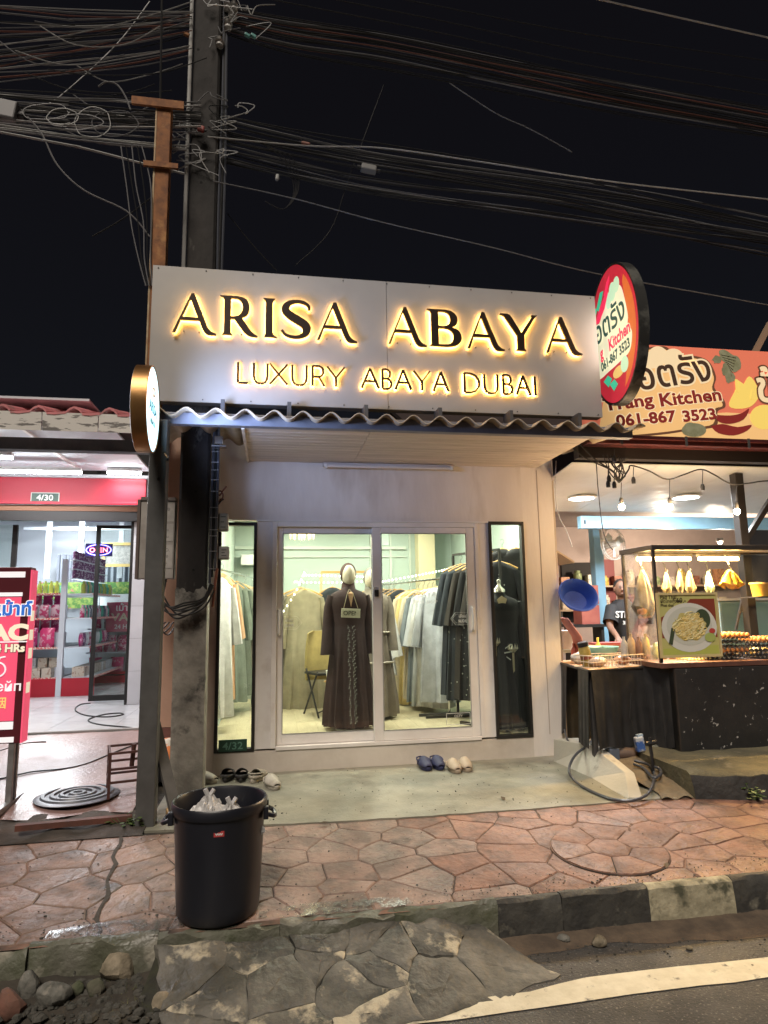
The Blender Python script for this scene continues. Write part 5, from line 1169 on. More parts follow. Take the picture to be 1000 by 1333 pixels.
# little rusty stand, black bucket, sack of rubbish, boards
p = G(165, 1038, .05); st = thing('metal_stand', 'small brown rusty metal rack beside the grey steel post', 'rack', (p.x, p.y, fz(p.y)-.003), .25); BR = M('brown_rust', (.09,.035,.028), .7, .2, (.05,.02,.018), 12)
Wd, Dp, Ht = .26, .3, .31
for x in (-1,1):
    for y in (-1,1): obj('leg', MB().bar((x*Wd/2,y*Dp/2,0),(x*Wd/2,y*Dp/2,Ht-.006),.02), BR, st, local=True)
for z in (Ht, .20, .11):
    obj('rail', MB().bar((-Wd/2-.012,-Dp/2,z),(Wd/2+.012,-Dp/2,z),.016).bar((-Wd/2-.012,Dp/2,z),(Wd/2+.012,Dp/2,z),.016).bar((-Wd/2,-Dp/2+.01,z+.001),(-Wd/2,Dp/2-.01,z+.001),.014).bar((Wd/2,-Dp/2+.01,z+.001),(Wd/2,Dp/2-.01,z+.001),.014), BR, st, local=True)
obj('lever', MB().tube([(.02,-.1,.2),(.03,-.12,.36)], .018, 6), BR, st, local=True)
p = G(212, 1020, .03); bk = thing('bucket', 'black rubber bucket standing between the steel post and the concrete pole', 'bucket', (p.x+.02, p.y+.12, .03))
obj('body', MB().lathe([(.10,0),(.115,.01),(.130,.12),(.137,.125),(.137,.135),(.12,.133),(.105,.02),(.001,.015)], n=28), BLACKPLASTIC, bk, local=True, smooth=True)
ob = thing('paper_sack', 'crumpled orange and white printed sack stuffed on the black bucket beside the pole', 'sack', (p.x+.02, p.y+.12, .165))
def sackpt(a, z, r): return (r*math.cos(a)*(1+.08*math.sin(5*a+z*20)), r*math.sin(a)*(1+.08*math.cos(4*a)), z)
ORG = M('orange_sack_print', (.58,.17,.04), .6, 0, (.50,.46,.40), 7, lo=.50, hi=.53, bump=.004, bscale=18)
obj('bag', MB().loft([[sackpt(2*PI*k/20, z, r_) for k in range(20)] for z, r_ in ((.0,.122),(.05,.118),(.10,.10),(.15,.08),(.19,.05))], True), ORG, ob, local=True, smooth=True)
obj('band', MB().lathe([(.129,-.004),(.132,.012),(.127,.016)], n=24, cap=False), M('white_band', (.5,.48,.44), .6), ob, local=True)
single('plank', MB().bar(G(232, 1076, .02)+Vector((0,0,.02)), W(201, 940, -1.05), .075, .028), M('dark_grey_board', (.075,.07,.066), .8, 0, (.05,.046,.042), 6), 'dark grey board leaning behind the steel post', 'board')
single('plank', MB().bar(G(20, 1082, .05)+Vector((0,0,.02)), G(172, 1068, .04)+Vector((0,0,.02)), .05, .035), M('red_brown_plank', (.13,.045,.03), .75, 0, (.08,.035,.025), 9, bump=.003), 'red-brown plank lying along the broken forecourt edge', 'board')
single('crate_side', MB().cbox(W(193, 1015, -1.12), (.06, .035, .40), .2, .08), BLACKPLASTIC, 'black plastic case standing behind the steel post', 'case', bevel=.012)
p = G(226, 1075, .0); single('brick', MB().cbox((p.x+.03, p.y+.12, .045), (.19, .09, .07), .3, .05), M('yellow_brick', (.36,.22,.08), .8, 0, (.25,.16,.07), 12, bump=.003), 'yellowish brick lying between the steel post and the bin', 'brick', bevel=.008)
single('plastic_pot', MB().lathe([(.03,0),(.03,.05),(.012,.055)], tuple(G(228,1052,.0)), 14), M('red_cap', (.45,.04,.05), .5), 'small red plastic pot behind the yellowish brick', 'pot')
# ================================================================== poles, boxes and cables
POLE = M('utility_pole_concrete', (.030,.026,.024), .85, 0, (.012,.011,.0105), 3.5, bump=.006, bscale=22, col3=(.22,.21,.19), scale3=3.2, lo3=.60, hi3=.72, detail=9, stretch=(1,1,.55))
PX0, PX1, PY0, PY1 = -.752, -.515, -.66, -.44
up = thing('utility_pole', 'tall square concrete utility pole crowded with cables beside the shop', 'utility pole', ((PX0+PX1)/2, (PY0+PY1)/2, 0))
def polering(z, e=0): return [(PX0-e+c, PY0-e+d, z) for c, d in ((.02,0),(PX1-PX0+2*e-.02,0),(PX1-PX0+2*e,.02),(PX1-PX0+2*e,PY1-PY0+2*e-.02),(PX1-PX0+2*e-.02,PY1-PY0+2*e),(.02,PY1-PY0+2*e),(0,PY1-PY0+2*e-.02),(0,.02))]
obj('shaft', MB().loft([polering(z) for z in np.linspace(-.05, 9.5, 24)], True), POLE, up)
BAREC = M('bare_pole_cement', (.33,.31,.27), .85, 0, (.17,.16,.14), 6, bump=.006, bscale=30, col3=(.055,.052,.047), scale3=5, lo3=.55, hi3=.66, detail=8)
za, zb_ = -.02, W(250, 768, PY0).z
obj('cement_patch', MB().loft([[(PX0-.004+x*(PX1-PX0+.008), y, z+(.02*math.sin(3+9*x+4*y)+.012*math.sin(31*x) if i else 0)) for x, y in [(0,PY1+.003)]+[(k/14,PY0-.004) for k in range(15)]+[(1,PY1+.003)]] for i, z in enumerate((za, zb_))], False, False), BAREC, up)
for px, py in ((257,575),(252,742),(245,905),(255,640),(262,237),(258,203),(258,64)):
    p = W(px, py, PY0); obj('bolt_hole', MB().tube([(p.x, PY0-.0006, p.z), (p.x, PY0-.003, p.z)], .011, 10), M('hole_black', (.004,.004,.004), .9), up)
# conduit and tied cables down the pole
CABG = M('grey_cable', (.16,.16,.165), .5); CABB = M('black_cable', (.010,.010,.010), .5); CABW = M('pale_cable', (.34,.34,.33), .55); CABR = M('reddish_cable', (.16,.055,.035), .55)
obj('conduit', MB().tube([(PX0-.02, PY0-.01, 9.0), (PX0-.02, PY0-.01, 4.0)], .018, 8), CABW, up, smooth=True)
cx_ = PX1+.025
for i in range(5):
    dx, dy = (.018*(i % 3), -.03+.022*(i//3)); wv = [(cx_+dx+.006*math.sin(z*2.3+i), PY0+.04+dy+.006*math.cos(z*1.9+i*2), z) for z in np.linspace(8.8 if i < 3 else 3.0, 1.62+.05*i, 34)]
    obj('down_cable', MB().tube(wv, .011, 6), CABB if i % 2 else M('slate_cable', (.05,.055,.07), .5), up, smooth=True)
for py in (580, 588, 602, 612, 625, 640, 661, 674, 690, 698, 718, 741, 760):
    z = W(272, py, PY0).z; obj('cable_tie', MB().box(cx_-.014, cx_+.048, PY0-.006, PY0+.05, z, z+.006), M('white_tie', (.22,.22,.23), .5), up)
# coil of spare cable slung round the pole
co = thing('cable_coil', 'loop of black spare cable slung round the concrete pole at waist height', 'cable coil', (-.63, -.7, 1.6))
for i in range(7):
    r = random.Random(i); pts = []
    A, B = W(214+r.uniform(-3,3), 752+r.uniform(-4,4), -.72), W(277+r.uniform(-3,3), 762+r.uniform(-3,8), -.70)
    low = W(240+r.uniform(-4,4), 785+3.2*i, -.75); left = W(206+r.uniform(-3,6), 778+r.uniform(-8,6), -.72)
    pts = [A, left, left.lerp(low, .6)+Vector((-.02,0,-.04)), low, low.lerp(B, .55)+Vector((.02,0,-.045)), B]
    obj('strand', MB().tube(catmull([tuple(p) for p in pts], 6), .0075, 6), CABB, co, smooth=True)
obj('loose_end', MB().tube(catmull([tuple(W(*q, -.66)) for q in ((277,790),(279,770),(283,740))], 5), .012, 6), CABR, co, smooth=True)
ce = thing('cable_end', 'curled stub of reddish black cable sticking out of the pole beside the plaster wall', 'cable', W(276, 655, -.60))
obj('strand', MB().tube(catmull([tuple(W(*q, -.60)) for q in ((274,660),(282,655),(290,648),(289,640),(284,640),(286,645),(291,638),(295,633))], 5), .007, 6), CABR, ce, smooth=True)
obj('strand', MB().tube(catmull([tuple(W(*q, -.60)) for q in ((276,658),(281,660),(288,652),(291,650),(286,650))], 5), .006, 6), CABB, ce, smooth=True)
# meter boxes on the right of the pole, notice box on the left
for (p0, p1, lab) in (((284,668),(297,691),'upper small grey junction box strapped to the right side of the concrete pole'), ((285,711),(298,728),'lower small grey junction box strapped to the right side of the concrete pole')):
    a, b = W(*p0, -.62), W(*p1, -.62); jb = thing('junction_box', lab, 'junction box', ((a.x+b.x)/2, -.60, b.z)); PB = M('grey_box_plastic', (.36,.345,.32), .55, 0, (.28,.27,.25), 8)
    obj('case', MB().box(a.x, b.x, -.62, -.54, b.z, a.z), PB, jb, bevel=.01); obj('cover', MB().box(a.x+.012, b.x-.012, -.626, -.6205, b.z+.012, a.z-.012), PB, jb, bevel=.002)
    for k in range(3): z = b.z+.03+k*(a.z-b.z-.06)/2; obj('mark', MB().box(a.x+.022, b.x-.02-.012*(k % 2), -.6285, -.6262, z-.004, z+.004), M('ink_grey', (.10,.10,.10), .6), jb)
nb = thing('notice_box', 'weathered grey meter cabinet with faded notices between the steel post and the concrete pole', 'cabinet', (-.92, -.5, 1.67)); CABI = M('cabinet_grey', (.33,.31,.285), .6, 0, (.24,.22,.20), 5, bump=.001)
obj('case', MB().box(-1.06, -.79, -.56, -.44, 1.665, 2.30), CABI, nb, bevel=.006); obj('side', MB().box(-1.085, -1.062, -.57, -.43, 1.665, 2.31), M('cabinet_brown', (.10,.075,.065), .6), nb); obj('lid', MB().box(-1.06, -.79, -.57, -.44, 2.302, 2.33), M('cabinet_lid', (.12,.10,.09), .6), nb)
for (a, b, c_, d_) in ((-.915,-.795,2.13,2.28),(-.915,-.80,1.97,2.11),(-.92,-.80,1.75,1.94)): obj('notice', MB().box(a, b, -.563, -.5605, c_, d_), M('faded_paper', (.44,.42,.39), .8, 0, (.33,.31,.29), 10), nb)
for k, (s, z, h) in enumerate((('ขาย',2.22,.04),('แจ้ง',2.05,.03),('ด่วน',1.995,.03),('LTD.',1.885,.036),('ช่าง',1.835,.036),('โทร.',1.785,.025))): text('lettering', s, h, M('ink_grey', (.10,.10,.10), .6), nb, (-.86, -.5635, z), (1,0,0), (0,0,1), .004, .0006, 'CENTER')
for i in range(5): obj('tail', MB().tube(catmull([(-.97+.03*i, -.50, 1.667), (-1.0+.03*i, -.56, 1.45-.03*i), (-.95+.035*i, -.60, 1.30-.02*i), (-.86+.03*i, -.60, 1.32)], 5), .006, 5), CABB, nb, smooth=True)
# grey steel post with the round light box
ps = thing('steel_post', 'grey square steel post standing at the left corner of the shop', 'post', (-.81, -1.25, -.01))
obj('shaft', MB().box(-.872, -.752, -1.312, -1.192, -.012, 2.77), GREYSTEEL, ps, bevel=.006)
obj('base_plate', MB().box(-.90, -.73, -1.34, -1.17, -.012, .006), GREYSTEEL, ps)
obj('bolt', MB().tube([(-.80,-1.313,2.33),(-.80,-1.322,2.33)], .013, 6), BLACKPAINT, ps)
lb = thing('light_box', 'glowing round white light box with brass rim and teal ARISA lettering on the steel post', 'light box', (-.80, -1.62, 2.45)); LC = Vector((-.80, -1.62, 2.745))
def disc(x, r, n=56): return [(x, LC.y+.86*r*math.cos(2*PI*k/n), LC.z+r*math.sin(2*PI*k/n)) for k in range(n)]
BRASS = M('brushed_brass_rim', (.36,.20,.075), .36, .85, (.26,.13,.05), 3, bump=.0004)
obj('rim', MB().loft([disc(-.895,.295), disc(-.80,.295), disc(-.797,.287), disc(-.805,.284)], False), BRASS, lb, smooth=True); obj('back', MB().add(disc(-.896,.294), [tuple(range(56))]), BRASS, lb)
FACEL = EM('lightbox_face', (.50, .86, 1.0), 1.1); obj('face', MB().add(disc(-.803,.284), [tuple(range(56))]), FACEL, lb)
TEAL = M('teal_letter_film', (.02,.22,.26), .4)
text('lettering', 'ARISA', .105, TEAL, lb, LC+Vector((.0005, 0, -.03)), (0,1,0), (0,0,1), .004, .0008, 'CENTER', .95); text('lettering', 'ABAYA', .055, TEAL, lb, LC+Vector((.0005, 0, -.11)), (0,1,0), (0,0,1), .002, .0008, 'CENTER')
obj('emblem', MB().tube([(LC.x, LC.y+.04*math.cos(a), LC.z+.12+.03*math.sin(a)) for a in [2*PI*k/16 for k in range(17)]], .004, 4), M('orange_film', (.6,.25,.05), .4), lb)
lamp('lightbox_lamp', 'AREA', (-.77, -1.66, 2.745), 11, (.46,.60,1.0), .42, aim=(.85,.60,.30)).data.spread = math.radians(105)
obj('arm', MB().bar((-.84, -1.36, 2.745), (-.84, -1.315, 2.745), .05), GREYSTEEL, lb); obj('arm', MB().tube([(-.77,-1.33,2.52),(-.75,-1.30,2.49),(-.75,-1.315,2.46)], .012, 6), CHROME, lb)
# rusty steel upright behind the sign
ru = thing('rusty_post', 'rusty orange steel upright with two crossbars rising behind the sign board', 'post', (-.93, -.86, 2.95))
obj('shaft', MB().box(-.985, -.875, -.935, -.83, 2.9, 5.62), RUST, ru, bevel=.005)
obj('edge_strip', MB().box(-.998, -.9855, -.937, -.83, 2.9, 5.60), M('pale_primer', (.45,.36,.22), .7, 0, (.30,.16,.07), 9), ru)
a, b = W(172, 137, -.93), W(240, 138, -.93); obj('crossbar', MB().box(a.x, b.x, -.96, -.9355, 5.56, 5.63), RUST, ru)
a, b = W(187, 213, -.95), W(232, 216, -.95); obj('crossbar', MB().box(a.x, b.x, -.965, -.94, a.z-.022, a.z+.022), RUST, ru)
# hardware at the pole head
hw = thing('insulator_rack', 'pale insulators and clamps bolted to the pole near the top of the picture', 'insulator', W(292, 30, -.60))
for k, (px, py) in enumerate(((296,8),(303,20),(297,32),(286,55),(305,9))):
    p = W(px, py, -.68); obj('insulator', MB().lathe([(.012,-.05),(.035,-.04),(.028,-.01),(.042,.0),(.02,.02),(.03,.04),(.012,.055)], p, 12), M('porcelain', (.40,.39,.37), .3), hw, smooth=True)
for (px, py, m) in ((243,45,RUST),(322,46,M('teal_clamp', (.10,.30,.28), .5)),(330,47,M('teal_clamp', (.10,.30,.28), .5))):
    p = W(px, py, -.68); obj('clamp', MB().cbox(p, (.05,.03,.03), .2, 0, .3), m, hw, bevel=.006)
# ---- overhead cables: every cable is one object hung between real points along the street
NTH = 'first second third fourth fifth sixth seventh eighth ninth tenth eleventh twelfth thirteenth fourteenth fifteenth sixteenth seventeenth eighteenth nineteenth twentieth twenty-first twenty-second twenty-third twenty-fourth twenty-fifth twenty-sixth twenty-seventh twenty-eighth twenty-ninth thirtieth thirty-first thirty-second'.split()
def k_(): return k
def cable(pts, Y, r, mat, label, group, sag=0.0, ext=True, yend=None):
    q = []
    for i, (x, y) in enumerate(pts): q.append(W(x, y, Y if yend is None else Y+(yend-Y)*i/(len(pts)-1)))
    if ext:
        if pts[0][0] <= 5: q.insert(0, q[0]+(q[0]-q[1]).normalized()*6)
        if pts[-1][0] >= 995: q.append(q[-1]+(q[-1]-q[-2]).normalized()*6)
    if '%' in label: label = label % NTH[k_()]
    r *= .78
    return single('overhead_cable', MB().tube(catmull([tuple(p) for p in q], 6), r, 5, True), mat, label, 'cable', group, smooth=True)
rc = random.Random(77)
def j(a): return rc.uniform(-a, a)
GA, GB_, GC_, GD_ = 'cables fanning in from the upper left to the pole head', 'cables of the tangled middle bundle left of the pole', 'cables running right from the pole head', 'dark cables of the lower bundle right of the pole'
mats_l = [CABW, CABG, CABG, CABB, CABR]
for k, (y0, y1) in enumerate(((6,14),(10,16),(12,22),(18,20),(28,22),(30,26),(38,25),(41,30),(44,22),(50,34),(58,30),(66,34),(73,38),(80,40),(84,46),(90,58),(96,62),(103,66),(108,70),(70,10),(60,4),(76,28),(88,20))):
    cable([(-5, y0+j(2)), (90, y0+(y1-y0)*.36+4+j(3)), (180, y0+(y1-y0)*.72+4+j(2)), (250, y1+j(2))], -.72+.05*(k % 4), .006+.003*(k % 2), [CABW, CABG, CABR, CABG, CABB][k % 5], 'cable %s from the top among those fanning from the upper left to the pole head', GA)
for k in range(22):
    y0, y1 = 118+3.1*k*.55+j(4), 133+3.0*k*.6+j(5)
    cable([(-5, y0), (70, y0+(y1-y0)*.28+2+j(4)), (150, y0+(y1-y0)*.6+2+j(5)), (205, y0+(y1-y0)*.85+j(4)), (262, y1)], -.78+.04*(k % 5), .005+.0025*(k % 3), [CABB, CABG, CABW, CABG, CABB, CABB][k % 6], '%s cable from the top of the tangled middle bundle left of the pole', GB_)
for k, (y0, y1) in enumerate(((160,182),(166,190),(168,196),(162,194))): cable([(-5, y0), (110, y0+(y1-y0)*.5+1), (243, y1)], -.80, .009, CABW if k % 2 else CABG, '%s from the top of four pale straight cables under the tangled middle bundle', 'pale straight cables under the middle bundle')
cable([(-5, 171), (100, 191), (186, 213), (240, 226)], -.86, .012, CABW, 'thickest pale cable, lowest of those coming in from the left', None)
cable([(36, 152), (55, 175), (75, 215), (110, 248), (165, 275), (195, 308)], -.86, .008, CABG, 'grey cable drooping in a long curve left of the rusty upright', None, ext=False)
cable([(195, 2), (150, 60), (75, 128), (55, 135)], -.7, .007, CABG, 'loose cable slanting down across the upper left bundle', None, ext=False)
cable([(120, 308), (160, 285), (200, 255)], -.7, .007, CABB, 'dark stay wire crossing low left of the rusty upright', None, ext=False)
cable([(128, 113), (138, 107), (152, 110), (163, 125), (170, 143)], -.84, .009, CABG, 'curled stiff cable end arching above the left crossbar', None, ext=False)
for k in range(5): cable([(160+6*k+j(3), 190), (165+7*k+j(3), 240+j(6)), (172+6*k+j(3), 290+j(8)), (180+4*k, 335), (190+2*k, 372)], -.95, .006, CABB if k % 2 else CABG, '%s thin cable from the left hanging behind the left end of the sign', 'thin cables hanging left of the rusty upright', ext=False)
cable([(211, -4), (210, 60), (209, 128)], -.85, .012, CABB, 'dark vertical pipe above the rusty upright', None, ext=False)
for k, kk in enumerate((0, 7, 5, 2, 3)):                            # loops of spare wire
    cxp, cyp, rx, ry = ((60,147,30,8),(95,160,28,8),(120,158,24,12),(150,160,30,10),(140,165,22,10),(100,158,36,6),(165,160,18,8),(80,152,20,8),(130,152,16,6))[kk]
    cable([(cxp+rx*math.cos(a)+j(2), cyp+ry*math.sin(a)*(1+.1*a)+j(1.5)) for a in [2*PI*i/10+k for i in range(11)]], -.82+.02*j(1), .005, CABW if k % 2 else CABG, '%s loop of spare wire from the left in the middle bundle', 'loops of spare wire in the middle bundle', ext=False)
US = sorted(rc.uniform(-10, 120) for _ in range(12))
for k in range(12):                                  # untidy strands criss-crossing the left bundles
    xa, xb = US[k], rc.uniform(150, 275); ya = rc.uniform(20, 170); yb = ya*.85+rc.uniform(-8, 40); b_ = rc.uniform(4, 26)
    cable([(xa, ya), (xa*.7+xb*.3, ya*.7+yb*.3+b_), (xa*.3+xb*.7, ya*.3+yb*.7+b_*.8+j(6)), (xb, yb)], -.72+.06*j(1), .0055, [CABG, CABW, CABB][k % 3], '%s untidy strand from the left crossing between the cable bundles left of the pole', 'untidy strands between the left bundles', ext=False)
KX = sorted(rc.uniform(225, 330) for _ in range(16))
for k in range(16):                                  # knots of spare ends about the pole
    x0, y0 = KX[k], rc.uniform(120, 215)
    cable([(x0, y0), (x0+j(16), y0+j(9)), (x0+j(24), y0+j(12)), (x0+j(30), y0+8+j(12)), (x0+j(36), y0+14+j(14))], -.70, .006, [CABG, CABB, CABW][k % 3], '%s spare cable end from the left curling about the pole at the middle bundle', 'spare cable ends at the pole', ext=False)
KX = sorted(rc.uniform(240, 330) for _ in range(10))
for k in range(10):
    x0, y0 = KX[k], rc.uniform(-2, 50)
    cable([(x0, y0), (x0+j(14), y0+6+j(9)), (x0+10+j(20), y0+8+j(14)), (x0+20+j(30), y0+12+j(14))], -.72, .006, [CABG, CABB, CABW][k % 3], '%s spare cable end from the left curling about the pole head', 'spare cable ends at the pole head', ext=False)
# right side
for k in range(23):
    y0, ym, y1 = 10+1.8*k+j(3), 40+2.1*k+j(5), 146+1.5*k+j(5)
    cable([(275, y0*.75), (380, y0+(ym-y0)*.42+2), (500, ym), (640, ym+(y1-ym)*.30+j(3)), (800, ym+(y1-ym)*.62+j(3)), (1005, y1)], -.62+.05*(k % 4), .006+.002*(k % 3), [CABB, CABB, CABG, CABB, CABB, CABR, CABB][k % 7], '%s cable from the top of the bundle running right from the pole head', GC_)
cable([(775, -2), (880, 22), (1005, 50)], -1.2, .009, CABW, 'single pale cable crossing the upper right corner', None)
for k, (y0, y1) in enumerate(((0, 80), (18, 106), (34, 125))): cable([(300, y0-45), (560, y0+6), (760, y0+(y1-y0)*.55), (1005, y1)], -.9, .006, CABB, '%s of three thin dark cables from the top, high in the upper right sky', 'thin dark cables high in the upper right sky')
for k in range(24):
    y0, ym, y1 = 140+2.8*k+j(4), 188+2.9*k+j(6), 284+1.9*k+j(8)
    cable([(262, y0), (380, y0+(ym-y0)*.5+3), (500, ym+2), (700, ym+(y1-ym)*.36+j(4)), (850, ym+(y1-ym)*.66+j(5)), (1005, y1)], -.62+.04*(k % 4), .006+.0022*(k % 3), [CABB, CABB, CABG, CABB][k % 4], '%s cable from the top of the dark lower bundle right of the pole', GD_)
cable([(270, 178), (400, 190), (500, 193), (640, 213), (800, 237), (1005, 260)], -.8, .008, CABW, 'brightest thin cable of the lower bundle running right', None)
cable([(278, 236), (380, 258), (500, 290), (640, 322), (780, 357), (1005, 398)], -.75, .006, CABG, 'lone thin cable sloping down to the oval sign', None)
cable([(585, 108), (615, 128), (650, 150), (690, 168), (745, 198)], -.65, .006, CABG, 'short loose cable drooping from the upper right bundle', None, ext=False)
for k in range(4): cable([(330+6*k, 180+4*k), (365+5*k, 205), (383+2*k, 245), (370, 272), (345, 262)], -.6, .005, CABB, '%s loose dark loop from the left hanging right of the pole', 'loose loops hanging right of the pole', ext=False)
cable([(500, 110), (455, 230), (430, 300), (385, 345)], -.5, .005, CABB, 'faint wire dropping diagonally behind the sign board', None, ext=False)
cable([(296, 278), (330, 320), (360, 352)], -.5, .006, CABB, 'short wire dropping from the pole to the sign top', None, ext=False)
for (px, py, d, m, lab) in ((8, 148, (.20,.15,.16), CABG, 'big grey splice closure hanging at the left edge'), (480, 220, (.14,.07,.06), M('splice_grey', (.15,.15,.145), .6), 'small grey splice box on the lower bundle right of the pole'), (262, 168, (.06,.04,.05), M('red_tag', (.25,.05,.04), .6), 'reddish clip on the cables crossing the pole'), (398, 187, (.08,.03,.03), CABR, 'reddish splice on the lower bundle'), (361, 231, (.03,.03,.06), CABW, 'small white tag on a loose loop right of the pole')):
    p = W(px, py, -.74); t = thing('splice_box', lab, 'splice box', p); obj('case', MB().cbox((0,0,0), d, 0, 0, .12), m, t, local=True, bevel=.012)
    obj('neck', MB().tube([(-d[0]*.75,0,.01),(d[0]*.75,0,-.015)], min(d[1], d[2])*.28, 8), CABB, t, local=True)
# little flood light hanging under the roof left of the soffit
p = W(285, 574, -.75); fl_ = thing('flood_light', 'small glass flood light hanging under the roof edge left of the soffit', 'lamp', p)
obj('case', MB().cbox((0,0,0), (.07,.06,.07)), CHROME, fl_, local=True, bevel=.006); obj('bracket', MB().tube([(0,0,.03),(.0,0,.13),(-.01,0,.26)], .006, 5), DARKSTEEL, fl_, local=True); obj('shade', MB().box(-.055,.06,-.04,.04,-.055,-.045), CHROME, fl_, local=True)

# ================================================================== the big black bin
BC = Vector((-.248, -2.485, zs(-2.485)+.002))
bn = thing('rubbish_bin', 'big black plastic rubbish bin standing on the pavement before the shop', 'rubbish bin', BC)
prof = [(.0,.004),(.188,0),(.197,.012),(.200,.06),(.218,.44),(.221,.47),(.229,.472),(.234,.485),(.2345,.515),(.228,.523),(.220,.520),(.214,.505),(.209,.44),(.188,.05),(.0,.045)]
BINP = M('bin_plastic', (.008,.0088,.0135), .33, 0, (.014,.015,.021), 3, bump=.0012, bscale=12, col3=(.045,.045,.046), scale3=9, lo3=.62, hi3=.78, stretch=(1,1,.3), rough2=.45)
nn = 72; rings = []
for r_, z in prof: rings.append([((r_+(.0016*math.cos(8*2*PI*k/nn) if .05 < z < .45 else 0))*math.cos(2*PI*k/nn), (r_+(.0016*math.cos(8*2*PI*k/nn) if .05 < z < .45 else 0))*math.sin(2*PI*k/nn), z) for k in range(nn)])
obj('body', MB().loft(rings, False), BINP, bn, local=True, smooth=True)
for s in (-1, 1):
    h = obj('handle', MB().tube(catmull([(s*.228,-.06,.45),(s*.262,-.05,.435),(s*.272,0,.425),(s*.262,.05,.435),(s*.228,.06,.45)], 5), .011, 8), BINP, bn, local=True, smooth=True)
    obj('lug', MB().cbox((s*.228, -.06, .455), (.025,.035,.06)).cbox((s*.228, .06, .455), (.025,.035,.06)), BINP, h, local=True, bevel=.004)
a = -PI/2+.06; 
lbl = MB().loft([[(.2185*math.cos(a+t), .2185*math.sin(a+t), z) for t in np.linspace(-.11, .11, 8)] for z in (.405, .43)], False, False); L = obj('label', lbl, M('red_bin_label', (.42,.05,.05), .5), bn, local=True)
obj('print', MB().loft([[(.2195*math.cos(a+t), .2195*math.sin(a+t), .417+.004*math.sin(i*2.2)+d) for i, t in enumerate(np.linspace(-.075, .08, 14))] for d in (-.0035, .003)], False, False), M('white_print', (.7,.66,.64), .5), L, local=True)
# bags inside
BAGW = M('white_plastic_bag', (.52,.51,.50), .35, 0, (.40,.39,.38), 10, bump=.008, bscale=22)
def crumple(c, r, seed, label, peak=.08):
    q = random.Random(seed); t = thing('plastic_bag', label, 'plastic bag', c); mb = MB(); rings = []
    for i in range(23):
        s = i/22; z = -r*.9+(r*1.3+peak)*s; rad = r*math.sqrt(max(.02, 1-(2*min(s, .62)/1.0-.45)**2*.9)) if s < .62 else r*(.95*(1-s)/.38*.8+.10)
        rings.append([(rad*(1+.5*mnoise.noise((6*math.cos(2*PI*k/44)*(1-s*.5), 6*math.sin(2*PI*k/44)*(1-s*.5), s*4+seed))+.12*math.sin(9*2*PI*k/44+seed+s*3))*math.cos(2*PI*k/44), rad*(1+.5*mnoise.noise((6*math.cos(2*PI*k/44)*(1-s*.5), 6*math.sin(2*PI*k/44)*(1-s*.5), s*4+seed+50)))*math.sin(2*PI*k/44), z+.03*mnoise.noise((k*.9, s*9, seed))) for k in range(44)])
    obj('bag', mb.loft(rings, True), BAGW, t, local=True)
    obj('knot', MB().tube([(0,0,r*.35+peak),(-.02,.0,r*.4+peak+.035)], .012, 6).tube([(0,0,r*.35+peak),(.025,.01,r*.4+peak+.03)], .011, 6), BAGW, t, local=True, smooth=True)
crumple(BC+Vector((.055,-.015,.42)), .125, 3, 'knotted white plastic bag lying on top in the rubbish bin', .02); crumple(BC+Vector((-.06,.05,.42)), .10, 4, 'smaller tied white plastic bag at the back of the rubbish bin', .06)
tb = thing('bin_liner', 'dark crumpled rubbish filling the bin under the white bags', 'rubbish', BC+Vector((0,0,.30)))
obj('heap', MB().ell((0,0,.03), (.185,.185,.10), 24, 10, .07), M('dark_rubbish', (.025,.025,.027), .5, 0, (.10,.10,.10), 9, bump=.01), tb, local=True, smooth=True)
# ================================================================== the noodle kitchen on the right
RZ = .08
rg2 = random.Random(41)
kt = thing('kitchen_shopfront', 'open-fronted street kitchen with white sheet ceiling right of the abaya shop', 'restaurant', (4.5, 1.0, RZ))
YBN = -.60
def CE(px, py):                                    # a point on the sloping ceiling
    d = ray(px, py); n = Vector((0, .10, 1)); o = Vector((0, -.5, 2.73)); return CAM + d*((o-CAM).dot(n)/d.dot(n))
def cz(y): return 2.73-.10*(y+.5)
CEILM = M('kitchen_ceiling_sheet', (.60,.61,.60), .35, 0, (.52,.53,.52), 2, bump=.012, bscale=4)
x = 2.77
while x < 8.2:
    obj('ceiling_sheet', MB().add([(x,-.45,cz(-.45)),(x+.895,-.45,cz(-.45)),(x+.895,1.35,cz(1.35)),(x,1.35,cz(1.35)),(x,-.45,cz(-.45)+.01),(x+.895,-.45,cz(-.45)+.01),(x+.895,1.35,cz(1.35)+.01),(x,1.35,cz(1.35)+.01)], [(3,2,1,0),(4,5,6,7),(0,1,5,4),(1,2,6,5),(2,3,7,6),(3,0,4,7)]), CEILM, kt); x += .90
YBM = 1.40
b0, b1 = W(755, 688, YBM), W(755, 672, YBM)
obj('blue_beam', MB().box(b0.x, 9, YBM-.04, YBM+.06, b0.z, b1.z), M('pale_blue_paint', (.27,.50,.66), .5, 0, (.23,.43,.58), 4), kt, bevel=.004)
obj('beam_notch', MB().box(b0.x+.04, b0.x+.06, YBM-.045, YBM-.0405, b0.z+.05, b0.z+.10), BLACKPAINT, kt)
MAUVE = M('mauve_wall', (.36,.29,.27), .7, 0, (.30,.24,.225), 2.0)
obj('rear_ceiling', MB().add([(2.8,1.47,2.62),(9,1.47,2.62),(9,5.2,2.85),(2.8,5.2,2.85)], [(3,2,1,0)]), MAUVE, kt)
obj('rear_wall', MB().box(2.8, 9, 5.2, 5.3, RZ, 2.9), MAUVE, kt)
obj('side_wall', MB().box(2.77, 2.83, .11, 5.2, -.02, 3.0), M('side_wall_cream', (.44,.36,.28), .7, 0, (.36,.29,.22), 2.4), kt)
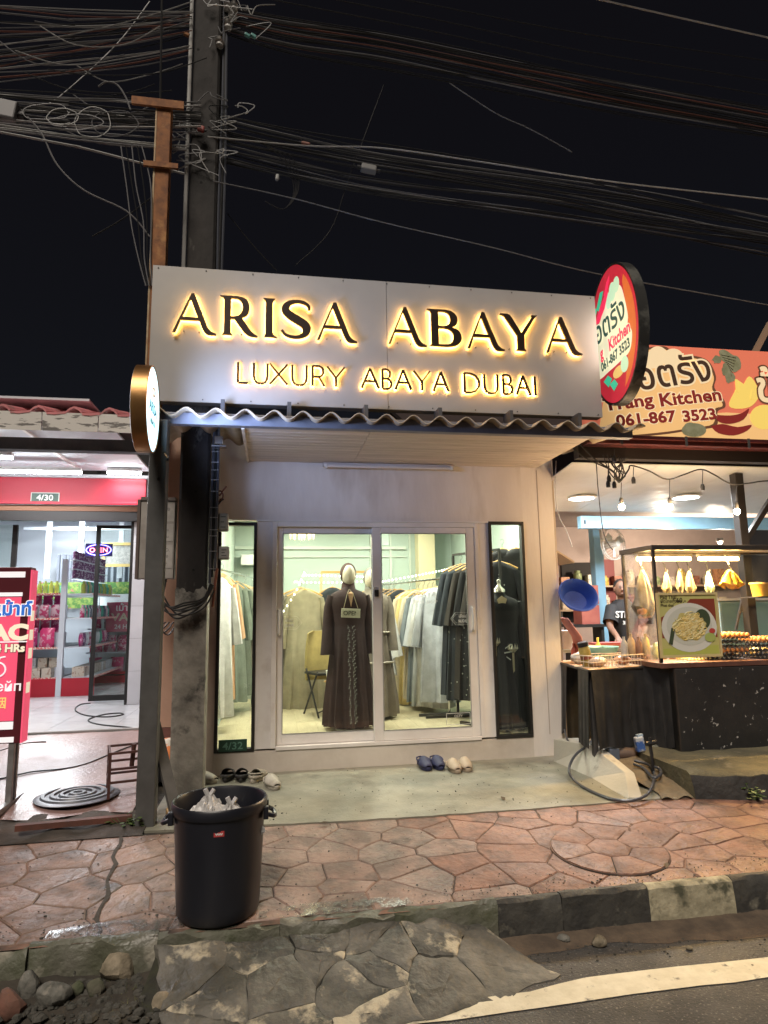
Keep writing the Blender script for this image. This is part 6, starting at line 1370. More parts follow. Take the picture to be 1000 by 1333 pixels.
obj('floor', MB().box(2.83, 9, -.55, 5.2, -.05, RZ), M('kitchen_floor', (.12,.11,.10), .6, 0, (.08,.075,.07), 4), kt)
obj('dark_doorway', MB().box(W(734,760,5.1).x, W(777,760,5.1).x, 5.15, 5.198, 1.1, W(750,732,5.1).z), M('dark_opening', (.015,.013,.014), .8), kt)
obj('red_wall_panel', MB().box(W(777,760,5.05).x, W(803,760,5.05).x, 5.10, 5.15, .6, W(790,728,5.05).z), M('dark_red_panel', (.16,.03,.035), .6), kt)
p0, p1 = W(779, 800, 2.6), W(791, 800, 2.6); obj('blue_post', MB().box(p0.x, p1.x, 2.6, 2.6+(p1.x-p0.x), RZ, 2.66), M('pale_blue_paint', (.27,.50,.66), .5), kt, bevel=.004)
# eave rail and gutter under the banner
MRD = M('dark_red_gutter', (.10,.022,.022), .4, .2, (.06,.016,.016), 6); 
zb0, zb1 = W(900, 571, YBN).z, W(900, 452, YBN).z
obj('gutter', MB().box(2.80, 9, YBN-.12, YBN+.02, zb0-.105, zb0-.03), MRD, kt, bevel=.006)
obj('gutter_lip', MB().box(2.80, 9, YBN-.15, YBN-.121, zb0-.06, zb0-.03), MRD, kt); obj('front_beam', MB().box(2.78, 9, YBN+.03, YBN+.13, 2.752, zb0-.03), M('dark_brown_beam', (.016,.012,.011), .5), kt)
for x in (3.1, 3.75, 4.4, 5.1): obj('gutter_bracket', MB().box(x, x+.025, YBN-.155, YBN-.1505, zb0-.12, zb0-.025), DARKSTEEL, kt)
# post and brace
DBR = M('dark_brown_post', (.018,.014,.012), .5, 0, (.012,.010,.009), 6)
obj('post', MB().box(4.60, 4.69, -.30, -.21, RZ, 2.70), DBR, kt, bevel=.005); obj('brace', MB().bar((4.66, -.255, 2.0), (5.2, -.255, 2.66), .05), DBR, kt)
for px, py in ((757, 647), (893, 646)):
    p = CE(px, py); d = obj('downlight', MB().lathe([(.165,0),(.17,-.012),(.14,-.018)], (p.x, p.y, p.z-.002), 28), WHITEPLASTIC, kt, smooth=True)
    obj('diffuser', MB().lathe([(.139,-.0185),(.08,-.024),(.001,-.025)], (p.x, p.y, p.z-.002), 28), EM('kitchen_led', (1.0, 1.0, .96), 8), d); lamp('kitchen_lamp', 'AREA', (p.x, p.y, p.z-.05), 46, (.97,.98,1.0), .28, aim=(0,0,-1))
for px, py, Y in ((869, 713, 3.6), (937, 703, 2.8)):
    p = W(px, py, Y); d = obj('ceiling_spot', MB().lathe([(.05,.03),(.055,-.02),(.03,-.03)], p, 16), BLACKPAINT, kt); obj('bulb', MB().ell((p.x, p.y, p.z-.03), (.032,.032,.032), 12, 8), EM('warm_spot', (1.0, .72, .40), 18), d); lamp('spot_lamp', 'POINT', (p.x, p.y-.05, p.z-.12), 75, (1.0,.80,.58), .05)
# banner
def EMP(name, col, s):                             # printed film with a glow added to brighten the banner
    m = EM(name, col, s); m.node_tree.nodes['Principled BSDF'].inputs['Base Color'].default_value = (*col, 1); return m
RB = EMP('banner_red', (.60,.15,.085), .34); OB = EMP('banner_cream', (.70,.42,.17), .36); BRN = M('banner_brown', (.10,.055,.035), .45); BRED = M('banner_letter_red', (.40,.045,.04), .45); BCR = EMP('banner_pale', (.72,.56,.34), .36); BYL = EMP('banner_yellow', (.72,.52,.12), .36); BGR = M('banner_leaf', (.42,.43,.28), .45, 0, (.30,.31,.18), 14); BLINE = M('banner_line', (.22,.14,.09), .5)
bn_ = thing('banner_sign', 'long red and cream banner sign reading Trang Kitchen 061-867 3523 over the street kitchen', 'banner sign', (4.6, YBN, zb0))
BNX0, BNX1 = 2.84, 7.4
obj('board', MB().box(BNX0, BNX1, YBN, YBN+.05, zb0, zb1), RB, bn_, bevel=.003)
def BP(px, py, k=0): p = W(px, py, YBN); p.y = YBN-.0012*(k+1); return p
def flat(pts, k, m, name='print', par=None):      # a flat printed shape, 1.2 mm per layer
    par = par or bn_; q = [BP(x, y, k) for x, y in pts]; return obj(name, MB().add(q, [tuple(range(len(q)))]), m, par)
def oval(cx, cyy, rx, ry, n=26, rot=0.0): return [(cx+rx*math.cos(a)*math.cos(rot)-ry*math.sin(a)*math.sin(rot), cyy+rx*math.cos(a)*math.sin(rot)+ry*math.sin(a)*math.cos(rot)) for a in [2*PI*k/n for k in range(n)]]
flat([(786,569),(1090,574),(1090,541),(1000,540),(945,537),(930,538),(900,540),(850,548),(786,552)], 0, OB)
flat(catmull([(786,520),(800,470),(812,456),(824,452),(835,456),(842,453),(856,451),(868,452),(880,462),(902,463),(922,470),(932,490),(930,505),(942,520),(944,530),(934,536),(932,555),(900,560),(860,566),(800,570),(780,560)], 4), 1, M('banner_shadow', (.24,.11,.06), .5))
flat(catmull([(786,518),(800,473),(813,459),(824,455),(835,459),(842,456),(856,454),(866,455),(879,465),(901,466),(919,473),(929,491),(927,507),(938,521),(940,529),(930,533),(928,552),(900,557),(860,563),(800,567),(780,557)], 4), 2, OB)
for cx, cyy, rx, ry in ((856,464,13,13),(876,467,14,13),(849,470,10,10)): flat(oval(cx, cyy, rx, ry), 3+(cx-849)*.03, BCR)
def btext(s, px, py, size, m, bold, sx, dirpx, layers, back=None, bb=.04, name='lettering', wpx=None):
    if wpx:
        c = text('lettering', s, 1.0, None, None, (0,0,0), (1,0,0), (0,0,1), bold); w = max(v.co.x for v in c.data.vertices); bpy.data.objects.remove(c); sx = (BP(px+wpx, py).x-BP(px, py).x)/(w*size)
    p = BP(px, py, layers); q = BP(px+dirpx[0], py+dirpx[1], layers); ux = (q-p).normalized(); uy = Vector((-ux.z, 0, ux.x))
    if back: text(name, s, size, back, bn_, p+Vector((0,.0008,0)), ux, uy, bold+bb, .0004, 'LEFT', sx)
    return text(name, s, size, m, bn_, p, ux, uy, bold, .0006, 'LEFT', sx)
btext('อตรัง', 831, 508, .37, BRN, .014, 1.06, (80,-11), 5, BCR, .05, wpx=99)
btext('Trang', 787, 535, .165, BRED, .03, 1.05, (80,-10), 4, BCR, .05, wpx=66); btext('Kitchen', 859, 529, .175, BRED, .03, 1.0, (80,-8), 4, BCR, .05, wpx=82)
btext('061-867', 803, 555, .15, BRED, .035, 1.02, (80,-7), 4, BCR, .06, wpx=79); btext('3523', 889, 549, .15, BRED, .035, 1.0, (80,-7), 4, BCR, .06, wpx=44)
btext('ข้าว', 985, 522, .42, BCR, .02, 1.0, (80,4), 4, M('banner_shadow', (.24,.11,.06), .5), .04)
for cx, cyy, rx, ry, rot in ((948,466,14,8,.6),(955,474,9,11,0),(947,480,8,9,.4),(950,491,6,8,0),(933,468,6,5,0)): flat(catmull([(x+rg2.uniform(-1.3,1.3), y+rg2.uniform(-1.3,1.3)) for x, y in oval(cx, cyy, rx, ry, 14, rot)], 2)[:-1], 2+rg2.random()*.8, BGR)
for k in range(7):
    a = BP(938+2*k, 462+3*k, 4); b = BP(958-k, 466+4*k, 4); obj('print', MB().bar(a, b, .003, .001), BLINE, bn_)
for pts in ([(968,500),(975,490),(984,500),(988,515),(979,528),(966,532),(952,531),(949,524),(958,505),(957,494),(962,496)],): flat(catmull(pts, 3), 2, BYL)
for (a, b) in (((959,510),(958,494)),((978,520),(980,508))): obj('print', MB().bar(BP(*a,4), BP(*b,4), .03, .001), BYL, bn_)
for pts in ([(925,555),(940,552),(960,556),(978,553),(972,561),(955,567),(935,564)], [(930,540),(950,541),(965,538),(975,532),(968,546),(950,552),(935,549)]): flat(catmull(pts+[pts[0]], 3)[:-1], 2.5 if pts[0][0] == 925 else 3.2, BRED)
for cx, cyy, rx, ry in ((903,560,16,9),(898,556,8,6)): flat(oval(cx, cyy, rx, ry), 3.4+.3*(cx > 900), BGR)
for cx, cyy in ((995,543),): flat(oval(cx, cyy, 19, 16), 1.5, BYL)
obj('strut', MB().bar(W(982, 460, YBN+.3), W(1003, 420, YBN+.3), .05), M('tan_wood', (.30,.20,.13), .7), bn_)
obj('frame', MB().box(BNX0, BNX1, YBN-.012, YBN+.055, zb0-.028, zb0-.001), M('grey_alu', (.3,.3,.29), .4, .5), bn_)
# oval projecting sign
ov = thing('oval_sign', 'lit oval red sign with Trang Kitchen lettering projecting beside the silver sign board', 'oval sign', (3.0, -1.1, 3.15))
OX = 2.885; OC = Vector((OX, -1.13, 3.715)); ORY, ORZ = .385, .60
def od(x, k=1.0, n=64): return [(x, OC.y+ORY*k*math.cos(2*PI*i/n), OC.z+ORZ*k*math.sin(2*PI*i/n)) for i in range(n)]
obj('rim', MB().loft([od(OX-.006, 1.02), od(OX-.008, 1.05), od(OX+.085, 1.05), od(OX+.085, .98)], False), M('black_sign_rim', (.028,.028,.026), .5, .3, (.10,.10,.09), 5, lo=.5, hi=.62), ov, smooth=True)
obj('back', MB().add(od(OX+.083, .99), [tuple(range(63, -1, -1))]), BLACKPAINT, ov)
def EMP(name, col, s):                             # back-lit printed film
    m = EM(name, col, s); m.node_tree.nodes['Principled BSDF'].inputs['Base Color'].default_value = (*col, 1); return m
OR = EMP('lit_film_red', (.42,.02,.035), .42); OCRM = EMP('lit_film_cream', (.62,.60,.42), .5); ODK = EMP('lit_film_dark', (.02,.06,.045), .5); OGR = EMP('lit_film_green', (.03,.30,.17), .7); OPK = EMP('lit_film_letter', (.50,.02,.06), .8); OLG = EMP('lit_film_pale_green', (.42,.62,.42), .45); OYE = EMP('lit_film_yellow', (.62,.45,.14), .4); OOR = EMP('lit_film_orange', (.52,.13,.03), .4)
obj('face', MB().add(od(OX-.0055, 1.01), [tuple(range(64))]), OR, ov)
def O2(y, z, k): return (OX-.0065-.0012*k, OC.y-y, OC.z+z)   # y to the reader's right
def oflat(pts, k, m): return obj('print', MB().add([O2(y, z, k) for y, z in pts], [tuple(range(len(pts)))]), m, ov)
oflat([(ORY*.93*math.cos(a), ORZ*.93*math.sin(a)) for a in np.linspace(-1.2, .9, 16)]+[(.2,.38),(.25,.0),(.2,-.3)], 0, OOR)
oflat(catmull([(-.37,.10),(-.20,.20),(-.1,.32),(.05,.40),(.17,.36),(.22,.22),(.25,.06),(.24,-.02),(.29,-.10),(.27,-.20),(.22,-.26),(.1,-.28),(-.1,-.30),(-.3,-.30),(-.37,-.1)], 4), 1, OCRM)
for y, z, a, b in ((.04,.37,.055,.085),(-.03,.32,.045,.075),(.11,.40,.05,.07)): oflat([(y+a*math.cos(t), z+b*math.sin(t)) for t in np.linspace(0, 6.1, 18)], 2.0+y, OLG)
for pts in ([(-.28,.22),(-.18,.33),(-.05,.42),(-.02,.40),(-.10,.28),(-.22,.19)], [(-.1,.40),(-.04,.50),(.02,.54),(.0,.48),(-.06,.38)]): oflat(pts, 3, OPK)
for pts in ([(-.24,.34),(-.16,.46),(-.10,.45),(-.14,.38),(-.2,.30)], [(-.30,.24),(-.26,.36),(-.22,.33)], [(-.2,-.36),(-.12,-.33),(-.06,-.38),(-.12,-.44)], [(-.10,-.42),(-.02,-.40),(.03,-.46),(-.04,-.50)]): oflat(pts, 3.5, OGR)
for y, z, a, b in ((.05,-.36,.09,.05),(.15,-.33,.06,.07)): oflat([(y+a*math.cos(t), z+b*math.sin(t)) for t in np.linspace(0, 6.1, 18)], 2.5+y, OYE if y < .1 else OLG)
def otext(s, y, z, size, m, bold, sx=1.0, back=None, k=5, tilt=.10):
    ux = Vector((0, -1, tilt)); uy = Vector((0, tilt, 1))
    if back: text('lettering', s, size, back, ov, Vector(O2(y, z, k-.7)), ux, uy, bold+.045, .0003, 'RIGHT', sx)
    text('lettering', s, size, m, ov, Vector(O2(y, z, k)), ux, uy, bold, .0004, 'RIGHT', sx)
otext('ม้อตรัง', .23, .06, .29, ODK, .014, .80, OCRM); otext('Kitchen', .28, -.095, .155, OPK, .032, .72, OCRM); otext('g', -.17, -.14, .15, OPK, .032, .72, OCRM); otext('061-867 3523', .26, -.215, .115, ODK, .035, .74, OCRM)
obj('arm', MB().bar((OX+.06, -.72, 3.55), (OX+.06, -.55, 3.55), .04).bar((OX+.06, -.75, 3.85), (OX+.06, -.55, 3.85), .04), GREYSTEEL, ov); obj('back_post', MB().box(OX+.03, OX+.09, -.549, -.49, 2.9, 4.0), GREYSTEEL, ov)
lamp('oval_sign_tube', 'AREA', (OX-.03, -1.1, 3.72), 2.0, (1.0,.75,.6), .5, aim=(-1,0,0))
# dark houses behind
DKR = M('dark_roof', (.030,.016,.014), .8, 0, (.02,.012,.011), 3); DKW = M('dark_wall', (.022,.02,.022), .85, 0, (.016,.015,.017), 2)
hs = thing('rear_house', 'dark house with a low roof barely visible behind the banner sign', 'house', (7, 7, 0))
obj('wall', MB().box(3.2, 16, 6.0, 12, 0, 4.6), DKW, hs); obj('roof', MB().add([(2.8,5.5,4.5),(16.5,5.5,4.9),(16.5,9,6.6),(2.8,9,6.2),(2.8,12.5,4.5),(16.5,12.5,4.9)], [(0,1,2,3),(3,2,5,4)]), DKR, hs, solid=.1)
hs = thing('rear_building', 'dark flat-roofed building barely visible behind the pink roof tiles', 'building', (-7, 9, 0))
obj('wall', MB().box(-14, -1.2, 8.0, 14, 0, 5.1), DKW, hs); obj('parapet', MB().box(-14.05, -1.15, 7.95, 8.15, 5.1, 5.18), M('parapet_grey', (.06,.06,.07), .8), hs); obj('pipe', MB().tube([(-3.6,7.93,3),(-3.6,7.93,5.1)], .04, 6), DKW, hs)

# string lights
YS = -.70
sl = thing('string_lights', 'black festoon cord with bulbs hung along the kitchen front, three of them lit', 'string lights', W(868, 620, YS))
cordm = BLACKRUBBER
obj('cord', MB().tube(catmull([tuple(W(*q, YS)) for q in ((755,578),(775,598),(800,615),(806,628),(818,612),(822,606),(845,613),(868,624),(890,618),(912,611),(930,618),(952,630),(975,629),(1000,626),(1060,628))], 5), .007, 6), cordm, sl, smooth=True)
obj('cord', MB().tube(catmull([tuple(W(*q, YS)) for q in ((735,560),(742,578),(762,596),(795,612),(806,625))], 5), .006, 6), cordm, sl, smooth=True)
for k in range(5): obj('cord', MB().tube(catmull([tuple(W(*q, YS+.02*k)) for q in ((785+5*k,592),(790+4*k+rg2.uniform(-4,4),606),(800+4*k+rg2.uniform(-5,5),618),(806+rg2.uniform(-4,4),626),(812-3*k,612),(806+3*k,596))], 5), .005, 5), cordm, sl, smooth=True)
SOCK = M('socket_black', (.02,.02,.02), .45)
for px, py, lit, top in ((809,655,1,628),(872,655,1,624),(959,661,1,632),(800,600,0,585),(793,626,0,606),(792,633,0,600),(800,634,0,612),(825,628,0,608),(915,637,0,611)):
    b = W(px, py, YS-.01); t_ = W(px, top, YS-.01)
    s = obj('socket', MB().tube([b+Vector((0,0,.05)), b+Vector((0,0,.025)), b+Vector((0,0,-.01))], .02, 10, True, [.012,.02,.018]), SOCK, sl, smooth=True)
    obj('drop_wire', MB().tube([t_, b+Vector((0,0,.05))], .004, 5), cordm, s)
    if lit:
        obj('bulb', MB().ell(b+Vector((0,0,-.035)), (.028,.028,.031), 14, 10), EM('festoon_bulb', (1.0, .80, .50), 14), s, smooth=True); lamp('festoon_lamp', 'POINT', b+Vector((0,-.05,-.05)), 13, (1.0,.66,.34), .04)
# wall fan
p = W(798, 708, 1.9); fan = thing('wall_fan', 'white caged wall fan hanging under the blue beam', 'fan', p, .35)
FW_ = M('fan_white', (.55,.54,.50), .4)
for r_, y in ((.21,-.06),(.21,.06)): obj('cage', MB().tube([(r_*math.cos(a), y*.3, r_*math.sin(a)) for a in [2*PI*k/40 for k in range(41)]], .006, 5), FW_, fan, local=True)
m = MB()
for k in range(30):
    a = 2*PI*k/30; m.tube([(.04*math.cos(a),-.085,.04*math.sin(a)),(.15*math.cos(a+.1),-.08,.15*math.sin(a+.1)),(.21*math.cos(a+.15),-.0,.21*math.sin(a+.15))], .0022, 4)
c_ = obj('grille', m, FW_, fan, local=True); c_['kind'] = 'stuff'
for k in range(3):
    a = 2*PI*k/3+.4; bl = MB().add([(.03*math.cos(a),-.02,.03*math.sin(a)),(.10*math.cos(a-.35),-.045,.10*math.sin(a-.35)),(.185*math.cos(a-.2),-.04,.185*math.sin(a-.2)),(.18*math.cos(a+.35),.0,.18*math.sin(a+.35)),(.08*math.cos(a+.5),.01,.08*math.sin(a+.5))], [(0,1,2,3,4)]); obj('blade', bl, M('fan_blade', (.5,.5,.47), .35), fan, local=True, solid=.004)
obj('hub', MB().tube([(0,-.09,0),(0,.0,0),(0,.12,0)], .045, 14, True, [.04,.05,.055]), FW_, fan, local=True, smooth=True); obj('bracket', MB().tube([(0,.1,0),(0,.16,-.12),(0,.2,.24)], .018, 8), FW_, fan, local=True)
p = W(737, 722, 1.1); aw = single('awning_panel', MB().add([(2.835,.6,2.12),(2.835,1.6,2.12),(3.25,1.6,1.86),(3.25,.6,1.86),(2.835,.6,2.14),(2.835,1.6,2.14),(3.25,1.6,1.88),(3.25,.6,1.88)], [(3,2,1,0),(4,5,6,7),(0,1,5,4),(1,2,6,5),(2,3,7,6),(3,0,4,7)]), M('tan_board', (.38,.27,.16), .6, 0, (.30,.21,.12), 6), 'slanting tan board fixed to the side wall inside the kitchen', 'board')
for pts, r_, lab in (([(724,600),(723,640),(727,670),(737,690),(745,712)], .006, 'loose white wire hanging down the cream side wall edge'),):
    single('wire', MB().tube(catmull([tuple(W(*q, -.02)) for q in pts], 5), r_, 5), M('white_wire', (.5,.48,.45), .5), lab, 'wire', smooth=True)
single('wire', MB().tube(catmull([tuple(W(*q, -.45)) for q in ((776,597),(779,640),(785,690),(792,708),(798,716))], 5), .005, 5), BLACKRUBBER, 'thin black wire dropping from the kitchen ceiling to the fan', 'wire', smooth=True)

# ---- the glass cart
CX0, CX1, CY0, CY1, CZ0, CZ1 = 3.262, 4.95, -.86, -.34, .905, 1.868
ct = thing('food_cart', 'black framed glass food cart with scuffed black front panel on the mossy step', 'food cart', (4.1, -.6, .18))
CF = M('cart_frame', (.05,.04,.034), .45, 0, (.03,.025,.022), 8)
t = .024; m = MB()
obj('frame', MB().box(CX0,CX0+t,CY0,CY0+t,CZ0,CZ1), CF, ct)
for xx, yy in ((CX0,CY1-t),(CX1-t,CY0),(CX1-t,CY1-t),(4.44,CY0)): obj('frame', MB().box(xx,xx+t,yy,yy+t,CZ0,CZ1-.001), CF, ct)
obj('top_frame', MB().box(CX0-.01,CX1+.01,CY0-.01,CY0+t+.005,CZ1,CZ1+.045).box(CX0-.01,CX1+.01,CY1-t,CY1+.01,CZ1,CZ1+.045).box(CX0-.01,CX0+t,CY0+t+.005,CY1-t,CZ1,CZ1+.045).box(CX1-t,CX1+.01,CY0+t+.005,CY1-t,CZ1,CZ1+.045), CF, ct, bevel=.003)
obj('sill', MB().box(CX0-.02,CX1+.02,CY0-.02,CY1+.02,CZ0-.045,CZ0-.001), M('cart_wood_sill', (.13,.06,.045), .5, 0, (.09,.04,.03), 8), ct, bevel=.004)
CGL = GLASS('cart_glass', (.96,.96,.94), 1.0, .04)
for nm, b in (('pane', (CX0+t, 4.438, CY0+.008, CY0+.013, CZ0, CZ1)), ('pane', (4.442+t, CX1-t, CY0+.008, CY0+.013, CZ0, CZ1)), ('pane', (CX1-.013, CX1-.008, CY0+t, CY1-t, CZ0, CZ1))): obj(nm, MB().box(*b), CGL, ct)
obj('pane', MB().box(CX0+.008, CX0+.013, CY0+t, CY1-t, CZ0, CZ1), GLASS('cart_side_glass', (.96,.95,.93), 1.0, .42), ct)
obj('roof_panel', MB().box(CX0+t, CX1-t, CY0+t+.006, CY1-t-.001, CZ1+.02, CZ1+.03), M('cart_top', (.45,.40,.34), .5), ct)
SCUF = M('scuffed_black_panel', (.016,.016,.017), .5, 0, (.026,.025,.025), 5, bump=.003, bscale=30, col3=(.34,.33,.31), scale3=18, lo3=.64, hi3=.665, detail=8)
obj('front_panel', MB().box(3.375, 4.95, -.885, -.865, .18, CZ0-.05), SCUF, ct, bevel=.004); obj('side_panel', MB().box(3.36, 3.372, -.87, -.36, .18, CZ0-.05), BLACKPAINT, ct); obj('back_panel', MB().box(3.375, 4.95, -.37, -.36, .18, CZ0-.05), BLACKPAINT, ct)
obj('corner_strip', MB().box(3.36, 3.374, -.89, -.872, .18, CZ0-.05), CF, ct)
for x0, x1 in ((3.30, 3.86), (3.93, 4.36)):
    l = obj('light_batten', MB().box(x0, x1, -.56, -.51, 1.835, 1.862), WHITEPLASTIC, ct); obj('tube', MB().tube([(x0+.01,-.535,1.815),(x1-.01,-.535,1.815)], .018, 8), EM('cart_tube', (1.0, .68, .27), 16), l)
    lamp('cart_lamp', 'AREA', ((x0+x1)/2, -.56, 1.79), 40, (1.0,.62,.22), x1-x0, .05, aim=(0,-.55,-1))
# menu poster on the front pane
PO = W(853, 772, CY0-.012); PX_ = [W(x, y, CY0-.012) for x, y in ((853,772),(932,769),(937,852),(858,860))]
mp = thing('menu_poster', 'framed pad thai menu poster showing a plate of noodles hung on the cart glass', 'poster', (PX_[0].x+.3, CY0-.012, PX_[3].z))
x0, x1, z0, z1 = PX_[0].x, PX_[1].x, PX_[3].z+.02, PX_[0].z
MPF = M('menu_frame_gold', (.55,.45,.22), .45); y = CY0-.016
obj('frame', MB().box(x0,x1,y-.012,y+.006,z1-.02,z1).box(x0,x1,y-.012,y+.006,z0,z0+.02).box(x0,x0+.02,y-.012,y+.006,z0+.02,z1-.02).box(x1-.02,x1,y-.012,y+.006,z0+.02,z1-.02), MPF, mp)
obj('sheet', MB().box(x0+.02,x1-.02,y-.004,y+.004,z0+.02,z1-.02), M('menu_sheet', (.46,.44,.16), .5), mp)
w_, h_ = x1-x0, z1-z0
def mf(pts, k, m): return obj('print', MB().add([(x0+u*w_, y-.0048-.0012*k, z0+v*h_) for u, v in pts], [tuple(range(len(pts)))]), m, mp)
mf([(.05,.30),(.95,.30),(.95,.90),(.55,.90),(.45,.80),(.05,.62)], 0, M('menu_red_brown', (.22,.045,.025), .5)); mf([(.05,.05),(.95,.05),(.95,.18),(.05,.14)], 0, M('menu_lime', (.42,.45,.10), .5))
ci = lambda cx, cyy, rx, ry, n=30: [(cx+rx*math.cos(2*PI*k/n), cyy+ry*math.sin(2*PI*k/n)) for k in range(n)]
mf([p_ for p_ in ci(.50,.46,.45,.38)], 1, M('menu_plate', (.62,.62,.56), .4)); mf(ci(.50,.48,.37,.30), 2, M('menu_plate_inner', (.52,.53,.46), .4)); mf([(.5+.26*math.cos(a)*(1+.1*math.sin(7*a)), .47+.22*math.sin(a)*(1+.1*math.cos(6*a))) for a in np.linspace(0, 6.15, 40)], 3.0, M('menu_noodle_bed', (.42,.36,.11), .5, 0, (.55,.48,.20), 30)); mf(ci(.72,.58,.13,.16), 2.6, M('menu_dark_green', (.05,.07,.035), .5))
rn = random.Random(9)
for k in range(150):
    a, rr_ = rn.uniform(0, 6.28), rn.random()**.6; cx, cyy = .50+.24*rr_*math.cos(a), .48+.20*rr_*math.sin(a); q = [Vector((x0+(cx+.05*math.cos(b+k))*w_, y-.0085-.0012*rn.random(), z0+(cyy+.03*math.sin(b*1.3+k))*h_)) for b in np.linspace(0, 3.5, 7)]
    obj('noodle_print', MB().tube(q, .0042, 4), M('menu_noodle', (.60,.45,.14), .45) if k % 3 else M('menu_noodle_pale', (.62,.56,.30), .45), mp)
for k in range(12): mf(ci(.36+.3*rn.random(), .36+.2*rn.random(), .016, .014, 8), 5, M('menu_bit_brown', (.25,.10,.03), .5) if k % 2 else M('menu_bit_green', (.10,.22,.05), .5))
mf([(.14,.22),(.20,.20),(.26,.44),(.20,.46)], 5.2, M('menu_dark_green', (.05,.07,.035), .5)); mf(ci(.82,.30,.09,.07), 5.2, M('menu_lime_wedge', (.35,.42,.12), .5)); mf(ci(.86,.40,.05,.04), 5.6, M('menu_flower_red', (.45,.06,.05), .5))
INK = M('menu_ink', (.05,.035,.02), .5)
for s, u, v, sz in (('Pad Thai', .06, .905, .045), ('ผัดไทยกุ้งสด', .06, .845, .040), ('Phat thai', .06, .785, .035), ('60.-', .32, .845, .06)): text('lettering', s, sz, INK, mp, (x0+u*w_, y-.006, z0+v*h_), (1,0,0), (0,0,1), .012, .0006)
# goods in the cart
def hook(p, par): obj('hook', MB().tube([p+Vector((-.03,0,.14)), p+Vector((-.01,0,.06)), p+Vector((0,0,.02)), p+Vector((.012,0,.0)), p+Vector((.02,0,.02))], .005, 5), CHROME, par)
def hangbag(px, py, Y, w, h, m, label, seed, fill=None):
    p = W(px, py, Y); r = random.Random(seed); t_ = thing('hanging_bag', label, 'plastic bag', p); rings = []
    for i in range(10):
        s = i/9; rad = w*(.10+.9*s**.75) if s < .75 else w*(1-(s-.75)*1.9)
        rings.append([(rad*math.cos(a)*(1+(.26*(1-s)+.08)*math.sin(9*a+seed)+.10*math.sin(3*a+5*s+seed)), rad*.6*math.sin(a)*(1+.22*math.cos(8*a+seed)+.1*math.cos(2*a+7*s)), -h*s+.02*s*math.sin(4*a+seed)+r.uniform(-.004,.004)) for a in [2*PI*k/40 for k in range(40)]])
    obj('bag', MB().loft(rings[::-1], True), m, t_, local=True, smooth=True); hook(p, t_)
    if fill:
        for k in range(3): obj('content', MB().ell((r.uniform(-.4,.4)*w, r.uniform(-.2,.2)*w, -h*(.72+.08*k)), (w*.42,w*.36,w*.34), 12, 8, .08), fill, t_, local=True, smooth=True)
    return t_
BGC = M('clear_bag_film', (.15,.135,.11), .3, 0, (.22,.20,.16), 14, bump=.006, bscale=24); BGY = M('yellow_noodle_bag', (.42,.22,.015), .4, 0, (.52,.32,.03), 22, bump=.012, bscale=34); BGG = M('green_bag_film', (.20,.45,.36), .35, 0, (.5,.55,.5), 14)
hangbag(836, 742, -.55, .115, .42, BGC, 'big clear bag of buns hanging behind the left cart pane', 1, M('bun_tan', (.48,.27,.14), .6, 0, (.42,.20,.10), 6))
hangbag(867, 745, -.50, .05, .20, BGC, 'small pale bag hanging first under the left tube lamp', 2); hangbag(884, 743, -.48, .045, .20, BGC, 'small pinkish pale bag hanging second under the tube lamp', 3); hangbag(897, 743, -.50, .055, .21, BGC, 'pale bag hanging third, above the menu poster', 4); hangbag(922, 744, -.50, .05, .19, BGG, 'green tinted bag hanging right of the pale bags', 5)
yb_ = hangbag(950, 742, -.60, .12, .16, BGY, 'bright yellow bag of egg noodles hanging in the cart', 6)
p = W(990, 768, -.55); jr = thing('food_tub', 'yellow food tub with lid standing at the right of the cart', 'tub', p); obj('tub', MB().lathe([(.07,-.06),(.085,.05),(.09,.055)], n=24), M('yellow_tub', (.60,.40,.08), .4, 0, (.5,.3,.06), 10), jr, local=True, smooth=True); obj('lid', MB().lathe([(.093,.055),(.093,.07),(.001,.074)], n=24), M('amber_lid', (.55,.38,.15), .35), jr, local=True)
obj('shelf_bracket', MB().box(-.10,.3,-.08,.2,-.072,-.061), CHROME, jr, local=True)
TRAY = M('egg_tray_pulp', (.20,.185,.165), .9, 0, (.15,.14,.125), 12, bump=.003); EGG = M('brown_egg', (.58,.24,.07), .5, 0, (.52,.19,.05), 8)
def tray(p, label, eggs, group):
    t_ = thing('egg_tray', label, 'egg tray', p, 0, group); m = MB(); nx, ny, s = 9, 6, .047
    m.grid(lambda u, v: ((u-.5)*nx*s, (v-.5)*ny*s, .018+.016*math.cos(2*PI*nx*u)*math.cos(2*PI*ny*v)), nx*4, ny*4); obj('pulp', m, TRAY, t_, local=True, smooth=True)
    if eggs:
        e0 = None
        for i in range(nx):
            for k in range(ny):
                if e0 is None: e0 = e = obj('egg', MB().ell((0,0,0), (.021,.021,.027), 10, 8), EGG, t_, local=True, smooth=True)
                else: e = e0.copy(); COL.objects.link(e); e.parent = t_
                e.location = ((i-nx/2+.5)*s, (k-ny/2+.5)*s, .036)
for k in range(5): tray(Vector((3.99+.008*k, -.62, .908+.042*k)), ('bottom egg tray of the stack in the cart', 'second egg tray from the bottom in the cart', 'middle egg tray of the stack in the cart', 'second egg tray from the top of the stack', 'topmost egg tray heaped with brown eggs in the cart')[k], k in (1, 4), 'egg trays stacked in the cart')
for k in range(4): tray(Vector((4.50-.006*k, -.66, .908+.042*k)), ('bottom grey empty egg tray of the right stack', 'second grey egg tray of the right stack', 'third grey egg tray of the right stack', 'top grey egg tray of the right stack, filled with eggs')[k], k == 3, 'egg trays stacked in the cart')
